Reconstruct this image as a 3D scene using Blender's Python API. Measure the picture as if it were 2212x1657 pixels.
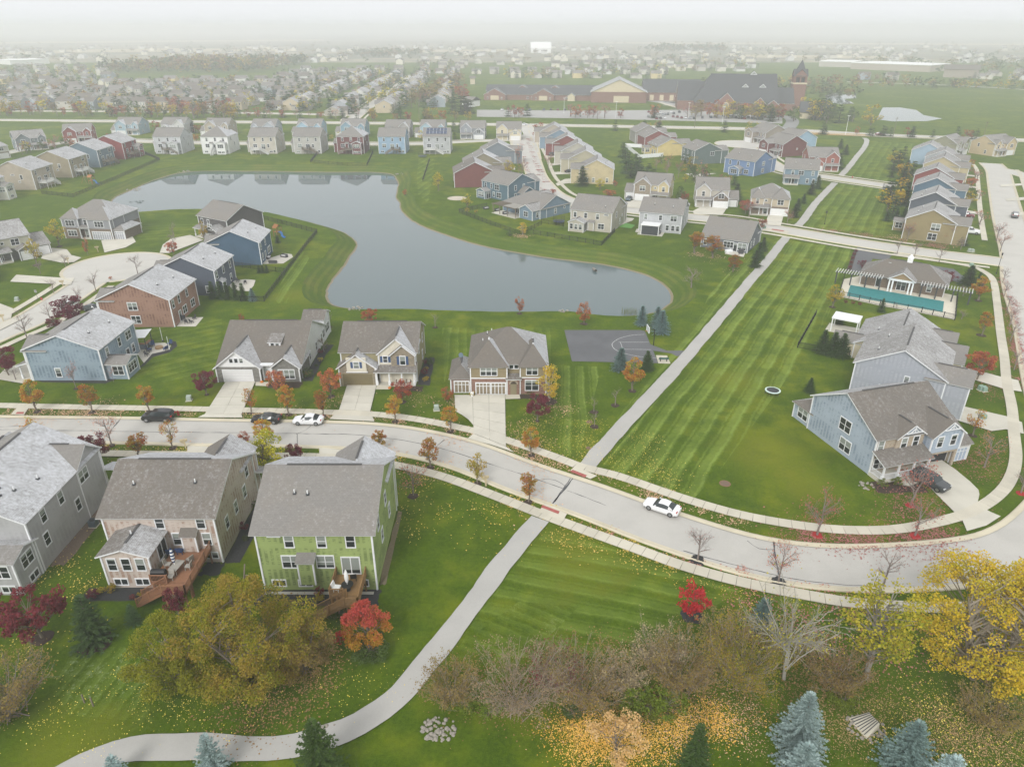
import bpy, math, random
import numpy as np
from math import radians as rad
from mathutils import Matrix, Vector
sc = bpy.context.scene
for o in list(bpy.data.objects):
 bpy.data.objects.remove(o)
COL = sc.collection
# ------------------------------------------------------------------ camera
CAM_H, PITCH = 54.0, math.atan((828.5 - 59) / 1534.4)
cam = bpy.data.cameras.new('camera')
cam.sensor_width = 36.0
cam.lens = 36.0 * 1534.4 / 2212
cam.clip_end = 20000
cam_o = bpy.data.objects.new('camera', cam)
cam_o.location = (0, 0, CAM_H)
cam_o.rotation_euler = (math.pi / 2 - PITCH, 0, 0)
COL.objects.link(cam_o)
sc.camera = cam_o
# ------------------------------------------------------------------ sky, sun, exposure
SUN_EL, SUN_AZ = 38.0, 200.0            # degrees; azimuth clockwise from +Y
world = bpy.data.worlds.new('World')
sc.world = world
world.use_nodes = True
wn = world.node_tree
wn.nodes.clear()
sky = wn.nodes.new('ShaderNodeTexSky')
sky.sky_type = 'NISHITA'
sky.sun_disc = False
sky.sun_elevation = rad(SUN_EL)
sky.sun_rotation = rad(SUN_AZ)
sky.dust_density = 6.0
sky.air_density = 1.5
hsv = wn.nodes.new('ShaderNodeHueSaturation')
hsv.inputs['Saturation'].default_value = 0.12
mixw = wn.nodes.new('ShaderNodeMix')
mixw.data_type = 'RGBA'
mixw.inputs['Factor'].default_value = 0.8      # the cloud layer over the blue sky
mixw.inputs['B'].default_value = (7.25, 7.38, 7.6, 1)
bg = wn.nodes.new('ShaderNodeBackground')
bg.inputs['Strength'].default_value = 0.096
wo = wn.nodes.new('ShaderNodeOutputWorld')
wn.links.new(sky.outputs[0], hsv.inputs['Color'])
wn.links.new(hsv.outputs[0], mixw.inputs['A'])
wn.links.new(mixw.outputs['Result'], bg.inputs['Color'])
wn.links.new(bg.outputs[0], wo.inputs['Surface'])
sun = bpy.data.lights.new('sun', 'SUN')
sun.energy = 1.5
sun.angle = rad(22)
sun.color = (1.0, 0.98, 0.95)
sun_o = bpy.data.objects.new('sun', sun)
sd = Vector((math.sin(rad(SUN_AZ)) * math.cos(rad(SUN_EL)), math.cos(rad(SUN_AZ)) * math.cos(rad(SUN_EL)), math.sin(rad(SUN_EL))))
sun_o.rotation_euler = sd.to_track_quat('Z', 'Y').to_euler()
COL.objects.link(sun_o)
sc.view_settings.view_transform = 'Standard'
sc.view_settings.look = 'None'
sc.view_settings.gamma = 1.0
sc.view_settings.exposure = 0.72
sc.render.engine = 'CYCLES'
sc.cycles.use_denoising = True
sc.cycles.max_bounces = 6
sc.cycles.diffuse_bounces = 3
sc.cycles.glossy_bounces = 3
sc.cycles.transmission_bounces = 3
sc.cycles.volume_bounces = 2
sc.cycles.transparent_max_bounces = 6
sc.cycles.caustics_reflective = False
sc.cycles.caustics_refractive = False
sc.render.film_transparent = False
# ------------------------------------------------------------------ survey: sight line of the drone -> ground metres
_S, _C = math.sin(PITCH), math.cos(PITCH)
def G(x, y, z=0.0):
 u, v = (x - 1106) / 1534.4, (y - 828.5) / 1534.4
 t = (CAM_H - z) / (_S + v * _C)
 return (u * t, t * (_C - v * _S))
# ------------------------------------------------------------------ object helpers
def tag(o, label=None, cat=None, group=None, kind=None):
 if label: o['label'] = label
 if cat: o['category'] = cat
 if group: o['group'] = group
 if kind: o['kind'] = kind
 return o
def empty(name, loc=(0, 0, 0), rz=0.0, parent=None):
 o = bpy.data.objects.new(name, None)
 o.location = loc
 o.rotation_euler = (0, 0, rz)
 o.empty_display_size = 0.5
 o.parent = parent
 COL.objects.link(o)
 return o
def put(name, me, parent=None, loc=(0, 0, 0), rz=0.0, scale=None, rot=None):
 o = bpy.data.objects.new(name, me)
 o.location = loc
 o.rotation_euler = rot if rot else (0, 0, rz)
 if scale is not None:
  o.scale = (scale, scale, scale) if not hasattr(scale, '__len__') else scale
 o.parent = parent
 COL.objects.link(o)
 return o
class MB:
 """collects faces; build() makes one mesh object. uv is in metres on every face"""
 def __init__(s):
  s.v, s.f, s.m, s.uv, s.mats, s.sm = [], [], [], [], [], []
 def mi(s, mat):
  if mat not in s.mats:
   s.mats.append(mat)
  return s.mats.index(mat)
 def face(s, pts, mat, uv=None, smooth=False):
  n = len(s.v)
  s.v.extend([tuple(p) for p in pts])
  s.f.append(tuple(range(n, n + len(pts))))
  s.m.append(s.mi(mat))
  s.sm.append(smooth)
  if uv is None:
   a, b, c = Vector(pts[0]), Vector(pts[1]), Vector(pts[2])
   nn = (b - a).cross(c - a)
   if nn.length < 1e-9 and len(pts) > 3:
    nn = (c - a).cross(Vector(pts[3]) - a)
   nn = nn.normalized() if nn.length > 1e-12 else Vector((0, 0, 1))
   h = Vector((0, 0, 1)).cross(nn)
   h = h.normalized() if h.length > 1e-4 else Vector((1, 0, 0))
   k = nn.cross(h)
   uv = [(Vector(p).dot(h), Vector(p).dot(k)) for p in pts]
  s.uv.extend(uv)
 def box(s, x0, x1, y0, y1, z0, z1, mat, bottom=True):
  p = [(x0, y0, z0), (x1, y0, z0), (x1, y1, z0), (x0, y1, z0), (x0, y0, z1), (x1, y0, z1), (x1, y1, z1), (x0, y1, z1)]
  for q in ((0, 1, 5, 4), (1, 2, 6, 5), (2, 3, 7, 6), (3, 0, 4, 7), (4, 5, 6, 7)) + (((3, 2, 1, 0),) if bottom else ()):
   s.face([p[i] for i in q], mat)
 def hexa(s, bot, top, mat, mtop=None):
  n = len(bot)
  for i in range(n):
   j = (i + 1) % n
   s.face([bot[i], bot[j], top[j], top[i]], mat)
  s.face(top, mtop or mat)
  s.face(bot[::-1], mat)
 def beam(s, a, b, w, h, mat):
  a, b = Vector(a), Vector(b)
  d = (b - a).normalized()
  r = d.cross(Vector((0, 0, 1)))
  r = r.normalized() if r.length > 1e-3 else Vector((1, 0, 0))
  u = r.cross(d)
  c = [r * w / 2 + u * h / 2, -r * w / 2 + u * h / 2, -r * w / 2 - u * h / 2, r * w / 2 - u * h / 2]
  s.hexa([a + q for q in c], [b + q for q in c], mat)
 def tube(s, pts, rads, mat, n=6, cap=True, smooth=True):
  rings = []
  for i, p in enumerate(pts):
   p = Vector(p)
   q = Vector(pts[min(i + 1, len(pts) - 1)]) - Vector(pts[max(i - 1, 0)])
   q = q.normalized() if q.length > 1e-9 else Vector((0, 0, 1))
   r = q.cross(Vector((0.31, 0.95, 0.05)))
   if r.length < 1e-3: r = q.cross(Vector((1, 0, 0)))
   r.normalize()
   t = q.cross(r)
   rings.append([p + (r * math.cos(6.2832 * k / n) + t * math.sin(6.2832 * k / n)) * rads[i] for k in range(n)])
  for a, b in zip(rings, rings[1:]):
   for k in range(n):
    s.face([a[k], a[(k + 1) % n], b[(k + 1) % n], b[k]], mat, smooth=smooth)
  if cap:
   s.face(rings[-1], mat)
   s.face(rings[0][::-1], mat)
 def disc(s, c, r, mat, n=16, z=None, ry=None):
  s.face([(c[0] + r * math.cos(6.2832 * k / n), c[1] + (ry or r) * math.sin(6.2832 * k / n), c[2]) for k in range(n)], mat)
 def mesh(s, name, smooth=False):
  me = bpy.data.meshes.new(name)
  me.from_pydata(s.v, [], s.f)
  for m in s.mats:
   me.materials.append(m)
  me.polygons.foreach_set('material_index', s.m)
  me.polygons.foreach_set('use_smooth', s.sm if not smooth else [True] * len(s.f))
  ul = me.uv_layers.new(name='UVMap')
  ul.data.foreach_set('uv', np.array(s.uv, dtype=np.float32).ravel())
  me.update()
  return me
 def build(s, name, parent=None, loc=(0, 0, 0), rz=0.0):
  return put(name, s.mesh(name), parent, loc, rz)
def np_mesh(name, v, quads, mats, midx=None):
 me = bpy.data.meshes.new(name)
 n, q = len(v), len(quads)
 k = quads.shape[1]
 me.vertices.add(n)
 me.vertices.foreach_set('co', v.astype(np.float32).ravel())
 me.loops.add(q * k)
 me.loops.foreach_set('vertex_index', quads.astype(np.int32).ravel())
 me.polygons.add(q)
 me.polygons.foreach_set('loop_start', np.arange(0, q * k, k, dtype=np.int32))
 for m in mats:
  me.materials.append(m)
 if midx is not None:
  me.polygons.foreach_set('material_index', midx.astype(np.int32))
 me.update(calc_edges=True)
 return me
# ------------------------------------------------------------------ materials
class NT:
 def __init__(s, name):
  s.mat = bpy.data.materials.new(name)
  s.mat.use_nodes = True
  s.t = s.mat.node_tree
  s.t.nodes.clear()
  s.out = s.t.nodes.new('ShaderNodeOutputMaterial')
 def n(s, typ, **kw):
  nd = s.t.nodes.new('ShaderNode' + typ)
  for k, v in kw.items():
   if hasattr(nd, k) and k not in ('Color',):
    setattr(nd, k, v)
   else:
    s.set(nd.inputs[k], v)
  return nd
 def set(s, inp, v):
  if isinstance(v, bpy.types.NodeSocket):
   s.t.links.new(v, inp)
  elif isinstance(v, (tuple, list)) and len(v) == 3 and inp.type == 'RGBA':
   inp.default_value = (*v, 1)
  else:
   inp.default_value = v
 def math(s, op, a, b=0.0, c=0.0, clamp=False):
  nd = s.t.nodes.new('ShaderNodeMath')
  nd.operation = op
  nd.use_clamp = clamp
  for i, x in enumerate((a, b, c)):
   s.set(nd.inputs[i], x)
  return nd.outputs[0]
 def mix(s, f, a, b, blend='MIX'):
  nd = s.t.nodes.new('ShaderNodeMix')
  nd.data_type = 'RGBA'
  nd.blend_type = blend
  nd.clamp_factor = True
  s.set(nd.inputs[0], f)
  s.set(nd.inputs[6], a)
  s.set(nd.inputs[7], b)
  return nd.outputs[2]
 def noise(s, vec, scale, detail=3, rough=0.55):
  nd = s.t.nodes.new('ShaderNodeTexNoise')
  if vec is not None: s.set(nd.inputs['Vector'], vec)
  nd.inputs['Scale'].default_value = scale
  nd.inputs['Detail'].default_value = detail
  nd.inputs['Roughness'].default_value = rough
  return nd.outputs['Fac']
 def smooth(s, x, a, b):
  nd = s.t.nodes.new('ShaderNodeMapRange')
  nd.interpolation_type = 'SMOOTHSTEP'
  s.set(nd.inputs[0], x)
  nd.inputs[1].default_value = a
  nd.inputs[2].default_value = b
  return nd.outputs[0]
 def pos(s):
  return s.t.nodes.new('ShaderNodeNewGeometry').outputs['Position']
 def objv(s):
  return s.t.nodes.new('ShaderNodeTexCoord').outputs['Object']
 def uv(s):
  return s.t.nodes.new('ShaderNodeTexCoord').outputs['UV']
 def xyz(s, v):
  nd = s.t.nodes.new('ShaderNodeSeparateXYZ')
  s.set(nd.inputs[0], v)
  return nd.outputs
 def comb(s, x, y, z=0.0):
  nd = s.t.nodes.new('ShaderNodeCombineXYZ')
  for i, q in enumerate((x, y, z)): s.set(nd.inputs[i], q)
  return nd.outputs[0]
 def bump(s, h, strength=0.3, dist=0.02):
  nd = s.t.nodes.new('ShaderNodeBump')
  nd.inputs['Strength'].default_value = strength
  nd.inputs['Distance'].default_value = dist
  s.set(nd.inputs['Height'], h)
  return nd.outputs[0]
 def bsdf(s, col, rough=0.8, normal=None, metal=0.0, spec=0.3, **kw):
  nd = s.t.nodes.new('ShaderNodeBsdfPrincipled')
  s.set(nd.inputs['Base Color'], col)
  s.set(nd.inputs['Roughness'], rough)
  nd.inputs['Metallic'].default_value = metal
  nd.inputs['Specular IOR Level'].default_value = spec
  if normal is not None: s.set(nd.inputs['Normal'], normal)
  for k, v in kw.items(): s.set(nd.inputs[k], v)
  s.t.links.new(nd.outputs[0], s.out.inputs['Surface'])
  return s.mat
_mc = {}
def cached(fn):
 def w(*a, **k):
  key = (fn.__name__, a, tuple(sorted(k.items())))
  if key not in _mc: _mc[key] = fn(*a, **k)
  return _mc[key]
 return w
def lin(r, g, b):
 """sRGB 0-255 -> linear"""
 return tuple(((c / 255 + 0.055) / 1.055) ** 2.4 if c > 10 else c / 255 / 12.92 for c in (r, g, b))
@cached
def paint(col, rough=0.6, vary=0.12, metal=0.0, spec=0.3):
 m = NT('paint')
 f = m.noise(m.objv(), 1.7, 4)
 c = m.mix(m.math('MULTIPLY', m.smooth(f, 0.35, 0.7), vary * 2.2), col, tuple(x * 0.55 for x in col))
 return m.bsdf(c, rough, metal=metal, spec=spec)
@cached
def siding(col, ghost=0.0, gcol=None):
 """lap siding with the damp stud pattern that shows on the cold walls"""
 m = NT('lap_siding')
 uv = m.uv()
 x = m.xyz(uv)
 lap = m.math('FRACT', m.math('DIVIDE', x[1], 0.18))
 line = m.smooth(lap, 0.0, 0.16)
 big = m.noise(uv, 0.35, 3)
 c = m.mix(m.smooth(big, 0.3, 0.75), col, tuple(v * 0.86 for v in col))
 if ghost:
  stud = m.math('FRACT', m.math('DIVIDE', m.math('ADD', x[0], 50.0), 0.61))
  s1 = m.math('MULTIPLY', m.smooth(stud, 0.06, 0.16), m.math('SUBTRACT', 1.0, m.smooth(stud, 0.6, 0.7)))
  band = m.math('FRACT', m.math('DIVIDE', m.math('ADD', x[1], 5.3), 2.85))
  s2 = m.math('MULTIPLY', m.smooth(band, 0.05, 0.09), m.math('SUBTRACT', 1.0, m.smooth(band, 0.82, 0.86)))
  edge = m.noise(m.comb(m.math('MULTIPLY', x[0], 1.0), m.math('MULTIPLY', x[1], 5.0)), 1.3, 4, 0.7)
  msk = m.math('MULTIPLY', m.math('MULTIPLY', s1, s2), m.smooth(m.math('ADD', edge, m.math('MULTIPLY', big, 0.9)), 0.86, 1.06))
  c = m.mix(m.math('MULTIPLY', msk, ghost), c, gcol or tuple(v * 0.6 for v in col))
 c = m.mix(m.math('MULTIPLY', m.math('SUBTRACT', 1.0, line), 0.45), c, tuple(v * 0.35 for v in col))
 return m.bsdf(c, 0.7, m.bump(lap, 0.5, 0.03))
@cached
def shingles(col, frost=0.6):
 """asphalt shingles; frost lies on the slopes turned away from the sun, in the courses and in patches"""
 m = NT('roof_shingles')
 uv = m.uv()
 br = m.n('TexBrick', Vector=uv)
 br.offset = 0.5
 br.inputs['Color1'].default_value = (0.45, 0.45, 0.45, 1)
 br.inputs['Color2'].default_value = (0.75, 0.75, 0.75, 1)
 br.inputs['Mortar'].default_value = (0.25, 0.25, 0.25, 1)
 br.inputs['Scale'].default_value = 1.0
 br.inputs['Brick Width'].default_value = 0.33
 br.inputs['Row Height'].default_value = 0.2
 br.inputs['Mortar Size'].default_value = 0.015
 tone = br.outputs['Color']
 fine = m.noise(uv, 4.0, 4, 0.7)
 big = m.noise(uv, 0.22, 3)
 t = m.math('ADD', m.math('MULTIPLY', tone, 0.55), m.math('MULTIPLY', fine, 0.45))
 c = m.mix(t, tuple(v * 0.6 for v in col), tuple(min(1, v * 1.35) for v in col))
 warm = tuple((col[0] * 1.06, col[1] * 0.99, col[2] * 0.90))
 c = m.mix(m.math('MULTIPLY', m.smooth(big, 0.42, 0.62), 0.3), c, warm)
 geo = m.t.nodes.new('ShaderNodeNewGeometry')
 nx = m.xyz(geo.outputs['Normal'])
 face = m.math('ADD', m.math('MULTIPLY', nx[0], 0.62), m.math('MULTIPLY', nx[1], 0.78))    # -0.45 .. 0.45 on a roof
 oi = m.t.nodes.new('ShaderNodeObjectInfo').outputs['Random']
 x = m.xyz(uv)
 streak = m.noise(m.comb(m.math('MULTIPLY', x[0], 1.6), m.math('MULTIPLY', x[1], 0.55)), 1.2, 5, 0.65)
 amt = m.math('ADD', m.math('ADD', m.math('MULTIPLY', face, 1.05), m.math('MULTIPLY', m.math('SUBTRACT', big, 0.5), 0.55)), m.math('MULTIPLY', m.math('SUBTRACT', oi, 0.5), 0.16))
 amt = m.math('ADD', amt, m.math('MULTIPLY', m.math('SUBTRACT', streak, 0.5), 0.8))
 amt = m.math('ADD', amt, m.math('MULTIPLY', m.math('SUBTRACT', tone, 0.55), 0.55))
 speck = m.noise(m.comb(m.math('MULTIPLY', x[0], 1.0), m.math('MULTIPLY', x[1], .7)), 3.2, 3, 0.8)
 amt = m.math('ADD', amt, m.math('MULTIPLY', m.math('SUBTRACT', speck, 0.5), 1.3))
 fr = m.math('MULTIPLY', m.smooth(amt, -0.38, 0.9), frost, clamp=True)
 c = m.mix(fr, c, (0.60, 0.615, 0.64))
 return m.bsdf(c, 0.85, m.bump(tone, 0.5, 0.03), spec=0.2)
@cached
def masonry(c1, c2, mortar, w=0.24, h=0.08):
 m = NT('masonry')
 uv = m.uv()
 br = m.n('TexBrick', Vector=uv)
 for k, v in (('Color1', c1), ('Color2', c2), ('Mortar', mortar)):
  br.inputs[k].default_value = (*v, 1)
 br.inputs['Scale'].default_value = 1.0
 br.inputs['Brick Width'].default_value = w
 br.inputs['Row Height'].default_value = h
 br.inputs['Mortar Size'].default_value = h * 0.09
 f = m.noise(uv, 2.3, 5, 0.7)
 c = m.mix(m.math('MULTIPLY', m.smooth(f, 0.35, 0.7), 0.5), br.outputs['Color'], tuple(v * 0.5 for v in c1))
 return m.bsdf(c, 0.85, m.bump(br.outputs['Fac'], -0.4, 0.02))
@cached
def glass(dark=(0.02, 0.025, 0.026)):
 """window glass with a blind drawn down to a different height in every window"""
 m = NT('window_glass')
 x = m.xyz(m.uv())
 oi = m.t.nodes.new('ShaderNodeObjectInfo').outputs['Random']
 cut = m.math('ADD', m.math('MULTIPLY', oi, 1.25), 0.12)
 bl = m.smooth(m.math('SUBTRACT', x[1], cut), 0.0, 0.02)
 bl = m.math('MULTIPLY', bl, 0.75)
 c = m.mix(bl, dark, (0.30, 0.33, 0.30))
 return m.bsdf(c, 0.06, spec=0.5)
@cached
def leaf(c1, c2, c3=None, transl=0.35, big=0.5, rise=False):
 m = NT('leaves')
 geo = m.t.nodes.new('ShaderNodeNewGeometry')
 rnd = geo.outputs['Random Per Island']
 oi = m.t.nodes.new('ShaderNodeObjectInfo').outputs['Random']
 nz = m.noise(m.objv(), big, 2)
 f = m.math('ADD', m.math('MULTIPLY', rnd, 0.7), m.math('MULTIPLY', m.math('SUBTRACT', nz, 0.35), 1.0), clamp=True)
 c = m.mix(f, c1, c2)
 if c3:
  f3 = m.smooth(m.math('ADD', m.math('MULTIPLY', nz, 1.3), m.math('MULTIPLY', rnd, 0.35)), 0.68, 1.0)
  if rise:                                         # the top of the crown has turned first
   f3 = m.smooth(m.math('ADD', m.math('MULTIPLY', m.xyz(m.objv())[2], .3), m.math('MULTIPLY', m.math('ADD', nz, rnd), .35)), 1.05, 1.75)
  c = m.mix(f3, c, c3)
 v = m.math('ADD', 1.05, m.math('MULTIPLY', oi, 0.45))
 h = m.n('HueSaturation', Color=c)
 m.set(h.inputs['Value'], v)
 m.set(h.inputs['Hue'], m.math('ADD', 0.488, m.math('MULTIPLY', oi, 0.024)))
 d = m.n('BsdfDiffuse', Color=h.outputs[0])
 t = m.n('BsdfTranslucent', Color=h.outputs[0])
 mx = m.n('MixShader')
 mx.inputs[0].default_value = transl
 m.t.links.new(d.outputs[0], mx.inputs[1])
 m.t.links.new(t.outputs[0], mx.inputs[2])
 m.t.links.new(mx.outputs[0], m.out.inputs['Surface'])
 return m.mat
DRY_SPOTS = [(*G(1655, 985), 8.0), (*G(1740, 1045), 6.5), (*G(1580, 820), 7.0), (*G(1250, 1210), 9.0), (*G(150, 1620), 7.0), (*G(640, 640), 10.0)]
@cached
def grass(ang=None, period=4.2, amount=0.5, tint=0.0, frost=0.0):
 """turf; ang = direction of the mower's passes (degrees from +X)"""
 m = NT('turf')
 p = m.pos()
 x = m.xyz(p)
 big = m.noise(p, 0.035, 4, 0.6)
 mid = m.noise(p, 0.22, 4, 0.6)
 fine = m.noise(p, 2.4, 5, 0.75)
 vf = m.noise(p, 9.0, 3, 0.8)
 dk, lt, yl, ol = (0.036, 0.070, 0.002), (0.094, 0.148, 0.005), (0.215, 0.220, 0.010), (0.165, 0.145, 0.018)
 c = m.mix(m.smooth(m.math('ADD', m.math('ADD', m.math('MULTIPLY', fine, 0.45), m.math('MULTIPLY', vf, 0.3)), m.math('MULTIPLY', mid, .3)), 0.36, 0.72), dk, lt)
 c = m.mix(m.math('MULTIPLY', m.smooth(m.math('ADD', m.math('MULTIPLY', big, 0.6), m.math('MULTIPLY', mid, 0.4)), 0.46, 0.66), 0.42 + tint), c, yl)
 c = m.mix(m.math('MULTIPLY', m.smooth(mid, 0.6, 0.8), 0.30), c, ol)
 for sx, sy, sr in DRY_SPOTS:                          # drier turf
  dd = m.n('VectorMath', operation='DISTANCE')
  m.set(dd.inputs[0], p); dd.inputs[1].default_value = (sx, sy, 0)
  c = m.mix(m.math('MULTIPLY', m.math('SUBTRACT', 1.0, m.smooth(m.math('ADD', dd.outputs['Value'], m.math('MULTIPLY', m.math('SUBTRACT', mid, .5), sr * 2.2)), sr * .1, sr)), 0.36), c, (0.215, 0.215, 0.016))
 if ang is not None:
  a = rad(ang)
  nx, ny = -math.sin(a), math.cos(a)
  wob = m.math('ADD', m.math('MULTIPLY', m.math('SUBTRACT', m.noise(p, 0.06, 2), 0.5), 1.6), m.math('MULTIPLY', m.math('SUBTRACT', m.noise(p, 1.1, 4, .7), 0.5), 0.9))
  s = m.math('ADD', m.math('ADD', m.math('MULTIPLY', x[0], nx), m.math('MULTIPLY', x[1], ny)), wob)
  w = m.math('SINE', m.math('MULTIPLY', s, 6.2832 / period))
  pr = m.math('SINE', m.math('MULTIPLY', s, 6.2832 / (period * 0.5)))
  st = m.math('ADD', m.math('MULTIPLY', m.smooth(w, -0.35, 0.5), .8), m.math('MULTIPLY', m.smooth(pr, 0.6, 1.0), 0.6))
  st = m.math('MULTIPLY', st, m.math('ADD', 0.55, m.smooth(mid, 0.3, 0.75)))
  c = m.mix(m.math('MULTIPLY', st, amount), c, (0.185, 0.255, 0.045))
 if frost:
  f = m.math('MULTIPLY', m.smooth(m.math('ADD', m.math('MULTIPLY', mid, 0.6), m.math('MULTIPLY', fine, 0.5)), 0.58, 0.75), frost)
  c = m.mix(f, c, (0.30, 0.37, 0.27))
 hgt = m.math('ADD', m.math('MULTIPLY', fine, 0.6), m.math('MULTIPLY', vf, 0.6))
 return m.bsdf(c, 0.95, m.bump(hgt, 0.9, 0.12), spec=0.08)
@cached
def asphalt(col, patch=0.25, grain=6.0):
 m = NT('asphalt')
 p = m.pos()
 f = m.noise(p, grain, 6, 0.8)
 b = m.noise(p, 0.16, 5, 0.65)
 c = m.mix(f, tuple(v * 0.86 for v in col), tuple(v * 1.12 for v in col))
 c = m.mix(m.math('MULTIPLY', m.smooth(b, 0.4, 0.7), patch), c, tuple(v * 0.62 for v in col))
 return m.bsdf(c, 0.9, m.bump(f, 0.3, 0.02))
@cached
def concrete(col=(0.50, 0.475, 0.40), vary=0.25):
 m = NT('concrete')
 p = m.pos()
 f = m.noise(p, 3.0, 6, 0.75)
 b = m.noise(p, 0.3, 4)
 oi = m.t.nodes.new('ShaderNodeObjectInfo').outputs['Random']
 c = m.mix(m.math('ADD', m.math('MULTIPLY', f, 0.5), m.math('MULTIPLY', oi, 0.5)), tuple(v * 0.86 for v in col), tuple(v * 1.08 for v in col))
 c = m.mix(m.math('MULTIPLY', m.smooth(b, 0.4, 0.72), vary), c, tuple(v * 0.62 for v in col))
 return m.bsdf(c, 0.9, m.bump(f, 0.2, 0.02))
@cached
def mulch(col=(0.045, 0.03, 0.022)):
 m = NT('mulch')
 f = m.noise(m.pos(), 5.0, 6, 0.8)
 c = m.mix(f, tuple(v * 0.4 for v in col), tuple(v * 1.7 for v in col))
 return m.bsdf(c, 0.95, m.bump(f, 1.0, 0.08))
@cached
def wood(col):
 m = NT('timber')
 f = m.noise(m.objv(), 3.0, 5, 0.7)
 oi = m.t.nodes.new('ShaderNodeObjectInfo').outputs['Random']
 c = m.mix(m.math('ADD', m.math('MULTIPLY', f, 0.7), m.math('MULTIPLY', oi, 0.3)), tuple(v * 0.6 for v in col), tuple(v * 1.3 for v in col))
 return m.bsdf(c, 0.7)
@cached
def bark(col=(0.16, 0.13, 0.10)):
 m = NT('bark')
 f = m.noise(m.objv(), 4.0, 4, 0.7)
 return m.bsdf(m.mix(f, tuple(v * 0.6 for v in col), tuple(v * 1.4 for v in col)), 0.9)
@cached
def water_mat():
 m = NT('pond_water')
 p = m.pos()
 x = m.xyz(p)
 w1 = m.noise(m.comb(m.math('MULTIPLY', x[0], 0.7), m.math('MULTIPLY', x[1], 1.6)), 1.1, 4, 0.6)
 calm = m.smooth(x[1], 200.0, 270.0)
 amp = m.math('ADD', 0.05, m.math('MULTIPLY', m.math('SUBTRACT', 1.0, calm), 0.5))
 nb = m.n('Bump', Distance=0.05)
 m.set(nb.inputs['Strength'], m.math('MULTIPLY', amp, 0.35))
 m.set(nb.inputs['Height'], w1)
 return m.bsdf((0.09, 0.125, 0.13), 0.02, nb.outputs[0], spec=0.5, IOR=1.33)
WHITE = paint((0.74, 0.75, 0.75), 0.5, 0.06)
BLACKM = paint((0.012, 0.012, 0.014), 0.4, 0.05)
DARKG = paint((0.05, 0.055, 0.06), 0.5, 0.1)
GLASS = glass()
# ================================================================== the ground, pond, roads, paths
def catmull(pts, step=1.5, closed=False):
 P = [np.array(p, float) for p in pts]
 n = len(P)
 out = []
 rng_ = range(n if closed else n - 1)
 for i in rng_:
  p0 = P[(i - 1) % n] if closed or i > 0 else 2 * P[0] - P[1]
  p1, p2 = P[i], P[(i + 1) % n]
  p3 = P[(i + 2) % n] if closed or i + 2 < n else 2 * P[-1] - P[-2]
  k = max(1, int(np.linalg.norm(p2 - p1) / step))
  for j in range(k):
   t = j / k
   out.append(0.5 * ((2 * p1) + (-p0 + p2) * t + (2 * p0 - 5 * p1 + 4 * p2 - p3) * t * t + (-p0 + 3 * p1 - 3 * p2 + p3) * t ** 3))
 if not closed:
  out.append(P[-1])
 return np.array(out)
def normals2(c, closed=False):
 d = np.roll(c, -1, 0) - np.roll(c, 1, 0)
 if not closed:
  d[0], d[-1] = c[1] - c[0], c[-1] - c[-2]
 d /= np.linalg.norm(d, axis=1)[:, None] + 1e-9
 return np.stack([-d[:, 1], d[:, 0]], 1)          # to the left of travel
def resample(c, step):
 s = np.concatenate([[0], np.cumsum(np.linalg.norm(np.diff(c, axis=0), axis=1))])
 t = np.arange(0, s[-1], step)
 return np.stack([np.interp(t, s, c[:, 0]), np.interp(t, s, c[:, 1])], 1)
def strip_mesh(name, a, b, z, mat, za=None):
 n = len(a)
 v = np.zeros((2 * n, 3))
 v[:n, :2], v[n:, :2] = a, b
 v[:n, 2], v[n:, 2] = (z if za is None else za), z
 i = np.arange(n - 1)
 q = np.stack([i, i + n, i + n + 1, i + 1], 1)
 return np_mesh(name, v, q, [mat])
def structure(name, me):
 return tag(put(name, me), kind='structure')
def sheet(name, pts, z, mat):
 mb = MB()
 A = sum(p[0] * q[1] - q[0] * p[1] for p, q in zip(pts, pts[1:] + pts[:1]))
 if A < 0: pts = pts[::-1]
 mb.face([(p[0], p[1], z) for p in pts], mat, uv=[(p[0], p[1]) for p in pts])
 return structure(name, mb.mesh(name))
def Gs(pts, z=0.0):
 return [G(x, y, z) for x, y in pts]
# ---- pond
WATER_Z, BANK = -2.2, 5.5
pond_px = [(243,434),(300,405),(350,385),(400,373),(520,371),(700,373),(820,374),(852,383),(859,405),(857,430),(875,465),(905,487),(960,508),(1030,530),(1100,545),(1200,560),(1300,573),(1380,590),(1430,612),(1450,635),(1442,660),(1415,675),(1380,682),(1330,684),(1290,682),(1255,674),(1200,673),(1120,674),(1000,673),(860,670),(760,668),(715,660),(708,640),(720,610),(745,575),(765,545),(770,522),(755,507),(700,490),(640,474),(570,462),(500,459),(415,458),(340,462),(275,463)]
shore = catmull(Gs(pond_px, WATER_Z), 2.0, True)
if sum(p[0] * q[1] - q[0] * p[1] for p, q in zip(shore, np.roll(shore, -1, 0))) < 0:
 shore = shore[::-1].copy()
for _ in range(2):
 shore = (np.roll(shore, 1, 0) + 2 * shore + np.roll(shore, -1, 0)) / 4
rs = np.random.RandomState(3)
wig = np.convolve(np.tile(rs.normal(0, 1.0, len(shore)), 3), np.ones(5) / 5, 'same')[len(shore):2 * len(shore)]
nsh = -normals2(shore, True)                           # outward (ring runs counter-clockwise)
shore = shore + nsh * (wig * 0.5)[:, None]
rim = shore + nsh * BANK
inner = shore - nsh * 1.5
def ring(name, a, za, b, zb, mat, mid=None):
 n = len(a)
 v = np.zeros((2 * n, 3))
 v[:n, :2], v[n:, :2], v[:n, 2], v[n:, 2] = a, b, za, zb
 i = np.arange(n)
 j = (i + 1) % n
 return np_mesh(name, v, np.stack([i, i + n, j + n, j], 1)[:, ::-1], [mat])
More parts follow.
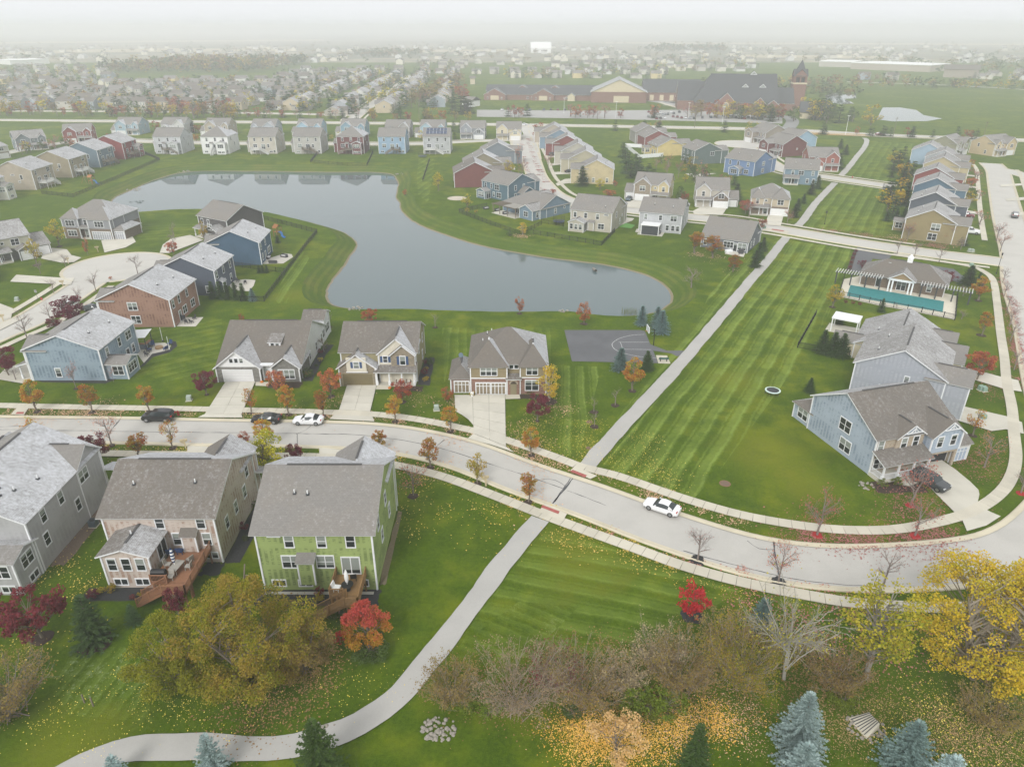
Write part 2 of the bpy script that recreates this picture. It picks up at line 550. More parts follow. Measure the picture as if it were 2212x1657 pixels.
sheet('pond', [tuple(p) for p in (shore - nsh * -0.3)], WATER_Z, water_mat())
# mower passes that follow the shore
def shore_lawn():
 m = NT('turf')
 p = m.pos()
 x = m.xyz(m.uv())
 fine, mid, vf = m.noise(p, 2.4, 5, 0.75), m.noise(p, 0.12, 4, 0.6), m.noise(p, 9.0, 3, 0.8)
 c = m.mix(m.smooth(m.math('ADD', m.math('MULTIPLY', fine, 0.6), m.math('MULTIPLY', vf, 0.4)), 0.3, 0.72), (0.042, 0.078, 0.008), (0.085, 0.132, 0.014))
 w = m.smooth(m.math('SINE', m.math('MULTIPLY', x[1], 6.2832 / 1.9)), -0.4, 0.7)
 c = m.mix(m.math('MULTIPLY', w, m.math('MULTIPLY', m.smooth(mid, 0.25, 0.7), 0.5)), c, (0.155, 0.180, 0.024))
 c = m.mix(m.math('MULTIPLY', m.smooth(mid, 0.45, 0.7), 0.35), c, (0.15, 0.135, 0.035))
 mat = m.bsdf(c, 0.95, m.bump(fine, 0.8, 0.1), spec=0.08)
 n = len(rim)
 v = np.zeros((2 * n, 3)); v[:n, :2], v[n:, :2], v[:n, 2], v[n:, 2] = shore + nsh * .5, rim, WATER_Z + .16, 0.0
 i = np.arange(n); j = (i + 1) % n
 me = np_mesh('pond_bank', v, np.stack([i, j, j + n, i + n], 1)[:, ::-1], [mat])
 ul = me.uv_layers.new(name='UVMap')
 uv = np.zeros((n, 4, 2)); uv[:, :2, 1] = BANK      # loops run outer, outer, inner, inner
 ul.data.foreach_set('uv', uv.astype(np.float32).ravel())
 structure('pond_bank', me)
shore_lawn()
structure('pond_shore', ring('pond_shore', shore + nsh * (0.5 + 0.35 * np.abs(wig))[:, None], WATER_Z + .17, inner, WATER_Z - 0.35, mulch((0.20, 0.17, 0.11))))
def ground_z(x, y):
 d = float(np.min(np.hypot(shore[:, 0] - x, shore[:, 1] - y)))
 return 0.0 if d > BANK else WATER_Z * (1 - d / BANK)
def GG(x, y):
 z = 0.0
 for _ in range(8):
  X, Y = G(x, y, z)
  z += .6 * (ground_z(X, Y) - z)
 return X, Y, z
def ground_sheet():
 import bmesh
 bm = bmesh.new()
 outer = [(-5000, -300), (5000, -300), (5000, 9000), (-5000, 9000)]
 vo = [bm.verts.new((*p, 0)) for p in outer]
 vi = [bm.verts.new((p[0], p[1], 0)) for p in rim]
 for L in (vo, vi):
  for a, b in zip(L, L[1:] + L[:1]):
   bm.edges.new((a, b))
 bmesh.ops.triangle_fill(bm, edges=bm.edges[:], use_beauty=True)
 bmesh.ops.recalc_face_normals(bm, faces=bm.faces[:])
 for f in bm.faces:
  if f.normal.z < 0: f.normal_flip()
 me = bpy.data.meshes.new('ground')
 bm.to_mesh(me)
 me.materials.append(grass())
 structure('ground', me)
ground_sheet()
# ---- mown lawns with their own mower direction
def direction(a, b):
 p, q = G(*a), G(*b)
 return round(math.degrees(math.atan2(q[1] - p[1], q[0] - p[0])), 1)
PATH_DIR = direction((1300, 1004), (1703, 520))
lawns = [
 ([(1302,1004),(1705,520),(1838,537),(1822,600),(1790,680),(1735,770),(1640,900),(1560,1010),(1500,1076),(1480,1073),(1400,1045),(1337,1022)], PATH_DIR, 3.3, 0.5),
 ([(1258,995),(1688,517),(1640,535),(1575,590),(1530,640),(1505,700),(1470,740),(1452,762),(1380,845),(1315,920)], PATH_DIR + 1.5, 2.9, 0.5),
 ([(1195,790),(1300,792),(1250,985),(1200,985)], 86, 2.4, 0.42),
 ([(1737,490),(1817,396),(1927,412),(1935,440),(1905,508)], PATH_DIR, 3.3, 0.4),
 ([(1826,378),(1885,305),(1975,312),(1950,350),(1925,396)], PATH_DIR, 3.3, 0.34),
 ([(1187,1137),(1300,1178),(1470,1238),(1600,1277),(1490,1340),(1380,1420),(980,1420),(1040,1310)], direction((980, 1330), (1400, 1420)), 2.6, 0.3),
 ([(955,708),(1190,708),(1190,850),(1100,850),(960,850)], 91, 1.6, 0.25),
 ([(905,335),(940,345),(925,440),(903,420),(900,385)], 80, 3.0, 0.4),
 ([(590,640),(650,540),(668,558),(630,630),(620,655),(600,655)], direction((600, 640), (690, 510)), 2.6, 0.42),
 ([(285,484),(560,486),(520,505),(300,520)], 12, 3.0, 0.25),
 ([(310,690),(480,690),(470,800),(360,830),(300,800)], 35, 2.4, 0.2),
]
for k, (px, a, per, am) in enumerate(lawns):
 sheet('lawn', Gs(px), 0.006 + 0.001 * k, grass(a, per, am))
# frosted turf in the hollow by the big olive tree, long grass in the wood edge
sheet('lawn', Gs([(200,1395),(300,1400),(330,1560),(150,1545),(110,1490),(150,1420)]), 0.03, grass(78, 1.3, 0.25, 0.0, 0.75))
sheet('lawn', Gs([(985,1400),(1120,1300),(1250,1310),(1180,1380),(1060,1420)]), 0.031, grass(150, 1.3, 0.25, 0.0, 0.35))
# ---- roads
ASP = asphalt((0.44, 0.425, 0.39), 0.26)
ASP2 = asphalt((0.47, 0.455, 0.415), 0.2)
TRAIL = asphalt((0.39, 0.38, 0.355), 0.22)
DARKASP = asphalt((0.115, 0.118, 0.125), 0.45)
KERB = concrete((0.53, 0.48, 0.36), 0.35)
WALK = concrete((0.52, 0.485, 0.395), 0.3)
DRIVE = concrete((0.53, 0.505, 0.43), 0.32)
up_px = [(-260,895),(0,901),(300,904.6),(466,908.6),(737,913.5),(857,921.5),(970,941.5),(1070,969.8),(1170,1008),(1270,1041.5),(1390,1081.5),(1474,1113),(1608,1155),(1741,1176.6),(1841,1181.6),(1941,1180),(2041,1168),(2141,1141.6),(2212,1095)]
lo_px = [(-300,955),(0,957),(233,959.6),(433,963),(633,965.5),(837,980),(937,1004),(1037,1037),(1167,1083),(1237,1111.5),(1370,1163),(1474,1193),(1608,1232),(1741,1258),(1874,1267.6),(2000,1268)]
up_w, lo_w = catmull(Gs(up_px), 2.0), catmull(Gs(lo_px), 2.0)
mid_w = []
for p in up_w[::4]:
 d = np.linalg.norm(lo_w - p, axis=1)
 q = lo_w[d.argmin()]
 if 4 < d.min() < 12:
  v = (q - p) / d.min()
  mid_w.append(p + v * 3.6)
tail = [(52.2, 62.9), (59.8, 65.5), (67.2, 70.8), (73.6, 76.9), (78.5, 84.8), (83.6, 93.0), (87.8, 100.6)]
main_c = [tuple(p) for p in mid_w if p[0] < 47] + tail
street_r = [tail[-1], (92.1, 108.4), (99.8, 121.9), (106.9, 134.5), (114.8, 149.8), (122.6, 163.8), (134.4, 183.4), (157.2, 224.6), (187.3, 277.4), (203, 305), (212, 325)]
ROADS = {
 'main_street': (main_c, 7.3, ASP),
 'side_street': (street_r, 8.6, ASP2),
 'cross_street': ([G(2200,573), G(2139,563.6), G(2022,549.6), G(1859,526), G(1706,500), G(1640,489), G(1586,479), G(1488,469), G(1354,454), G(1260,443), G(1221,433), G(1192,419), G(1172,399), G(1158,378), G(1146,338), G(1134,308), G(1128,285), G(1127, 268)], 8.2, ASP2),
 'avenue': ([G(-300,254), G(0,260), G(400,263), G(979,268), G(1433,275), G(1700,281), G(1900,292), G(2212,303), G(2500,313)], 9.5, ASP2),
 'court': ([G(1930,404), G(1860,394), G(1773,381.6), G(1725,376), G(1690,366), G(1660,350), G(1625,325), G(1600,314)], 8.0, ASP2),
 'cul_de_sac': ([G(-160,790), G(0,719.5), G(55.6,697), G(111,664), G(155.8,635), G(189,612.7), G(225,592), G(262,578)], 8.2, ASP2),
 'pond_street': ([G(-80,352), G(40,326), G(140,309), G(230,303), G(330,306), G(500,310), G(700,311), G(900,311), G(1040,305), G(1133,302)], 7.6, ASP2),
 'far_street': ([G(760,262), G(772,250), G(800,229), G(840,200), G(878,172), G(890,163)], 8.0, ASP2),
 'far_road': ([G(-100,240), G(150,241), G(400,243), G(640,247), G(770,250)], 8.0, ASP2),
 'church_drive': ([G(1700,282), G(1712,262), G(1695,250)], 8.0, asphalt((0.22, 0.22, 0.215))),
 'church_road': ([G(1560,228), G(1480,225), G(1430,218)], 8.0, ASP2),
 'lane': ([G(1830,178), G(2000,183), G(2140,190), G(2300,200)], 7.0, ASP2),
 'east_street': ([G(2150,365), G(2185,372), G(2260,395), G(2330,430)], 7.5, ASP2),
 'west_street': ([(-204, 235), (-204, 262), (-205, 300), (-207, 340), (-214, 375), (-222, 398)], 7.6, ASP2),
}
RC = {k: (catmull(v[0], 2.0), v[1], v[2]) for k, v in ROADS.items()}
for k, (nm, (c, w, mat)) in enumerate(RC.items()):
 n = normals2(c)
 structure(nm, strip_mesh(nm, c + n * w / 2, c - n * w / 2, 0.02 + 0.004 * k, mat))
# turning heads
def disc_pts(c, r, n=40):
 return [(c[0] + r * math.cos(6.2832 * i / n), c[1] + r * math.sin(6.2832 * i / n)) for i in range(n)]
BULBS = [(G(255, 577), 12.6), (G(1600, 312), 13.0)]
MOUTH = [(G(1127, 280), 7.2), (G(1129, 292), 7.2), (G(1132, 308), 6.8), (G(1137, 318), 6.4), (G(1142, 328), 6.0)]
for i, (c, r) in enumerate(BULBS):
 sheet('turning_circle', disc_pts(c, r), 0.09 + 0.004 * i, ASP2)
def on_road(p, skip, extra=0.25):
 for nm, (c, w, _) in RC.items():
  if nm != skip and np.min(np.hypot(c[:, 0] - p[0], c[:, 1] - p[1])) < w / 2 + extra + (0.3 if nm == 'avenue' else 0):
   return True
 if skip == 'cross_street' and any(math.hypot(p[0] - c[0], p[1] - c[1]) < r for c, r in MOUTH): return True
 return any(skip != 'bulb%d' % i and math.hypot(p[0] - c[0], p[1] - c[1]) < r + extra for i, (c, r) in enumerate(BULBS))
def kerb(nm, c, w, side):
 n = normals2(c) * side
 prof = [(w / 2 - 0.45, 0.1), (w / 2 - 0.05, 0.115), (w / 2 + 0.1, 0.17), (w / 2 + 0.32, 0.17), (w / 2 + 0.34, 0.0)]
 m = len(c)
 v, q = [], []
 for off, z in prof:
  v.append(np.column_stack([c + n * off, np.full(m, z)]))
 v = np.concatenate(v)
 keep = [i for i in range(m - 1) if not on_road((c[i] + c[i + 1]) / 2 + (n[i] + n[i + 1]) / 2 * (w / 2 + 0.2), nm)]
 for j in range(len(prof) - 1):
  for i in keep:
   a = [j * m + i, (j + 1) * m + i, (j + 1) * m + i + 1, j * m + i + 1]
   q.append(a if side < 0 else a[::-1])
 if q:
  structure('kerb', np_mesh('kerb', v, np.array(q)[:, ::-1], [KERB]))
for nm in RC:
 c, w, _ = RC[nm]
 if nm in ('church_road', 'lane', 'church_drive'): continue
 for s in (1, -1):
  kerb(nm, c, w, s)
for i, (c, r) in enumerate(BULBS):
 p = np.array(disc_pts(c, r - 0.1, 60))
 kerb('bulb%d' % i, np.vstack([p, p[:1]]), 0.0, -1)
# ---- concrete pavements: slabs laid one by one where they can be told apart
slab_me = {}
def slab_mesh(L, W, mat, h=0.07):
 k = (L, W, mat.name)
 if k not in slab_me:
  b = MB()
  b.hexa([(-L / 2, -W / 2, 0), (L / 2, -W / 2, 0), (L / 2, W / 2, 0), (-L / 2, W / 2, 0)],
    [(-L / 2 + .012, -W / 2 + .012, h), (L / 2 - .012, -W / 2 + .012, h), (L / 2 - .012, W / 2 - .012, h), (-L / 2 + .012, W / 2 - .012, h)], mat)
  slab_me[k] = b.mesh('slab')
 return slab_me[k]
JOINT = concrete((0.20, 0.19, 0.16))
def pavement(c, width=1.55, slabs=True, z=0.13, step=1.5, skip=None):
 c = catmull(c, 1.0) if not isinstance(c, np.ndarray) else c
 n = normals2(c)
 o = structure('pavement', strip_mesh('pavement', c + n * width / 2, c - n * width / 2, z if slabs else z + 0.03, JOINT if slabs else WALK))
 if slabs:
  r = resample(c, step)
  me = slab_mesh(step - 0.035, width, WALK)
  for a, b in zip(r, r[1:]):
   m_ = (a + b) / 2
   if skip and skip(m_): continue
   put('slab', me, o, (m_[0], m_[1], z - 0.035), math.atan2(b[1] - a[1], b[0] - a[0]))
 return o
walk_n = [(-200,872),(0,877),(133,880),(433,885),(667,890.6),(804,896),(904,907.5),(1024,932),(1104,955),(1204,990),(1257,1010),(1337,1030),(1474,1077),(1608,1115),(1741,1138),(1841,1146.6),(1941,1144),(2041,1125),(2108,1101.6),(2158,1068),(2184,1031.6),(2194,988),(2190,938),(2185,879.6),(2174,826),(2169,772.9),(2161,719.5),(2153,652.7),(2145,607),(2126,588.7),(2097,576.6),(2030,565),(1950,552),(1930,548)]
walk_s = [(-200,975),(250,981),(667,987),(760,992),(854,1006),(954,1030),(1054,1066.5),(1170,1112),(1270,1149),(1370,1185),(1474,1223),(1608,1260),(1741,1286.6),(1841,1303),(1975,1312),(2100,1312),(2300,1290)]
pavement(Gs(walk_n)); pavement(Gs(walk_s))
def side_walk(nm, off, a=0.0, b=1.0, width=1.5, slabs=False):
 c, w, _ = RC[nm]
 i0, i1 = int(a * len(c)), int(b * len(c))
 cc = c + normals2(c) * off
 return pavement(cc[i0:i1], width, slabs, 0.12)
side_walk('cross_street', 7.2, 0.02, 0.42); side_walk('cross_street', -7.2, 0.07, 0.46); side_walk('cross_street', -7.2, 0.46, 0.94); side_walk('cross_street', 7.2, 0.6, 0.95)
side_walk('side_street', 7.6, 0.42, 0.98); side_walk('side_street', -7.6, 0.3, 0.95)
side_walk('cul_de_sac', 6.6, 0.0, 0.85); side_walk('cul_de_sac', -6.6, 0.0, 0.8)
side_walk('court', 7.0, 0.0, 0.8); side_walk('court', -7.0, 0.0, 0.8)
side_walk('avenue', -8.5, 0.2, 0.98, 2.2); side_walk('far_street', 7.0); side_walk('far_street', -7.0)
side_walk('pond_street', 6.5, 0.3, 0.9); side_walk('pond_street', -6.5, 0.3, 0.85)
# ---- asphalt trail
trail_px = [(60,1720),(175,1655),(275,1622),(400,1613),(550,1618),(635,1611),(715,1589),(775,1563),(850,1514),(915,1441),(970,1372),(1032,1290),(1100,1198),(1167,1122)]
trail2_px = [(1262,1016),(1300,970),(1377,886),(1451,807),(1540,704),(1620,608),(1666,555),(1681,535),(1700,512)]
trail3_px = [(1722,490),(1735,477),(1760,442),(1785,415),(1803,396)]
trail4_px = [(1817,380),(1837,357.6),(1852,338),(1865,322),(1871,311),(1872,303),(1866,299)]
for px in (trail_px, trail2_px, trail3_px, trail4_px):
 c = catmull(Gs(px), 1.0)
 n = normals2(c)
 wob = np.convolve(rs.normal(0, 0.09, len(c) + 6), np.ones(3) / 3, 'same')[:len(c)]
 structure('trail', strip_mesh('trail', c + n * (1.22 + wob)[:, None], c - n * (1.22 + wob[::-1])[:, None], 0.115, TRAIL))
# kerb ramps with red tactile plates
TACT = paint((0.36, 0.10, 0.085), 0.7, 0.2)
def ramp(px, tpx, z=0.185):
 sheet('kerb_ramp', Gs(px), z, WALK)
 sheet('tactile_plate', Gs(tpx), z + 0.01, TACT)
ramp([(1242,1010),(1290,1030),(1275,1037),(1232,1018)], [(1237,1017),(1268,1029),(1263,1034),(1231,1021)])
ramp([(1163,1108),(1215,1128),(1225,1112),(1176,1090)], [(1172,1093),(1209,1107),(1206,1113),(1168,1098)])
ramp([(42,878),(62,884),(52,899),(24,897)], [(38,892),(53,892),(51,896.5),(34,896.5)])
ramp([(1655,494),(1705,501),(1700,507),(1650,500)], [(1668,496),(1694,500),(1692,502),(1666,498)])
# ---- drives
def drive(px, cuts=(), z=0.16):
 return sheet('driveway', Gs(px), z, DRIVE)
def slab_drive(quad, nu, nv, z=0.165):
 """four ground corners TL TR BR BL -> nu x nv cast slabs"""
 TL, TR, BR, BL = [np.array(q) for q in Gs(quad)]
 o = sheet('driveway', Gs(quad), z - 0.03, JOINT)
 for i in range(nu):
  for j in range(nv):
   def P(u, v):
    a, b = TL + (TR - TL) * u, BL + (BR - BL) * u
    return a + (b - a) * v
   e = 0.004
   q = [P(i / nu + e, j / nv + e), P((i + 1) / nu - e, j / nv + e), P((i + 1) / nu - e, (j + 1) / nv - e), P(i / nu + e, (j + 1) / nv - e)][::-1]
   b = MB()
   b.hexa([(*p, z - 0.05) for p in q], [(*p, z + 0.03) for p in q], DRIVE)
   b.build('slab', o)
 return o
slab_drive([(487,827),(552,825.5),(522,897),(443,896)], 2, 4)
drive([(443,896),(522,897),(524,904),(428,903)])
slab_drive([(751.6,828),(815,828),(800,890),(733,886)], 2, 4)
drive([(733,886),(800,890),(809,912),(712,907)])
slab_drive([(1021,855),(1091,854),(1093,966),(1023,938)], 2, 5)
drive([(981.8,855),(1020.5,855),(1022.5,920),(1012,908),(998,898),(984,890)])
drive([(1023,938.5),(1093,966.5),(1111,979),(1060,962),(1010,949)])
drive([(1968,1000),(2030,993),(2062,1015),(2095,1042),(2113,1060),(2115,1070),(2110,1092),(2140,1108),(2161,1117),(2130,1137),(2088,1149),(2078,1125),(2008,1055),(1985,1043),(1962,1052),(1945,1045),(1955,1020)])
drive([(2040,870),(2100,884),(2174,901),(2207,914),(2211,939),(2172,929),(2142,933),(2027,897)])
drive([(2078,793),(2163,816),(2199,823),(2207,848),(2169,842),(2078,814)])
drive([(690,968),(750,975),(750,1010),(690,1004)]); drive([(405,965),(470,967),(470,1010),(405,1004)]); drive([(130,963),(180,964),(180,1010),(120,1004)])
drive([(219,521),(285,510),(294,524),(271.5,536),(226,547)]); drive([(113.5,537),(144.6,540),(154.7,552.6),(176,558),(160,568),(133.5,569),(89,560),(95,545)])
drive([(35.6,595),(133.5,601.6),(161,601.6),(153.5,617),(120,615),(22,610)]); drive([(-20,655),(0,657),(29,668),(24,690),(60,685),(0,715),(-40,715)])
drive([(411,509),(440,520),(400,535),(365,548),(345,548),(352,530),(370,517)])
drive([(50,830),(85,812),(60,780),(10,800),(-10,820)]); drive([(190,760),(215,740),(160,690),(120,700)])
drive([(1366,434),(1404,437),(1392,452),(1336,449),(1342,440)]); drive([(1512,449),(1572,448),(1560,466),(1500,464),(1495,458)]); drive([(1660,464),(1693,466),(1686,490),(1652,487)])
drive([(1330,492),(1345,470),(1370,473),(1366,478)])
mouth_l, mouth_r = [(1098, 270), (1099.6, 276), (1103, 308), (1114, 326), (1127, 345)], [(1153, 271), (1152, 276), (1160, 308), (1165, 326), (1169, 345)]
sheet('street_mouth', Gs(mouth_l + mouth_r[::-1]), 0.085, ASP2)
kerb('bulb9', catmull(Gs(mouth_l[1:]), 2.0), 0.0, -1); kerb('bulb9', catmull(Gs(mouth_r[1:]), 2.0), 0.0, 1)
for px in ([(1165, 295), (1196, 294), (1196, 299), (1170, 299.5)], [(1170, 305), (1218, 306), (1218, 310), (1173, 311)], [(1177, 320), (1220, 318), (1220, 323), (1179, 324)], [(1182, 338), (1207, 336), (1207, 340), (1186, 341.5)], [(1188, 355), (1212, 352), (1214, 356.5), (1191, 359)], [(1193, 373), (1244, 371), (1244, 376), (1197, 378.5)], [(1200, 398), (1220, 388), (1246, 386), (1246, 396), (1218, 398), (1205, 403)],
   [(2069, 452), (2122, 461), (2124, 466), (2071, 458)], [(2080, 488), (2128, 500), (2129, 506), (2078, 495)], [(2070, 424), (2113, 430), (2115, 434), (2072, 430)], [(2072, 400), (2107, 404), (2109, 408), (2074, 405)], [(2072, 376), (2105, 380), (2106, 383), (2073, 380)],
   [(1060, 384), (1100, 380), (1125, 381), (1126, 388), (1100, 389)], [(1050, 366), (1085, 361), (1112, 362), (1113, 368), (1090, 368)], [(2160, 400), (2230, 396), (2230, 400), (2162, 405)], [(2172, 430), (2240, 425), (2240, 431), (2174, 436)], [(2185, 462), (2240, 456), (2240, 463), (2187, 469)]):
 drive(px, z=.14)
# ================================================================== houses
TRIM = paint((0.70, 0.71, 0.72), 0.5, 0.08)
TRIMB = paint((0.45, 0.40, 0.32), 0.6, 0.08)
VENT = paint((0.075, 0.073, 0.072), 0.7, 0.1)
R_GREY = lin(128, 120, 110)
SHUT = {}
_wm = {}
def win_mesh(w, h, cols, rows, door=False, trim=None):
 """casing with sash bars (frame) and glass (pane), outward = -y"""
 trim = trim or TRIM
 k = (round(w, 2), round(h, 2), cols, rows, trim.name)
 if k in _wm: return _wm[k]
 f = MB()
 t, d = 0.11, 0.07
 f.box(-w / 2 - t, w / 2 + t, -d, 0, h / 2, h / 2 + t * 1.25, trim)
 f.box(-w / 2 - t, w / 2 + t, -d - .02, 0, -h / 2 - t, -h / 2, trim)
 for s in (-1, 1):
  f.box(min(s * w / 2, s * (w / 2 + t)), max(s * w / 2, s * (w / 2 + t)), -d, 0, -h / 2, h / 2, trim)
 for i in range(1, cols):
  x = -w / 2 + w * i / cols
  f.box(x - 0.05, x + 0.05, -d + .015, 0, -h / 2, h / 2, trim)
 for j in range(1, rows):
  z = -h / 2 + h * j / rows
  f.box(-w / 2, w / 2, -d + .03, 0, z - 0.03, z + 0.03, trim)
 g = MB()
 g.face([(-w / 2, -0.02, -h / 2), (w / 2, -0.02, -h / 2), (w / 2, -0.02, h / 2), (-w / 2, -0.02, h / 2)], GLASS, uv=[(0, 0), (1, 0), (1, 1), (0, 1)])
 _wm[k] = (f.mesh('window'), g.mesh('pane'))
 return _wm[k]
WK = {'s': (0.85, 1.5, 1, 2), 'd': (1.75, 1.5, 2, 2), 't': (2.6, 1.55, 3, 2), 'D': (2.1, 1.75, 2, 2), 'q': (0.6, 0.6, 1, 1), 'b': (1.35, 0.75, 2, 1), 'w': (1.2, 0.32, 1, 1),
  'v': (1.8, 2.1, 2, 1), 'p': (0.95, 2.1, 1, 1), 'c': (0.85, 1.1, 1, 2), 'r': (0.55, 0.75, 1, 1), 'n': (0.6, 1.3, 1, 2)}
SIDE_ROT = {'F': 0.0, 'R': math.pi / 2, 'B': math.pi, 'L': -math.pi / 2}
class House:
 def __init__(s, loc, deg, wall, roofmat, label, trim=None, group=None, cat='house', name='house'):
  s.root = empty(name, (loc[0], loc[1], 0), rad(deg))
  tag(s.root, label, cat, group)
  s.wall, s.roofmat, s.trim = wall, roofmat, trim or TRIM
  s.vols = []
 def _roofslab(s, mb, poly, th=0.16):
  """poly: roof plane corners (counter-clockwise seen from above)"""
  a, b, c = (Vector(p) for p in poly[:3])
  n = (b - a).cross(c - a).normalized()
  if n.z < 0:
   poly = poly[::-1]; n = -n
  low = [tuple(Vector(p) - n * th) for p in poly]
  mb.face(poly, s.roofmat)
  mb.face(low[::-1], s.trim)
  for i in range(len(poly)):
   j = (i + 1) % len(poly)
   mb.face([low[i], low[j], poly[j], poly[i]], s.trim)
 def vol(s, x0, x1, y0, y1, eave, roof='x', pitch=0.5, z0=0.0, oh=0.35, wall=None, gable=None, base=None, base_h=0.0, vent=True, roofname='roof', skip='', corner=True):
  """one block of the house: walls, roof, corner boards"""
  wall = wall or s.wall
  gable = gable or wall
  ep = 0.022 * len(s.vols)                     # blocks never share a plane
  x0, x1, y0, y1, eave = x0 + ep, x1 - ep, y0 + ep * .3, y1 - ep * .3, eave - ep * .4
  w = MB()
  W, D = x1 - x0, y1 - y0
  cx, cy = (x0 + x1) / 2, (y0 + y1) / 2
  cs = {'F': ((x0, y0), (x1, y0)), 'R': ((x1, y0), (x1, y1)), 'B': ((x1, y1), (x0, y1)), 'L': ((x0, y1), (x0, y0))}
  top = eave
  for k, (a, b) in cs.items():
   if k in skip: continue
   zb = z0
   if base and base_h > z0 and k in base[1]:
    w.face([(*a, z0), (*b, z0), (*b, base_h), (*a, base_h)], base[0]); zb = base_h
   w.face([(*a, zb), (*b, zb), (*b, top), (*a, top)], wall)
  r = MB()
  hx, hy = oh, oh
  if roof in ('x', 'y'):
   if roof == 'x':
    run, rz = D / 2, eave + D / 2 * pitch
    e = eave - oh * pitch
    up = 0.10
    s._roofslab(r, [(x0 - oh, y0 - oh, e + up), (x1 + oh, y0 - oh, e + up), (x1 + oh, cy, rz + up), (x0 - oh, cy, rz + up)])
    s._roofslab(r, [(x1 + oh, y1 + oh, e + up), (x0 - oh, y1 + oh, e + up), (x0 - oh, cy, rz + up), (x1 + oh, cy, rz + up)])
    w.face([(x1, y0, eave), (x1, y1, eave), (x1, cy, rz)], gable); w.face([(x0, y1, eave), (x0, y0, eave), (x0, cy, rz)], gable)
    rl = ((x0, cy), (x1, cy))
   else:
    run, rz = W / 2, eave + W / 2 * pitch
    e = eave - oh * pitch
    up = 0.10
    s._roofslab(r, [(x0 - oh, y0 - oh, e + up), (cx, y0 - oh, rz + up), (cx, y1 + oh, rz + up), (x0 - oh, y1 + oh, e + up)])
    s._roofslab(r, [(x1 + oh, y0 - oh, e + up), (x1 + oh, y1 + oh, e + up), (cx, y1 + oh, rz + up), (cx, y0 - oh, rz + up)])
    w.face([(x0, y0, eave), (x1, y0, eave), (cx, y0, rz)], gable); w.face([(x1, y1, eave), (x0, y1, eave), (cx, y1, rz)], gable)
    rl = ((cx, y0), (cx, y1))
   ridge = rz + 0.1
  elif roof == 'hip':
   m_ = min(W, D) / 2 + oh
   e = eave - oh * pitch + 0.10
   rz = e + m_ * pitch
   X0, X1, Y0, Y1 = x0 - oh, x1 + oh, y0 - oh, y1 + oh
   if W >= D:
    A, B = (X0 + m_, cy, rz), (X1 - m_, cy, rz)
    s._roofslab(r, [(X0, Y0, e), (X1, Y0, e), B, A]); s._roofslab(r, [(X1, Y1, e), (X0, Y1, e), A, B])
    s._roofslab(r, [(X0, Y1, e), (X0, Y0, e), A]); s._roofslab(r, [(X1, Y0, e), (X1, Y1, e), B])
   else:
    A, B = (cx, Y0 + m_, rz), (cx, Y1 - m_, rz)
    s._roofslab(r, [(X0, Y1, e), (X0, Y0, e), A, B]); s._roofslab(r, [(X1, Y0, e), (X1, Y1, e), B, A])
    s._roofslab(r, [(X0, Y0, e), (X1, Y0, e), A]); s._roofslab(r, [(X1, Y1, e), (X0, Y1, e), B])
   rl = (A[:2], B[:2])
   ridge = rz
  elif roof in ('shF', 'shB', 'shL', 'shR'):
   dep = D if roof[2] in 'FB' else W
   hi = eave + dep * pitch
   zz = {'F': lambda x, y: eave + (y - y0) * pitch, 'B': lambda x, y: eave + (y1 - y) * pitch,
     'L': lambda x, y: eave + (x - x0) * pitch, 'R': lambda x, y: eave + (x1 - x) * pitch}[roof[2]]
   o4 = {'F': (oh, oh, oh, 0), 'B': (oh, oh, 0, oh), 'L': (oh, 0, oh, oh), 'R': (0, oh, oh, oh)}[roof[2]]
   P = [(x0 - o4[0], y0 - o4[2]), (x1 + o4[1], y0 - o4[2]), (x1 + o4[1], y1 + o4[3]), (x0 - o4[0], y1 + o4[3])]
   s._roofslab(r, [(*p, zz(*p) + 0.1) for p in P])
   ridge, rl = hi, None
  else:
   r.box(x0 - oh, x1 + oh, y0 - oh, y1 + oh, eave, eave + 0.25, s.trim)
   ridge, rl = eave, None
  wo = w.build('wall', s.root)
  ro = r.build(roofname, s.root)
  if vent and rl and math.dist(*rl) > 2.5:
   b = MB()
   a, c = Vector(rl[0]), Vector(rl[1])
   p, q = a + (c - a) * 0.16, a + (c - a) * 0.84
   b.beam((p.x, p.y, ridge + 0.03), (q.x, q.y, ridge + 0.03), 0.26, 0.07, VENT)
   b.build('ridge_vent', ro)
  if corner:
   for (px, py) in ((x0, y0), (x1, y0), (x1, y1), (x0, y1)):
    if corner in ('F', 'B') and py != (y0 if corner == 'F' else y1): continue
    if corner in ('L', 'R') and px != (x0 if corner == 'L' else x1): continue
    b = MB()
    b.box(px - .09, px + .09, py - .09, py + .09, z0, eave - 0.02, s.trim)
    b.build('corner_board', s.root)
  s.vols.append(dict(x0=x0, x1=x1, y0=y0, y1=y1, eave=eave, ridge=ridge, roof=ro, wall=wo, pitch=pitch, kind=roof))
  return len(s.vols) - 1
 def wall_at(s, vi, side, u, z, off=0.0):
  v = s.vols[vi]
  cx, cy = (v['x0'] + v['x1']) / 2, (v['y0'] + v['y1']) / 2
  return {'F': (cx + u, v['y0'] - off, z), 'B': (cx - u, v['y1'] + off, z), 'L': (v['x0'] - off, cy - u, z), 'R': (v['x1'] + off, cy + u, z)}[side]
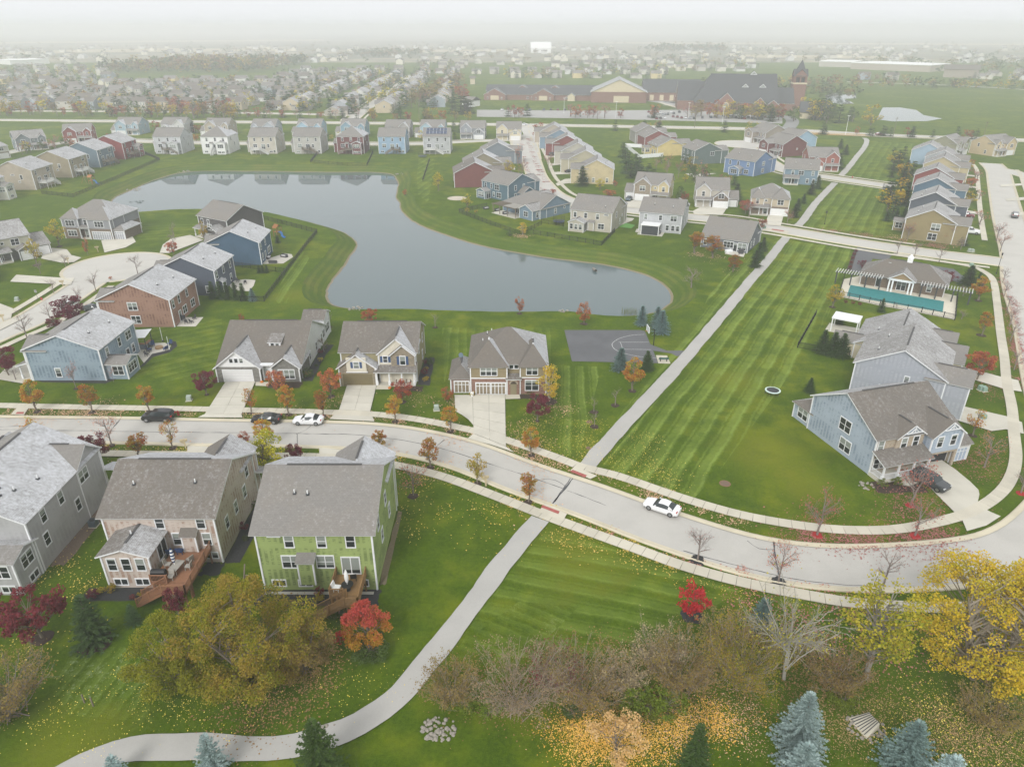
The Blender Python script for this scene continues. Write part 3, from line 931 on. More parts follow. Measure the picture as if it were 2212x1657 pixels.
 def win(s, vi, side, u, z, kind='s', sub=True, shutter=None, w=None, h=None):
  k = WK[kind]
  W_, H_ = w or k[0], h or k[1]
  f, g = win_mesh(W_, H_, k[2], k[3], trim=s.trim)
  o = put('door' if kind in 'vp' else 'window', f, s.root, s.wall_at(vi, side, u, z), SIDE_ROT[side])
  if sub: put('pane', g, o)
  if shutter is not None:
   key = (shutter.name, H_)
   if key not in SHUT:
    b = MB(); b.box(-0.2, 0.2, -0.06, 0, -H_ / 2, H_ / 2, shutter); SHUT[key] = b.mesh('shutter')
   for q in (-1, 1):
    put('shutter', SHUT[key], o, (q * (W_ / 2 + 0.33), 0, 0))
  return o
 def wins(s, spec):
  """'vol side kind u z; ...'"""
  for item in spec.split(';'):
   it = item.split()
   if len(it) == 5:
    s.win(int(it[0]), it[1], float(it[3]), float(it[4]), it[2])
 def garage(s, vi, side, u, w=4.9, h=2.25, mat=None, frame=None, style='rows', z0=0.05):
  mat, frame = mat or paint((0.70, 0.70, 0.69), 0.5, 0.05), frame or s.trim
  b = MB()
  b.box(-w / 2 - .12, -w / 2, -0.08, 0, 0, h + .12, frame); b.box(w / 2, w / 2 + .12, -0.08, 0, 0, h + .12, frame); b.box(-w / 2, w / 2, -0.08, 0, h, h + .12, frame)
  if style == 'bars':
   n = max(4, int(w / 0.62))
   for i in range(n + 1):
    x = -w / 2 + w * i / n
    b.box(x - .06, x + .06, -0.06, 0, 0, h, frame)
   for z in (0.04, h * 0.72, h - 0.05):
    b.box(-w / 2, w / 2, -0.063, 0, z - 0.05, z + 0.05, frame)
  o = b.build('garage_door', s.root, s.wall_at(vi, side, u, z0), SIDE_ROT[side])
  rows = 4
  for i in range(rows):
   p = MB()
   p.box(-w / 2, w / 2, -0.035, 0, h * i / rows + 0.012, h * (i + 1) / rows - 0.012, mat)
   p.build('panel', o)
  return o
 def porch(s, vi, side, u0, u1, depth, zroof=2.75, posts=3, pitch=0.3, rail=True, floor=True, post_w=0.16, roofmat=None, z0=0.3):
  """shed-roofed porch on posts"""
  sg = {'F': -1, 'B': 1}[side]
  v = s.vols[vi]
  cx = (v['x0'] + v['x1']) / 2
  a, b = sorted((cx + u0, cx + u1)) if side == 'F' else sorted((cx - u0, cx - u1))
  y = v['y0'] if side == 'F' else v['y1']
  yo = y + sg * depth
  po = empty('porch', (0, 0, 0), 0, s.root)
  m = MB()
  old = s.roofmat
  if roofmat: s.roofmat = roofmat
  s._roofslab(m, [(a - .3, yo + sg * .3, zroof), (b + .3, yo + sg * .3, zroof), (b + .3, y, zroof + depth * pitch + .1), (a - .3, y, zroof + depth * pitch + .1)])
  s.roofmat = old
  m.build('porch_roof', po)
  if floor:
   f = MB(); f.box(a, b, min(y, yo), max(y, yo), 0.0, z0, DRIVE); f.build('porch_floor', po)
  h = MB(); h.box(a, b, min(yo, yo - sg * .2), max(yo, yo - sg * .2), zroof - .32, zroof - .06, s.trim); h.build('beam', po)
  pm = MB(); pm.box(-post_w / 2, post_w / 2, -post_w / 2, post_w / 2, z0 if floor else 0, zroof - .3, s.trim)
  pm.box(-post_w * .9, post_w * .9, -post_w * .9, post_w * .9, z0 if floor else 0, (z0 if floor else 0) + .7, s.trim)
  pm = pm.mesh('post')
  xs = [a + .15 + (b - a - .3) * i / (posts - 1) for i in range(posts)]
  for x in xs:
   put('post', pm, po, (x, yo - sg * .1, 0))
  if rail:
   r = MB()
   for z in (z0 + .15, z0 + .95):
    r.box(a, b, yo - sg * .1 - .03, yo - sg * .1 + .03, z - .03, z + .03, s.trim)
    r.box(a + .1, a + .16, min(y, yo), max(y, yo), z - .03, z + .03, s.trim)
    r.box(b - .16, b - .1, min(y, yo), max(y, yo), z - .03, z + .03, s.trim)
   n = int((b - a) / .16)
   for i in range(n):
    x = a + .1 + (b - a - .2) * i / n
    r.box(x, x + .04, yo - sg * .1 - .02, yo - sg * .1 + .02, z0 + .1, z0 + .95, s.trim)
   for x in (a + .13, b - .13):
    for i in range(int(depth / .16)):
     yy = y + sg * (i * .16 + .1)
     r.box(x - .02, x + .02, yy - .02, yy + .02, z0 + .1, z0 + .95, s.trim)
   tag(r.build('balustrade', po), kind='stuff')
  return po
 def vents(s, pts):
  for i, (vi, x, y) in enumerate(pts):
   v = s.vols[vi]
   z = s.roof_z(vi, x, y)
   b = MB()
   b.tube([(0, 0, -0.1), (0, 0, 0.45)], [0.07, 0.07], WHITE, 8)
   b.box(-.16, .16, -.16, .16, -0.12, 0.05, DARKG)
   b.build('vent_pipe', v['roof'], (x, y, z + .08))
 def roof_z(s, vi, x, y):
  v = s.vols[vi]
  cx, cy = (v['x0'] + v['x1']) / 2, (v['y0'] + v['y1']) / 2
  if v['kind'] == 'x': return v['ridge'] - abs(y - cy) * v['pitch']
  if v['kind'] == 'y': return v['ridge'] - abs(x - cx) * v['pitch']
  W, D = v['x1'] - v['x0'], v['y1'] - v['y0']
  m_ = min(x - v['x0'], v['x1'] - x, y - v['y0'], v['y1'] - y)
  return v['eave'] + 0.1 + m_ * v['pitch']
 def wing(s, main, side, u0, u1, out, eave, pitch=None, wall=None, gable=None, roof='g', **kw):
  """gabled wing whose ridge runs back into the main roof"""
  m = s.vols[main]
  pitch = pitch or m['pitch']
  cx, cy = (m['x0'] + m['x1']) / 2, (m['y0'] + m['y1']) / 2
  half = (u1 - u0) / 2
  rz = eave + half * pitch
  inn = max(0.6, (rz - m['eave']) / m['pitch'] + 0.25)
  kw.setdefault('corner', side)
  if side == 'F': return s.vol(cx + u0, cx + u1, m['y0'] - out, m['y0'] + inn, eave, 'y' if roof == 'g' else roof, pitch, wall=wall, gable=gable, **kw)
  if side == 'B': return s.vol(cx - u1, cx - u0, m['y1'] - inn, m['y1'] + out, eave, 'y' if roof == 'g' else roof, pitch, wall=wall, gable=gable, **kw)
  if side == 'L': return s.vol(m['x0'] - out, m['x0'] + inn, cy - u1, cy - u0, eave, 'x' if roof == 'g' else roof, pitch, wall=wall, gable=gable, **kw)
  return s.vol(m['x1'] - inn, m['x1'] + out, cy + u0, cy + u1, eave, 'x' if roof == 'g' else roof, pitch, wall=wall, gable=gable, **kw)
 def bay(s, vi, side, u, w=1.9, z0=0.3, h=2.6, dep=0.8, roof=True):
  """small boxed bump-out with its own shed roof"""
  x, y, _ = s.wall_at(vi, side, u, 0)
  o = empty('bump_out', (x, y, 0), SIDE_ROT[side], s.root)
  b = MB(); b.box(-w / 2, w / 2, -dep, 0, z0, z0 + h, s.wall); b.build('wall', o)
  for q in (-1, 1):
   c = MB(); c.box(q * w / 2 - .08, q * w / 2 + .08, -dep - .05, -dep + .1, z0, z0 + h, s.trim); c.build('corner_board', o)
  r = MB(); s._roofslab(r, [(-w / 2 - .2, -dep - .25, z0 + h), (w / 2 + .2, -dep - .25, z0 + h), (w / 2 + .2, 0, z0 + h + .6), (-w / 2 - .2, 0, z0 + h + .6)]); r.build('roof', o)
  return o
CEDAR, PINE, GREYWOOD, WHITEWOOD = wood(lin(140, 100, 74)), wood(lin(138, 108, 70)), wood(lin(120, 110, 96)), wood((0.62, 0.62, 0.60))
def deck(h, x0, x1, y0, y1, z, mat, stair=None, name='deck', rails='FLR', gap=None, pmat=None):
 """raised deck in house coordinates; stair=(start xy, direction xy, width)"""
 pmat = pmat or mat
 o = empty(name, (0, 0, 0), 0, h.root)
 b = MB()
 n = max(3, int((y1 - y0) / 0.15))
 for i in range(n):
  ya = y0 + (y1 - y0) * i / n
  b.box(x0, x1, ya + .008, ya + (y1 - y0) / n - .008, z - .04, z, mat)
 tag(b.build('deck_boards', o), kind='stuff')
 j = MB()
 for (a, c, e, f) in ((x0, x1, y0, y0 + .05), (x0, x1, y1 - .05, y1), (x0, x0 + .05, y0, y1), (x1 - .05, x1, y0, y1)):
  j.box(a, c, e, f, z - .28, z - .045, pmat)
 j.build('rim_joist', o)
 pm = MB(); pm.box(-.07, .07, -.07, .07, 0, z - .05, pmat); pm = pm.mesh('post')
 for px in (x0 + .15, (x0 + x1) / 2, x1 - .15):
  for py in (y0 + .15, y1 - .15):
   put('post', pm, o, (px, py, 0))
 segs = {'B': ((x0, y1), (x1, y1)), 'F': ((x0, y0), (x1, y0)), 'L': ((x0, y0), (x0, y1)), 'R': ((x1, y0), (x1, y1))}
 def railing(a, c, z0, z1):
  a, c = Vector((*a, z0)), Vector((*c, z1))
  up = Vector((0, 0, 1))
  for dz in (0.12, 0.95):
   r = MB(); r.beam(a + up * dz, c + up * dz, .09, .06, pmat); r.build('rail', o)
  q = MB()
  L = (c - a).length
  k = int(L / .14)
  for i in range(k):
   p = a + (c - a) * ((i + .5) / k)
   q.box(p.x - .02, p.x + .02, p.y - .02, p.y + .02, p.z + .12, p.z + .95, pmat)
  if k: tag(q.build('baluster_row', o), kind='stuff')
  m = max(1, round(L / 1.8))
  for i in range(m + 1):
   p = a + (c - a) * (i / m)
   r = MB(); r.box(-.05, .05, -.05, .05, -0.25, 1.08, pmat); r.build('rail_post', o, p)
 for k in rails:
  a, c = segs[k]
  if gap and gap[0] == k:
   a, c = Vector(a), Vector(c)
   L = (c - a).length
   p, q = a + (c - a) * (gap[1] / L), a + (c - a) * (gap[2] / L)
   if (p - a).length > .3: railing(a, p, z, z)
   if (c - q).length > .3: railing(q, c, z, z)
  else:
   railing(a, c, z, z)
 if stair:
  (sx, sy), (dx, dy), wd = stair
  st = max(3, round(z / 0.18))
  run = 0.27
  nx, ny = -dy, dx
  tm = MB(); tm.box(-run / 2 - .02, run / 2 + .02, -wd / 2, wd / 2, -.03, .02, mat); tm = tm.mesh('tread')
  ang = math.atan2(dy, dx)
  for i in range(st):
   put('tread', tm, o, (sx + dx * run * (i + .5), sy + dy * run * (i + .5), z - (i + 1) * z / (st + 1)), ang)
  ex, ey = sx + dx * run * st, sy + dy * run * st
  for q in (-1, 1):
   r = MB(); r.beam((sx + nx * wd / 2 * q, sy + ny * wd / 2 * q, z - .2), (ex + nx * wd / 2 * q, ey + ny * wd / 2 * q, 0.02), .05, .26, pmat); r.build('stringer', o)
   railing((sx + nx * wd / 2 * q, sy + ny * wd / 2 * q), (ex + nx * wd / 2 * q, ey + ny * wd / 2 * q), z, 0.1)
 return o
# ---- colours
def C8(r, g, b): return tuple(round(v, 4) for v in lin(r, g, b))
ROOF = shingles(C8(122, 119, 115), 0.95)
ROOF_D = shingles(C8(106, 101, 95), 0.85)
STONE = masonry(C8(150, 138, 118), C8(118, 108, 94), C8(140, 134, 122), 0.45, 0.16)
STONE_G = masonry(C8(128, 126, 120), C8(98, 97, 94), C8(130, 128, 122), 0.5, 0.16)
BRICK_R = masonry(C8(140, 98, 82), C8(112, 84, 74), C8(150, 140, 128), 0.24, 0.08)
BRICK_B = masonry(C8(118, 102, 86), C8(98, 86, 74), C8(130, 122, 110), 0.24, 0.08)
BRICK_T = masonry(C8(176, 162, 142), C8(150, 136, 118), C8(170, 162, 150), 0.24, 0.08)
# ------------------------------------------------------------------ the houses along the main street
def house_A():
 c = C8(168, 168, 168)
 h = House((-58.9, 68.3), 180, siding(c, 0.3), ROOF, 'light grey house cut off by the left edge, grey roof with frost, nearest the bottom')
 m = h.vol(-7, 7, -7.4, 7.4, 7.0, 'y', 0.5)
 h.vol(-7, -1.5, 7.0, 10.8, 4.4, 'x', 0.35, vent=False)
 f = h.vol(-7, 3, -7.7, -2.5, 7.0, 'x', 0.75)
 h.wing(m, 'F', 2.2, 6.6, 1.2, 7.0, 0.7)
 h.wins('0 L d 3.6 5.6; 0 L s -1.2 5.7; 0 L s -4.6 5.7; 0 L s 1.2 3.0; 1 L d 0.2 3.2; 1 L b 0.3 0.8; 0 L s -5.2 3.0; 1 B d 1.2 3.1; 1 B b 1.4 0.8; 0 B s -2.5 5.6; 0 B s -5 5.6')
 h.porch(0, 'F', -9.3, -6.6, 3.0, 2.9, 2, rail=False)
 h.vents([(0, -4.2, 3.8), (0, -3.0, 4.3), (0, -3.6, 5.2), (0, -5.0, 1.0), (0, -2.2, 6.0)])
def house_B():
 c = C8(190, 178, 168)
 w = siding(c, 0.85, C8(150, 122, 106))
 h = House((-38.7, 69.0), 180, w, ROOF_D, 'beige two-storey house with a cedar deck and sunroom, back to camera')
 m = h.vol(-6.1, 6.1, -6.3, 6.3, 6.5, 'x', 0.5, oh=0.45)
 s_ = h.vol(-0.4, 4.6, 5.6, 10.4, 4.5, 'y', 0.33, oh=0.4)
 h.wing(m, 'F', -6.1, -0.4, 1.4, 6.5, 0.62)
 h.wins('0 B s 0.1 5.55; 0 B s 4.6 5.55; 0 B s 1.6 3.3; 0 B s 4.9 3.3; 0 B b 5.0 1.0; 1 B s -1.5 3.2; 1 B s 0 3.2; 1 B s 1.5 3.2; 1 B b -1.1 0.85; 1 B b 1.2 0.85; 1 L v 0.4 3.15; 1 R s 0 3.2; 0 L s -3.5 3.4; 0 L s -0.6 3.4; 0 L s 2.4 3.5; 0 L s 4.0 5.4; 0 R s 2 5.5; 0 R d -2 3')
 h.bay(0, 'B', 3.2, 1.5, 2.05, 2.2, 0.7)
 h.porch(0, 'F', -7.6, -4.6, 2.4, 2.9, 2, rail=False)
 h.vents([(0, -3.2, 2.8), (0, 3.6, 3.0), (1, 2.1, 8.2)])
 deck(h, -5.1, -0.9, 6.4, 11.8, 2.0, CEDAR, None, rails='BL', gap=('B', 0, 2.4))
 deck(h, -5.1, -2.7, 11.85, 13.3, 1.97, CEDAR, ((-2.65, 12.6), (1, 0), 1.3), 'stair_landing', rails='LB')
def house_C():
 c = C8(148, 164, 102)
 w = siding(c, 1.0, C8(108, 124, 74))
 h = House((-20.45, 65.3), 180, w, ROOF, 'lime green two-storey house with grey roof and small wooden deck')
 m = h.vol(-6, 6, -7, 7, 7.8, 'x', 0.5, oh=0.5)
 h.wing(m, 'F', -6.0, 0.6, 1.0, 7.8, 0.66)
 h.wins('0 B w -4.1 7.35; 0 B s -2.6 6.55; 0 B s 0.75 6.55; 0 B s 3.75 6.55; 0 B d -2.75 3.85; 0 B d 0.85 3.85; 0 B v 3.5 3.35; 0 B b -4.4 0.95; 0 B b -1.6 0.95; 0 B b 4.4 0.95; 0 L s -3.6 6.3; 0 L s -2.2 3.6; 0 L s 1.0 6.2; 0 L s 2.6 3.4; 0 R s 1 6')
 h.bay(0, 'B', -1.0, 1.6, 1.5, 3.0, 0.9)
 h.vents([(0, 2.6, 3.2), (0, 1.2, 3.3)])
 deck(h, -5.0, -1.9, 7.1, 10.2, 2.2, PINE, None, rails='LR')
 deck(h, -5.0, -3.7, 10.25, 11.6, 2.17, PINE, ((-3.65, 10.95), (1, 0), 1.15), 'stair_landing', rails='LB')
 deck(h, -3.3, -1.9, 10.22, 10.32, 2.2, PINE, None, 'deck_edge', rails='B')
 b = MB()
 b.box(-5.7, 5.9, 7.35, 7.75, 0.0, 0.06, concrete((0.45, 0.43, 0.38))); b.build('footing', h.root)
house_A(); house_B(); house_C()
def side_house(loc, deg, wall, label, w=12.0, d=13.5, eave=5.9, pitch=0.42, sun=None, gar=1, win='', roof=None, wing_w=6.2, wing_out=3.2, wing_eave=5.6, back='', bay=None, porch=True, group=None, pg=True):
 """two-storey house with its ridge along the street, a gabled front wing and plain gable ends"""
 h = House(loc, deg, wall, roof or ROOF, label, group=group)
 m = h.vol(-w / 2, w / 2, -d / 2, d / 2, eave, 'x', pitch, oh=0.4)
 u0, u1 = (-w / 2 + 0.0, -w / 2 + wing_w) if gar > 0 else (w / 2 - wing_w, w / 2)
 g_ = h.wing(m, 'F', u0, u1, wing_out, wing_eave, 0.5)
 h.garage(g_, 'F', 0, 4.8)
 h.wins('%d F d 0 4.3' % g_)
 cu = (u1 + w / 2) / 2 if gar > 0 else (u0 - w / 2) / 2
 h.wins('0 F s %f 4.3; 0 F s %f 4.3; 0 F p %f 1.3; 0 F s %f 1.6' % (cu - 1.3, cu + 1.4, cu - 0.8, cu + 1.4))
 if porch:
  a, b = (u1 + .1, w / 2 - .1) if gar > 0 else (-w / 2 + .1, u0 - .1)
  h.porch(0, 'F', a, b, 2.0, 2.75, 3, rail=False)
 h.wins(win);
 if sun:                                     # sunroom on the back: (u0, u1, out, eave)
  s_ = h.wing(m, 'B', sun[0], sun[1], sun[2], sun[3], 0.38, vent=True)
  v = h.vols[s_]
  if v['y0'] < d / 2 - 1.2: pass
  h.wins('%d B t 0 1.65; %d L d %f 1.65; %d R d %f 1.65' % (s_, s_, -(v['y1'] - v['y0']) / 2 + sun[2] / 2 if False else -0.3 - (d / 2 - v['y0']) / 2, s_, 0.3 + (d / 2 - v['y0']) / 2))
 if bay is not None: h.bay(0, 'B', bay, 1.7, 0.1, 2.5, 0.8)
 h.wins(back)
 h.vents([(0, w * 0.2, d * 0.25), (0, -w * 0.25, d * 0.3)])
 return h
BK = '0 B s -4.2 4.4; 0 B s -0.6 4.4; 0 B s 3.9 4.4; 0 B d -3.6 1.6; 0 B v 0 1.2; 0 B d 3.6 1.6'
# cul-de-sac row: fronts to the left, backs to the right
hD = side_house((-75.5, 114.9), -90, siding(C8(136, 152, 164), 1.0, C8(96, 114, 128)), 'light blue house with damp-streaked gable wall beside the orange street trees', 12.2, 12.4, 5.9, 0.4, sun=(-5.6, -1.6, 3.6, 2.9), win='0 R s -1.6 1.5; 0 L d 0 4.2', back='0 B s -3.8 4.3; 0 B s 0.4 4.4; 0 B d 3.6 4.4; 0 B p 2.2 1.2; 0 B s 4.2 1.6', gar=-1, wing_out=0.25, porch=False)
hD.porch(0, 'F', 1.2, 6.0, 2.0, 2.75, 3, rail=False)
hE = side_house((-75.0, 139.3), -90, siding(C8(150, 118, 102), 1.0, C8(112, 80, 66)), 'brown two-storey house with plain gable and small concrete patio', 12.6, 14.2, 5.9, 0.45, win='0 R d -0.4 4.4; 0 R d -0.3 1.6', back='0 B s -5 4.4; 0 B s -2.2 4.5; 0 B s 1.6 4.5; 0 B p -3.0 1.2; 0 B d -0.6 1.7; 0 B d 3.4 1.7', gar=-1, wing_out=0.25, porch=False)
hF = side_house((-72.7, 157.6), -90, siding(C8(82, 90, 104), 0.25), 'slate blue house between the brown and navy houses, evergreens by its patio', 11.6, 13.2, 5.9, 0.45, win='0 R s 4.6 1.4; 0 R s 1.5 1.4', back='0 B s -4.6 4.4; 0 B s -0.6 4.4; 0 B s 3.6 4.4; 0 B v -1.4 1.2; 0 B s 3.0 1.5', bay=-3.2, gar=-1, wing_out=0.25, porch=False)
hG = side_house((-70.4, 180.2), -86, siding(C8(66, 92, 114), 0.2), 'navy blue house near the pond peninsula with curved patio', 11.8, 13.0, 5.9, 0.45, win='', back='0 B s -4.4 4.4; 0 B s 0 4.4; 0 B t 2.6 1.6; 0 B s -3.9 1.6; 0 B p -1.2 1.2', gar=-1, wing_out=0.25, porch=False)
hH = side_house((-81.5, 205.5), -32, siding(C8(88, 86, 86), 0.4), 'charcoal house with stone front at the end of the cul-de-sac by the pond', 12.5, 12.5, 5.9, 0.5, gar=-1, wing_eave=3.0, wing_w=6.5)
def house_I():
 h = House((-119.4, 206.6), -6, siding(C8(140, 142, 146)), ROOF, 'brown brick hip-roofed house facing the cul-de-sac, three-car garage')
 b = BRICK_B
 m = h.vol(-7.4, 7.4, -6.2, 6.2, 5.9, 'hip', 0.6, oh=0.4, base=(b, 'FR'), base_h=3.1)
 h.vol(-7.4, -2.5, -7.2, -2.0, 5.9, 'hip', 0.9, oh=0.35, base=(b, 'FLR'), base_h=3.1)
 h.vol(0.6, 7.4, -7.6, -1.0, 5.9, 'hip', 0.85, oh=0.35, base=(b, 'FLR'), base_h=3.1)
 h.vol(7.3, 10.6, -6.9, 1.2, 2.9, 'hip', 0.6, wall=b)
 h.garage(2, 'F', 0.1, 5.4, 2.2, paint(C8(150, 152, 158), 0.5, 0.05), style='bars'); h.garage(3, 'F', 0, 2.6, 2.2, paint(C8(150, 152, 158), 0.5, 0.05), style='bars')
 h.wins('1 F t 0 4.4; 1 F t 0 1.6; 0 F d -0.6 4.5; 2 F t 0 4.4; 0 F p -1.2 1.25; 0 L s -3 4.4; 0 L s 2 4.4; 0 L s -3 1.6')
 h.porch(0, 'F', -2.4, 0.5, 1.4, 3.3, 2, rail=False)
house_I()
def house_J():
 h = House((-135.0, 181.5), 47, siding(C8(178, 176, 158)), ROOF, 'stone and cream house at left edge with covered porch and white garage doors')
 m = h.vol(-7, 7, -6, 6, 5.9, 'x', 0.5, base=(STONE_G, 'F'), base_h=3.0)
 g_ = h.wing(m, 'F', -4.6, -0.4, 0.9, 5.9, 0.8, wall=STONE_G, gable=siding(C8(178, 176, 158)))
 h.vol(6.9, 11.0, -6.5, 2.5, 2.9, 'x', 0.5, wall=STONE_G)
 h.vol(3.2, 7.0, -8.4, -5.5, 2.9, 'y', 0.5, wall=STONE_G)
 h.garage(3, 'F', 0, 2.7); h.garage(2, 'F', 0.2, 2.8, style='bars')
 h.wins('%d F d 0 4.4; 0 F d 3.6 4.5; 0 F q 0.7 4.6; 0 F p -0.4 1.3; 0 F d -3 1.6; 0 R s -2 4.4' % g_)
 h.porch(0, 'F', -6.2, 1.6, 2.4, 2.8, 4, rail=False)
house_J()
def house_K():
 h = House((-133.0, 160.5), 52, siding(C8(130, 150, 170)), ROOF, 'blue-gabled house with stone garage cropped by the left edge')
 m = h.vol(-6, 6, -6, 6, 3.2, 'x', 0.55)
 g_ = h.vol(0, 6.6, -9.5, -1.0, 3.0, 'y', 0.62, wall=STONE_G, gable=siding(C8(130, 150, 170)))
 h.garage(g_, 'F', 0, 4.8, style='bars'); h.wins('%d F q -0.7 4.0; %d F q 0 4.0; %d F q 0.7 4.0; 0 F d -3 1.6' % (g_, g_, g_))
house_K()
def house_L():
 wh = siding(C8(214, 215, 216), 0.1)
 board = siding(C8(222, 222, 222))
 h = House((-43.0, 118.2), 0, wh, ROOF_D, 'white ranch house with grey stone front and dormer, white garage door')
 m = h.vol(-6.9, 7.0, -8.6, 8.8, 2.9, 'x', 0.5, oh=0.4)
 g_ = h.vol(-7.0, 0.4, -10.0, -2.0, 2.85, 'y', 0.78, wall=STONE_G, gable=board, oh=0.42)
 r_ = h.vol(2.4, 7.05, -9.9, -3.5, 2.85, 'y', 0.78, wall=STONE_G, gable=STONE_G, oh=0.4)
 h.vol(3.2, 7.1, 8.0, 12.4, 4.4, 'x', 0.5, wall=wh)
 h.vol(0.9, 2.9, -5.2, -1.0, 5.35, 'shF', 0.22, z0=3.0, oh=0.3, wall=board)
 h.garage(g_, 'F', -0.1, 4.9, 2.2, paint(C8(205, 205, 205), 0.5, 0.04))
 h.wins('%d F r -0.85 4.0; %d F r 0 4.0; %d F r 0.85 4.0; 4 F r -0.42 4.8; 4 F r 0.42 4.8; %d F t 0.1 1.45; 0 R s -3 1.7; 0 R s 1.5 1.6; 0 R s 5.5 1.6; 0 R d 7.4 1.8; 3 R t 0 1.9; 0 F p -0.1 1.2; 0 L s 0 1.6' % (g_, g_, g_, r_))
 b = MB(); b.box(0.5, 0.75, -9.3, -9.05, 0, 2.9, TRIM); b.build('porch_post', h.root)
 b = MB(); b.box(1.9, 2.15, -9.3, -9.05, 0, 2.9, TRIM); b.build('porch_post', h.root)
 b = MB(); b.box(0.3, 2.5, -9.4, -8.5, 2.72, 2.98, TRIM); b.build('porch_beam', h.root)
house_L()
def house_M():
 cream = siding(C8(206, 200, 184))
 blue = paint(C8(52, 76, 112), 0.5, 0.05)
 h = House((-22.4, 114.1), 0, siding(C8(150, 142, 110)), ROOF_D, 'tan stone house with blue shutters and olive garage door')
 m = h.vol(-6.3, 6.3, -5.6, 6.0, 5.6, 'x', 0.52, oh=0.4)
 r_ = h.wing(m, 'F', 0.1, 6.2, 0.7, 5.6, 0.85, wall=cream, gable=cream)
 r2 = h.wing(m, 'F', 2.2, 6.15, 1.0, 5.5, 0.85, wall=STONE, gable=STONE, z0=2.9, corner=False)
 g_ = h.vol(-6.5, -0.3, -7.4, -1.2, 3.6, 'y', 0.75, wall=STONE, oh=0.45)
 b = MB(); b.box(-5.05, -1.75, -7.62, -7.4, 2.75, 5.25, cream); b.build('cream_panel', h.root)
 b = MB(); b.box(-5.2, -1.6, -7.66, -7.4, 2.62, 2.76, TRIM); b.build('ledge', h.root)
 h.garage(g_, 'F', 0, 5.0, 2.25, paint(C8(112, 102, 74), 0.6, 0.05), paint(C8(150, 140, 118)))
 o = h.win(g_, 'F', 0, 4.0, 'c', shutter=blue); o.location.y -= 0.22
 h.win(r2, 'F', 0, 4.35, 's', shutter=blue); h.win(r_, 'F', -1.9, 4.45, 'c', shutter=blue, w=0.7)
 h.wins('0 F d 4.3 1.6; 0 R s -2 4.4; 0 R s 2 1.6; 0 R s 3 4.4; 0 L s 0 4.4')
 d = MB(); d.box(-.5, .5, -.06, 0, 0, 2.15, paint(C8(176, 178, 118), 0.5, 0.05)); d.box(-.62, -.5, -.08, 0, 0, 2.27, TRIM); d.box(.5, .62, -.08, 0, 0, 2.27, TRIM); d.box(-.5, .5, -.08, 0, 2.15, 2.27, TRIM)
 d.build('door', h.root, (0.75, -5.6, 0.3))
 h.porch(0, 'F', -0.35, 6.2, 2.0, 2.75, 4, rail=False, pitch=0.45, post_w=0.22)
 for k, x in enumerate((3.2, 4.9)):
  q = MB(); q.box(-.35, .35, -.3, .3, .3, .45, paint(C8(90, 60, 44))); q.box(-.35, .35, .22, .32, .45, 1.05, paint(C8(90, 60, 44))); q.box(-.3, .3, -.25, .2, .45, .58, paint(C8(200, 196, 186))); q.box(-.38, -.3, -.3, .3, .3, .75, paint(C8(90, 60, 44))); q.box(.3, .38, -.3, .3, .3, .75, paint(C8(90, 60, 44)))
  tag(q.build('porch_chair', None, (-22.4 + x, 107.6, 0.0)), ['brown porch chair with pale cushion, left of the pair under the blue-shuttered house porch', 'brown porch chair with pale cushion, right of the pair under the blue-shuttered house porch'][k], 'chair')
house_M()
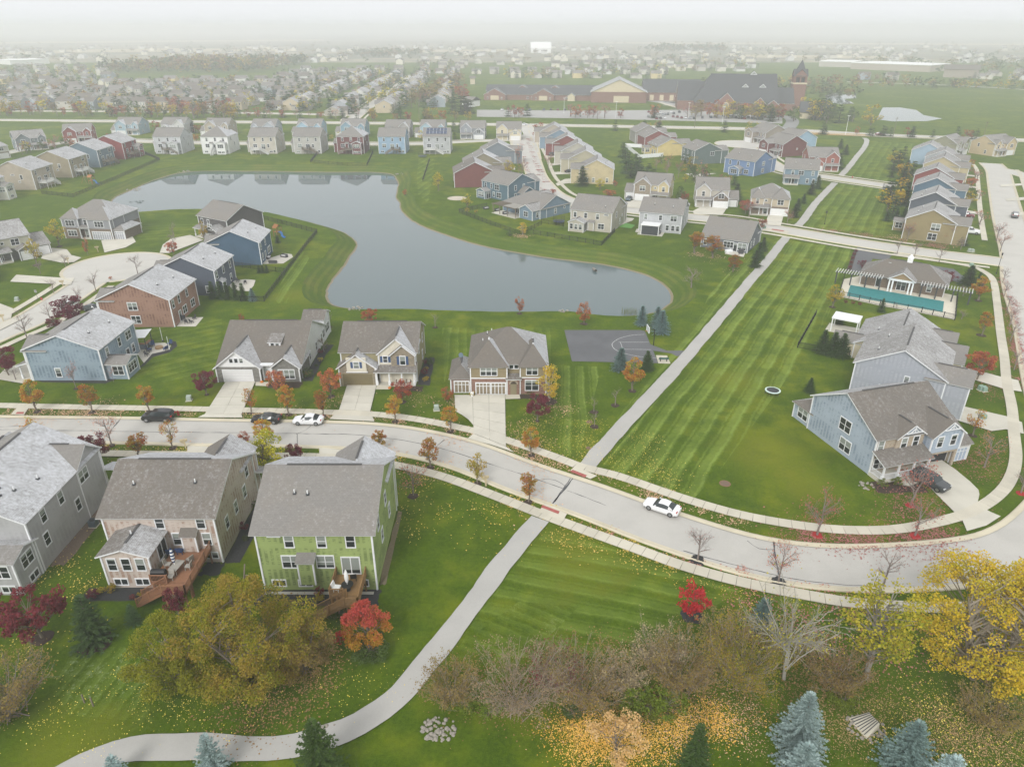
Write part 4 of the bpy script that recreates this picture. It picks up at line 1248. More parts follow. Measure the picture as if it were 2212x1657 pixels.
def house_N():
 ol = siding(C8(140, 128, 100))
 dm = paint(C8(128, 116, 96), 0.6, 0.05)
 h = House((-0.6, 109.6), 0, ol, ROOF_D, 'red brick and olive house with tall hip roof and three-car garage')
 m = h.vol(-6.15, 6.15, -5.0, 6.4, 5.4, 'hip', 0.66, oh=0.45, base=(BRICK_R, 'FRL'), base_h=3.0)
 l_ = h.vol(-6.15, -0.2, -6.0, 1.0, 5.4, 'hip', 1.05, oh=0.4, base=(BRICK_R, 'FLR'), base_h=3.0)
 r_ = h.vol(1.9, 6.2, -5.8, 1.0, 5.4, 'hip', 1.25, oh=0.4, base=(BRICK_R, 'FLR'), base_h=3.0)
 w_ = h.vol(-9.5, -6.0, -5.4, 1.6, 2.9, 'hip', 0.85, wall=BRICK_R)
 h.garage(l_, 'F', -0.95, 2.3, 2.1, dm, style='bars'); h.garage(l_, 'F', 1.55, 2.3, 2.1, dm, style='bars'); h.garage(w_, 'F', 0.1, 2.4, 2.1, dm, style='bars')
 for vi, x0, x1 in ((l_, -6.15, -0.2), (r_, 1.9, 6.2)):
  y = h.vols[vi]['y0']
  b = MB(); b.box(x0 - .05, x1 + .05, y - .06, y, 2.92, 3.1, TRIM); b.build('band_board', h.root)
 h.wins('%d F t 0 4.3; %d F d -0.2 4.3; 0 F q 0.5 4.6; 0 F q 1.3 4.6; %d F D -0.2 1.6; 0 R s -2 4.3; 0 R s 2 4.3; 0 R s 0 1.6; 0 L s 2 4.3' % (l_, r_, r_))
 en = h.vol(-0.2, 1.9, -6.1, -4.6, 3.0, 'shF', 0.35, wall=BRICK_R, corner=False)
 d = MB()
 d.box(-.5, .5, -.05, 0, 0, 1.9, paint(C8(128, 120, 96), 0.5, 0.05))
 d.face([(0.5 * math.cos(a), -0.05, 1.9 + 0.5 * math.sin(a)) for a in [math.pi * i / 8 for i in range(9)]][::-1], paint(C8(70, 60, 50)))
 for i in range(8):
  a0, a1 = math.pi * i / 8, math.pi * (i + 1) / 8
  d.hexa([(0.52 * math.cos(a0), -.1, 1.9 + .52 * math.sin(a0)), (0.52 * math.cos(a1), -.1, 1.9 + .52 * math.sin(a1)), (0.75 * math.cos(a1), -.1, 1.9 + .75 * math.sin(a1)), (0.75 * math.cos(a0), -.1, 1.9 + .75 * math.sin(a0))],
    [(0.52 * math.cos(a0), 0, 1.9 + .52 * math.sin(a0)), (0.52 * math.cos(a1), 0, 1.9 + .52 * math.sin(a1)), (0.75 * math.cos(a1), 0, 1.9 + .75 * math.sin(a1)), (0.75 * math.cos(a0), 0, 1.9 + .75 * math.sin(a0))], BRICK_T)
 d.build('arched_door', h.root, (0.85, -6.11, 0.1))
 h.vents([(0, -3.6, 2.6), (0, -4.3, 0.5), (0, -2.9, 4.0)])
house_N()
def house_O():
 bl = siding(C8(164, 176, 190), 1.0, C8(128, 142, 158))
 h = House((52.6, 88.4), 16.3, bl, ROOF_D, 'light blue corner house with white-railed porch and open garage')
 m = h.vol(-6.6, 6.2, -6.6, 6.4, 5.6, 'x', 0.55, oh=0.4, base=(BRICK_T, 'F'), base_h=5.5)
 l_ = h.wing(m, 'F', -3.4, 1.0, 0.25, 5.5, 0.72, gable=bl, wall=BRICK_T, corner=False)
 r_ = h.wing(m, 'F', 1.3, 6.4, 1.4, 5.5, 0.75, wall=bl, gable=bl, z0=2.75)
 g_ = h.vol(1.4, 6.2, -7.8, -6.0, 2.7, 'flat', 0, wall=BRICK_T, oh=-0.1, corner=False, skip='F')
 t_ = h.vol(6.1, 9.2, -7.2, 1.0, 2.8, 'x', 0.5, wall=BRICK_T)
 s_ = h.vol(-6.55, -2.6, 5.9, 10.2, 2.7, 'hip', 0.5)
 # open garage: jambs, lintel, back panel painted near-black for the shade inside
 b = MB()
 b.box(1.4, 1.75, -7.85, -7.6, 0, 2.75, BRICK_T); b.box(5.85, 6.2, -7.85, -7.6, 0, 2.75, BRICK_T); b.box(1.75, 5.85, -7.85, -7.6, 2.35, 2.75, BRICK_T); b.build('garage_front', h.root)
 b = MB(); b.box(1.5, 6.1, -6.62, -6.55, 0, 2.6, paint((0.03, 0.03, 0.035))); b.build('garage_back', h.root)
 h.garage(t_, 'F', 0, 2.4, 2.1, paint(C8(158, 172, 190), 0.5, 0.05), style='bars')
 h.wins('0 F s -5.6 4.4; %d F s -0.9 4.4; %d F s 1.0 4.4; %d F s -1.1 4.4; %d F s 1.1 4.4; 0 L D 0.6 4.4; 0 L D 1.4 1.6; %d L D 0 1.6; 0 F s -5.6 1.6; 0 F p -2.9 1.4; 0 F s -4.4 1.6; 0 R s 0 4.4' % (l_, l_, r_, r_, s_))
 h.porch(0, 'F', -6.5, 1.0, 2.3, 2.85, 4, rail=True, pitch=0.4, z0=0.45, post_w=0.2)
 for vi in (l_, r_):                                     # king-post brackets in the gables
  v = h.vols[vi]
  cx, y = (v['x0'] + v['x1']) / 2, v['y0'] - .42
  b = MB()
  z = v['ridge'] - .15
  for q in (-1, 1):
   b.beam((cx + q * 1.25, y, z - .95), (cx, y, z - .95), .1, .12, TRIM)
   b.beam((cx + q * .7, y, z - .95), (cx, y, z - .3), .08, .1, TRIM)
  b.beam((cx, y, z - .95), (cx, y, z - .05), .1, .1, TRIM)
  b.build('gable_bracket', h.root)
house_O()
# right-hand row along the curving side street
hP = side_house((64.2, 105.6), 57, siding(C8(158, 162, 170), 0.6, C8(176, 178, 184)), 'pale grey house with blank damp gable wall behind the light blue corner house', 13.0, 12.8, 6.0, 0.55, win='0 L n 1.2 4.6; 0 L q -2.0 2.6', gar=1, wing_w=6.0, wing_eave=5.8)
def house_Q():
 h = House((71.2, 120.2), 57, siding(C8(196, 186, 160)), ROOF, 'low cream house with broad frosted roof next to the pool club')
 m = h.vol(-6.6, 6.6, -7.0, 6.6, 3.1, 'x', 0.52)
 h.wing(m, 'F', -6.4, 0.2, 3.4, 3.0, 0.6); h.wing(m, 'F', 2.0, 6.4, 1.6, 3.0, 0.7)
 s_ = h.wing(m, 'B', 2.4, 6.4, 3.6, 2.9, 0.5)
 h.wins('%d B s 0 1.6; %d L s -2 1.6; %d R s 2 1.6; 0 B v -2 1.2; 0 L s 2 1.6; 0 R s 0 1.6' % (s_, s_, s_))
 h.vents([(0, -2.5, 3.6)])
house_Q()
# ------------------------------------------------------------------ houses in the middle distance
def sid(r, g, b, gh=0.0): return siding(C8(r, g, b), gh) if gh else siding(C8(r, g, b))
BK2 = '0 B s -4.3 4.3; 0 B s -0.6 4.3; 0 B s 3.9 4.3; 0 B d -3.6 1.5; 0 B d 3.4 1.5; 0 B v 0.2 1.2'
SD = '0 L s -2.5 4.3; 0 L s 2.0 1.6; 0 R s 2.5 4.3; 0 R s -2.0 1.6'
def front_house(loc, deg, wall, label, w=12.5, d=12, base=None, acc=None, pitch=0.52, eave=5.6, gar=1, style=0, group=None, roof=None, third=False):
 """street front: cross gables, garage, porch"""
 acc = acc or wall
 h = House(loc, deg, wall, roof or ROOF, label, group=group)
 m = h.vol(-w / 2, w / 2, -d / 2, d / 2, eave, 'x' if style != 2 else 'hip', pitch if style != 2 else 0.6, base=(base, 'F') if base else None, base_h=2.9 if base else 0)
 s = gar
 if style == 0:
  a = h.wing(m, 'F', *sorted((s * -0.2, s * -w / 2)), 0.8, eave, 0.75, wall=acc, gable=acc)
  b = h.wing(m, 'F', *sorted((s * (w / 2 - 3.6), s * w / 2)), 0.5, eave, 0.9, wall=wall)
 elif style == 1:
  a = h.vol(*sorted((s * -0.4, s * -w / 2)), -d / 2 - 2.0, -d / 2 + 3.5, 3.4, 'y', 0.8, wall=acc)
  b = h.wing(m, 'F', *sorted((s * 0.6, s * w / 2)), 0.6, eave, 0.85, wall=wall)
 else:
  a = h.vol(*sorted((s * -0.5, s * -w / 2)), -d / 2 - 1.0, 0, eave, 'hip', 1.0, base=(base, 'FLR') if base else None, base_h=2.9)
  b = h.vol(*sorted((s * (w / 2 - 4), s * w / 2)), -d / 2 - .7, 0, eave, 'hip', 1.1, base=(base, 'FLR') if base else None, base_h=2.9)
 h.garage(a, 'F', 0, 4.8, 2.15, style='bars')
 if third:
  t = h.vol(*sorted((s * -w / 2 + s * .1, s * (-w / 2 - 3.4))), -d / 2 + .8, d / 2 - 3, 2.8, 'x', 0.5, wall=base or wall)
  h.garage(t, 'F', 0, 2.5, 2.1, style='bars')
 h.wins('%d F d 0 %f; %d F s 0 4.3; 0 F p %f 1.3; 0 F d %f 1.6; 0 F q %f 4.5; 0 L s -2 4.3; 0 L s 2 1.6; 0 R s 2 4.3; 0 R s -2 1.6; 0 B s -3 4.3; 0 B s 3 4.3; 0 B d 2 1.5' % (a, 4.3 if style != 1 else 4.0, b, s * 1.0, s * (w / 2 - 2.2), s * 1.2))
 h.porch(0, 'F', *sorted((s * 0.2, s * (w / 2 - .1))), 2.0, 2.7, 3, rail=False, pitch=0.35)
 return h
# around the bend right of the pond
def teal_ranch():
 h = House((8.0, 233.5), 133, sid(114, 134, 150), ROOF, 'blue ranch house with pergola terrace beside the pond fence')
 m = h.vol(-8.5, 8.5, -7.0, 7.0, 3.1, 'hip', 0.5)
 b_ = h.vol(-8.5, -2.6, 4.0, 10.2, 3.1, 'y', 0.5)
 h.vol(3.5, 8.5, -11.5, -3.0, 3.0, 'y', 0.6)
 h.vol(-8.6, -3.0, -6.9, 6.9, 3.12, 'x', 0.5)
 h.wins('%d B d 0 1.7; %d L s -1.0 1.6; 3 L s 0 1.6; 3 L q 4.2 2.2; 0 B v -1.5 1.3; 0 B d 2.5 1.6; 0 B d 5.5 1.6' % (b_, b_))
 o = empty('pergola', (0, 0, 0), 0, h.root)
 for x in (-2.2, 1.6, 5.2, 8.3):
  p = MB(); p.box(x - .1, x + .1, 11.4, 11.6, 0, 2.8, GREYWOOD); p.build('post', o)
 for k in range(16):
  x = -2.4 + k * .72
  p = MB(); p.box(x - .05, x + .05, 7.1, 12.2, 2.95, 3.15, GREYWOOD); p.build('rafter', o)
 p = MB(); p.box(-2.6, 8.6, 11.4, 11.6, 2.75, 2.94, GREYWOOD); p.build('beam', o)
 p = MB(); p.box(-2.5, 3.2, 7.1, 12.0, 3.16, 3.2, paint(C8(140, 136, 128))); p.build('awning', o)
 p = MB(); p.box(-2.6, 8.6, 7.1, 12.2, 0.0, 0.05, DRIVE); p.build('terrace', o)
teal_ranch()
def beige_back():
 h = House((26.0, 214.5), 155, sid(178, 172, 158, 0.3), ROOF, 'beige house with white patio cover and sunroom above the pond')
 m = h.vol(-6.3, 6.3, -6.5, 6.5, 5.9, 'x', 0.5)
 s_ = h.vol(1.2, 5.8, 6.0, 9.6, 2.9, 'y', 0.4)
 h.wins('0 B s -5.0 4.4; 0 B s -1.7 4.4; 0 B s 2.0 4.4; 0 B w 4.6 5.1; 0 B d 3.2 1.6; %d B s -1.4 1.6; %d B s 0 1.6; %d B s 1.4 1.6; %d L v 0 1.2; 0 L s -2 4.4; 0 L s 2 1.7; 0 L q 4 3' % (s_, s_, s_, s_))
 h.bay(0, 'B', 0.3, 1.7, 0.2, 2.5, 0.8); h.vents([(0, -3.6, 4.6)])
 h.wing(m, 'F', -6.2, -0.5, 2.5, 5.6, 0.6)
beige_back()
def patio_cover(loc, deg, w, d, label, screen=False, slats=True):
 o = empty('patio_cover', (*loc, 0), rad(deg)); tag(o, label, 'pergola')
 for x in (-w / 2, w / 2):
  for y in (-d / 2, d / 2):
   p = MB(); p.box(x - .1, x + .1, y - .1, y + .1, 0, 2.7, WHITE); p.build('post', o)
 p = MB(); p.box(-w / 2 - .2, w / 2 + .2, -d / 2 - .2, d / 2 + .2, 2.7, 2.95, WHITE); p.build('roof', o)
 if screen:
  p = MB(); p.box(-w / 2 + .12, w / 2 - .12, -d / 2 - .02, -d / 2 + .02, .1, 2.65, paint((0.04, 0.045, 0.05), 0.8)); p.build('screen', o)
  p = MB(); p.box(w / 2 - .02, w / 2 + .02, -d / 2 + .12, d / 2 - .12, .1, 2.65, paint((0.04, 0.045, 0.05), 0.8)); p.build('screen', o)
 elif slats:
  for k in range(7):
   z = .5 + k * .3
   p = MB(); p.box(w / 2 - .03, w / 2 + .03, -d / 2 + .12, d / 2 - .12, z, z + .2, WHITE); p.build('slat', o)
 p = MB(); p.box(-w / 2 - 1, w / 2 + 1.2, -d / 2 - .4, d / 2 + .8, 0, .045, DRIVE); p.build('terrace', o)
 return o
patio_cover(G(1291, 497), -24, 3.6, 2.8, 'white flat-roofed patio cover with slatted side behind the beige house')
patio_cover(G(1405, 505), -20, 5.0, 3.6, 'white patio cover with dark roller screens behind the pale grey house', True)
patio_cover((66.2, 131.2), -33, 4.6, 3.6, 'white pergola roof between the pool club and the grey roofs', False, False)
h3 = side_house((45.4, 212.6), 160, sid(176, 178, 180, 0.3), 'pale grey house with screened patio cover left of the slate bungalow', 12.2, 12.0, 5.7, 0.5, win='0 L s -3 4.3; 0 L s 2 1.6; 0 L s 2 4.3', back='0 B s -4.3 4.3; 0 B s 0 4.3; 0 B d 3.8 4.3; 0 B s -4.6 1.6; 0 B s 2.2 1.5; 0 B s 3.8 1.5; 0 B s 5.2 1.5', gar=1)
def slate_bungalow():
 h = House((60.6, 193.8), 149, sid(112, 116, 124), ROOF, 'slate grey bungalow with steep grey roof beside the trail crossing')
 m = h.vol(-6.3, 6.3, -6.5, 6.5, 3.2, 'x', 0.62)
 h.wing(m, 'F', -6.2, -3.2, 1.5, 3.4, 0.9); h.wing(m, 'F', -2.6, 0.4, 1.5, 3.4, 0.9)
 h.wins('0 B s -5.2 1.6; 0 B t 1.2 1.7; 0 B p 3.0 1.2; 0 B D 4.8 1.6; 0 L s 0 1.6; 0 L s -3 1.6')
slate_bungalow()
front_house((50.0, 254.3), -19, sid(192, 178, 140), 'tan and stone house facing the curve with cedar shingle gables', 11.8, 11.5, STONE, STONE, gar=1, third=True)
front_house((68.0, 246.0), -11, sid(180, 174, 162), 'greige craftsman house with white gable brackets in the middle of the curve', 10.5, 11.5, BRICK_B, BRICK_B, gar=-1, style=1, third=True)
front_house((84.0, 234.0), -17, sid(176, 164, 142), 'brown brick hip-roofed house next to the trail crossing', 11.6, 11.0, BRICK_B, None, gar=-1, style=2)
side_house((112.2, 283.6), 161, sid(112, 134, 148), 'steel blue house with covered back porch near the far trail crossing', 12.0, 12.0, 5.7, 0.5, back='0 B s -3 4.3; 0 B d 0 4.3; 0 B s 4.2 4.3; 0 B s 2.6 1.5; 0 B s 4.8 1.5; 0 B v -3 1.2', win='0 L s 0 4.3').porch(0, 'B', -5.8, -0.6, 2.4, 2.7, 3, rail=False)
front_house((131.0, 312.5), -8, sid(146, 92, 82), 'red and stone house with white gables behind the steel blue house', 12.0, 12.0, STONE, None, gar=1, style=1)
hb = side_house((97.8, 303.5), -55, sid(106, 130, 166), 'bright blue house with glazed sunroom in the upper middle', 13.5, 14.0, 5.9, 0.45, sun=(-2.6, 2.0, 3.2, 2.9), win='0 L d 0 4.3; 0 L d 0 1.6; 0 R d 2.4 4.3; 0 R d 2.0 1.6', back=BK2)
hb.root.rotation_euler.z = rad(133)
for v in (): pass
side_house((84.6, 329.5), 180 - 166 + 90, sid(92, 106, 104), 'dark green-grey house behind the bright blue house with back porch', 12.0, 13.0, 5.9, 0.45, win='0 R d 2 4.3; 0 R d 2 1.6; 0 L d 2 4.3', back=BK2)
side_house((73.0, 352.0), 100, sid(202, 184, 128), 'yellow house with white fence and grey roof', 13.0, 13.0, 4.4, 0.5, sun=(-5, -1.2, 3.4, 3.0), win='0 R q 0 2.6', back=BK2)
side_house((71.0, 373.0), 98, sid(128, 76, 72), 'red house behind the yellow house', 12.0, 13.0, 5.6, 0.45)
side_house((70.0, 393.0), 95, sid(150, 146, 140), 'grey-brown house at the avenue behind the red house', 12.5, 13.0, 5.6, 0.5)
side_house((129.0, 350.0), -68, sid(108, 66, 66), 'maroon house with garage annex left of the court', 12.5, 14.0, 5.7, 0.5, win='0 R q 1.6 3.2', sun=(-5.5, -0.5, 3.5, 2.9))
side_house((140.5, 368.0), -66, sid(150, 176, 196), 'pale blue house with frosted roof behind the maroon house', 12.5, 14.0, 5.7, 0.5)
side_house((134.0, 390.0), -70, sid(150, 140, 128), 'taupe house at the avenue above the pale blue house', 12.5, 14.0, 5.7, 0.5)
# street running up from the bend: left side backs on the pond
th = House((-1.2, 256.5), 134, sid(84, 108, 120), ROOF, 'teal two-storey house with corner sunroom next to the blue ranch')
m = th.vol(-6.6, 6.6, -6.6, 6.6, 5.7, 'x', 0.45)
th.vol(2.2, 6.4, 6.0, 9.4, 2.8, 'y', 0.4); th.wing(m, 'F', -6.5, 0.2, 2.5, 5.4, 0.55)
th.vol(-9.2, -6.3, -4.0, 2.0, 2.7, 'x', 0.6)
th.wins('0 L s -3.0 4.3; 0 L s 1.0 4.3; 0 L s -3.0 1.6; 0 B s -4.8 4.3; 0 B s -1.8 4.3; 0 B D 1 4.2; 0 B D 2.0 1.6; 0 B s -0.6 1.6; 1 L v 0 1.2; 1 B t 0 1.6; 0 R s 0 4.3')
th.bay(0, 'L', 0.0, 1.5, 0.1, 2.5, 0.7)
side_house((-14.5, 279.0), 96, sid(116, 70, 66), 'deep red house with timber deck beside the teal house', 13.0, 15.5, 5.4, 0.48, win='0 R w -1 2.8', roof=ROOF_D)
side_house((-12.0, 299.5), 96, sid(138, 132, 112), 'olive grey house with white balcony behind the deep red house', 13.0, 15.5, 5.4, 0.5)
side_house((-6.5, 330.0), 93, sid(118, 126, 134), 'blue-grey house with frosted ridge by the street island', 12.5, 15.0, 5.4, 0.5, win='0 R s -1 2.2; 0 R s 1.5 2.2')
# right side of that street
side_house((33.0, 285.0), -97, sid(190, 176, 140, 0.35), 'tan gabled house on the inside of the bend behind a tall evergreen', 12.5, 13.0, 5.7, 0.5, win='0 L s 4.4 1.5; 0 R s -1.0 1.5; 0 R s -3.6 1.5; 0 R s 4.2 1.5', gar=-1)
rr = [((30.5, 308.0), (168, 162, 140), 'khaki house second from the bend on the right side'), ((29.0, 329.0), (176, 172, 160), 'pale khaki house third from the bend on the right side'), ((26.0, 352.0), (122, 70, 66), 'maroon gabled house in the right-hand row above the bend'),
  ((24.0, 373.0), (120, 140, 156), 'blue-grey house above the maroon one in the right-hand row'), ((22.0, 394.0), (170, 160, 146), 'taupe house at the avenue end of the right-hand row')]
for loc, c, lab in rr:
 side_house(loc, -94, sid(*c), lab, 12.0, 13.5, 5.7, 0.5, gar=-1, win='0 R s 3.6 1.6')
# upper right row, backs to the mown strip
orow = [((116.8, 196.8), (138, 126, 92), 'olive house with two square gable windows at the cross street corner', '0 L D 1.5 4.2; 0 L D 1.2 1.5', (-6.0, -2.4, 3.4, 2.8)),
  ((129.7, 220.0), (84, 90, 100), 'charcoal blue house second in the row behind the olive house', '', None), ((142.6, 243.3), (84, 108, 126), 'navy-teal house third in the right-hand row', '', None),
  ((152.6, 262.7), (130, 70, 66), 'brick red house fourth in the right-hand row', '', None), ((168.0, 286.0), (176, 164, 132), 'khaki house fifth in the right-hand row', '', None),
  ((177.5, 303.0), (170, 174, 178), 'light grey house sixth in the right-hand row', '', None), ((181.0, 321.0), (150, 170, 186), 'pale blue house seventh in the right-hand row', '', None)]
for loc, c, lab, wn_, sn in orow:
 dx, dy = 0.50 * 6.5, 0.866 * 6.5
 side_house((loc[0] + dx, loc[1] + dy), 58, sid(*c), lab, 12.8, 12.4, 5.8, 0.5, gar=1, win=wn_, sun=sn)
front_house((207.0, 352.0), 40, sid(140, 138, 118), 'dark green-grey house at the head of the right-hand street', 12, 12, STONE, None, gar=-1)
front_house((228.0, 352.0), 24, sid(190, 172, 138), 'large tan house facing down the right-hand street', 14, 12, BRICK_T, None, gar=-1, style=0)
front_house((262.0, 350.0), 0, sid(140, 158, 176), 'grey-blue house cut by the right edge at the top of the street', 12, 12, STONE_G, None, gar=1)
# far bank of the pond, backs to the water
prow = [(-163.2, (186, 188, 190), 'light grey house leftmost on the far bank, with grey deck', 'grey', 0), (-140.8, (222, 222, 220), 'white house with hip roof and stone terrace on the far bank', 'none', 2), (-118.2, (186, 180, 168), 'beige house on the far bank with white deck stairs', 'white', 0),
  (-97.0, (176, 174, 168), 'greige house on the far bank with grey deck stairs', 'grey', 0), (-76.6, (106, 60, 60), 'maroon house with hip roof on the far bank', 'grey', 2), (-57.0, (140, 166, 188), 'sky blue house on the far bank', 'grey', 0), (-35.7, (172, 174, 176), 'grey house with solar panels on its roof', 'white', 0)]
DECKM = {'grey': GREYWOOD, 'white': WHITEWOOD}
for k, (x, c, lab, dk, st) in enumerate(prow):
 y = 351.5 + 6.5
 h = House((x, y), 180, sid(*c, 0.3) if st == 0 else sid(*c), ROOF, lab)
 m = h.vol(-6.3, 6.3, -6.3, 6.3, 7.9, 'x' if st == 0 else 'hip', 0.5 if st == 0 else 0.62)
 h.wing(m, 'F', -6.2, 0, 2, 7.4, 0.6)
 if k in (0, 2, 3, 4): h.vol(6.2, 9.0, -5, 1.5, 4.4, 'x', 0.5)
 h.wins('0 B s -3.6 6.5; 0 B s 0.4 6.5; 0 B s 4.2 6.5; 0 B d -3.6 3.7; 0 B v 0.2 3.3; 0 B s 2.6 3.7; 0 B b -4.6 1.0; 0 B b 3.6 1.0; 0 B c 5.2 1.1; 0 L s -2 6.4; 0 L s 2 3.6; 0 R s -2 6.4')
 if st == 2 or k == 0:
  s_ = h.vol(-5.4, -1.2, 5.9, 8.6, 5.1, 'y', 0.38); h.wins('%d B t 0 3.7; %d B b -.8 1.0; %d B b 0.9 1.0' % (s_, s_, s_))
  h.bay(0, 'B', -1.6, 1.4, 2.4, 2.4, 0.7)
 if dk != 'none':
  a = -1.5 if st == 0 else -0.9
  if k == 2: deck(h, 0.6, 5.0, 6.4, 9.4, 2.3, DECKM[dk], ((0.5, 8.8), (-1, 0), 1.1), rails='BLR')
  elif k == 5: deck(h, -3.8, -0.6, 6.4, 9.0, 2.3, DECKM[dk], ((-0.5, 8.4), (1, 0), 1.1), rails='BLR')
  elif k == 6: deck(h, 0.4, 6.0, 6.4, 9.2, 2.3, DECKM[dk], ((0.3, 8.6), (-1, 0), 1.1), rails='BLR')
  else: deck(h, -1.6, 2.2, 6.4, 8.8, 2.3, DECKM[dk], ((-1.7 if k != 4 else 2.3, 8.2), (-1 if k != 4 else 1, 0), 1.1), rails='BLR')
 else:
  deck(h, -0.9, 0.9, 6.4, 8.2, 2.3, WHITEWOOD, ((0.2, 8.3), (0, 1), 1.1), rails='LR')
 if k == 6:
  sp = paint(C8(52, 66, 92), 0.25, 0.05, 0.0, 0.6)
  for i in range(6):
   for j in range(2):
    p = MB(); p.box(-.78, .78, -1.05, 1.05, 0, .06, sp)
    for q in (-.8, .76): p.box(q, q + .04, -1.05, 1.05, 0, .075, WHITE)
    y_ = 1.7 + j * 2.2
    o = p.build('solar_panel', h.vols[0]['roof'], (4.2 - i * 1.66, y_, h.roof_z(0, 0, y_) + .12)); o.rotation_euler = (-math.atan(0.5), 0, 0)
# street fronts behind them
frow = [(-214.5, 424, (150, 172, 184), BRICK_T, 1, 0), (-189.0, 424, (190, 190, 188), STONE_G, 1, 1), (-163.0, 420, (170, 160, 144), STONE, 1, 0), (-136.0, 416, (168, 174, 182), STONE_G, -1, 0), (-111.0, 416, (156, 182, 200), BRICK_T, 1, 0), (-87.0, 416, (128, 156, 172), STONE, 1, 0),
  (-62.0, 412, (160, 158, 156), STONE_G, 1, 1), (-43.0, 412, (160, 184, 196), STONE, 1, 0), (-21.0, 408, (140, 144, 150), STONE_G, -1, 1), (-1.5, 404, (200, 190, 164), STONE, -1, 1)]
flab = ['pale blue house with cream gable behind the light grey pond house', 'white-gabled grey house behind the white pond house', 'taupe house with open garage gable in the street behind the pond', 'grey-blue house with dark gable in the street behind the pond', 'sky blue twin-gabled house behind the beige pond house', 'teal and stone house behind the greige pond house',
  'low grey house with wide roof behind the maroon pond house', 'pale aqua and stone house behind the sky blue pond house', 'grey house with dark gables behind the solar panel house', 'cream house with stone base nearest the street island']
for (x, y, c, b_, g_, st), lab in zip(frow, flab):
 front_house((x, y), -2, sid(*c), lab, 13, 12, b_, None, gar=g_, style=st, third=(g_ > 0 and st == 0))
# left column above the pond
lcol = [((-186.0, 249.0), (206, 204, 192), 'white house with triple windows at the left edge above the pond', None, True), ((-183.5, 274.0), (168, 158, 142), 'beige house with white balcony in the left column', 'white', False), ((-183.2, 298.0), (150, 140, 118), 'tan house with covered white porch in the left column', 'white', False),
  ((-184.0, 321.0), (104, 122, 134), 'slate blue house with timber deck in the left column', 'grey', False), ((-183.6, 342.0), (130, 58, 58), 'crimson house furthest up the left column', 'grey', True)]
for (loc, c, lab, dk, sn) in lcol:
 h = side_house(loc, -90, sid(*c, 0.3), lab, 13, 14.5, 7.2, 0.42, gar=-1, win='0 R s 3 4.6; 0 R w 0 5.4; 0 R q 2 3', back='0 B s -4.3 5.8; 0 B d 3.4 5.8; 0 B d -3 3.4; 0 B v 1 3.0; 0 B s 4 3.4; 0 B b -3 1', porch=False, wing_eave=5.6)
 if sn:
  s_ = h.vol(-5.8, -1.6, 6.8, 10.4, 4.8, 'y', 0.38); h.wins('%d B t 0 3.6; %d R d 0.4 3.6; %d B b 0 1' % (s_, s_, s_))
 if dk: deck(h, -0.4, 4.4, 7.3, 10.6, 2.3, DECKM[dk], ((-0.5, 9.9), (-1, 0), 1.1), rails='BLR')
for loc, a, c, st, lab in [((-241, 338), 62, (190, 190, 182), 2, 'cream hip-roofed house at the far left of the back street'), ((-239, 368), 40, (116, 126, 130), 0, 'blue-grey gabled house left of the crimson twin-gabled one'), ((-228, 394), 18, (124, 62, 58), 0, 'crimson twin-gabled house at the street corner far left'), ((-232, 302), 85, (170, 170, 166), 1, 'grey porch-fronted house at the left edge of the back street')]:
 front_house(loc, a, sid(*c), lab, 13, 12, STONE, None, gar=1 if st != 2 else -1, style=st)
# ================================================================== trees and shrubs
def quads_from(centers, ux, uy):
 """leaf faces: centre +- ux +- uy"""
 n = len(centers)
 v = np.empty((n, 4, 3))
 v[:, 0], v[:, 1], v[:, 2], v[:, 3] = centers - ux * .5, centers + uy * .5 - ux * .05, centers + ux * .5, centers - uy * .5 - ux * .05
 return v.reshape(-1, 3), np.arange(n * 4).reshape(-1, 4)
def rand_unit(r, n):
 a = r.normal(size=(n, 3))
 return a / (np.linalg.norm(a, axis=1)[:, None] + 1e-9)
def leaf_cloud(r, centers, size, flat=0.5):
 n = len(centers)
 nrm = rand_unit(r, n)
 nrm[:, 2] = np.abs(nrm[:, 2]) + flat
 nrm /= np.linalg.norm(nrm, axis=1)[:, None]
 t = np.cross(nrm, rand_unit(r, n))
 t /= np.linalg.norm(t, axis=1)[:, None] + 1e-9
 b = np.cross(nrm, t)
 s = size * r.uniform(0.6, 1.35, n)[:, None]
 return quads_from(centers, t * s, b * s * 0.75)
def limb(mb, a, b, r0, r1, mat, rng, n=5, k=3, bend=0.12):
 a, b = np.array(a, float), np.array(b, float)
 L = np.linalg.norm(b - a)
 pts = [a + (b - a) * t + (rng.normal(0, bend * L * 0.35, 3) if 0 < t < 1 else 0) for t in np.linspace(0, 1, k)]
 mb.tube(pts, list(np.linspace(r0, r1, k)), mat, n, cap=False)
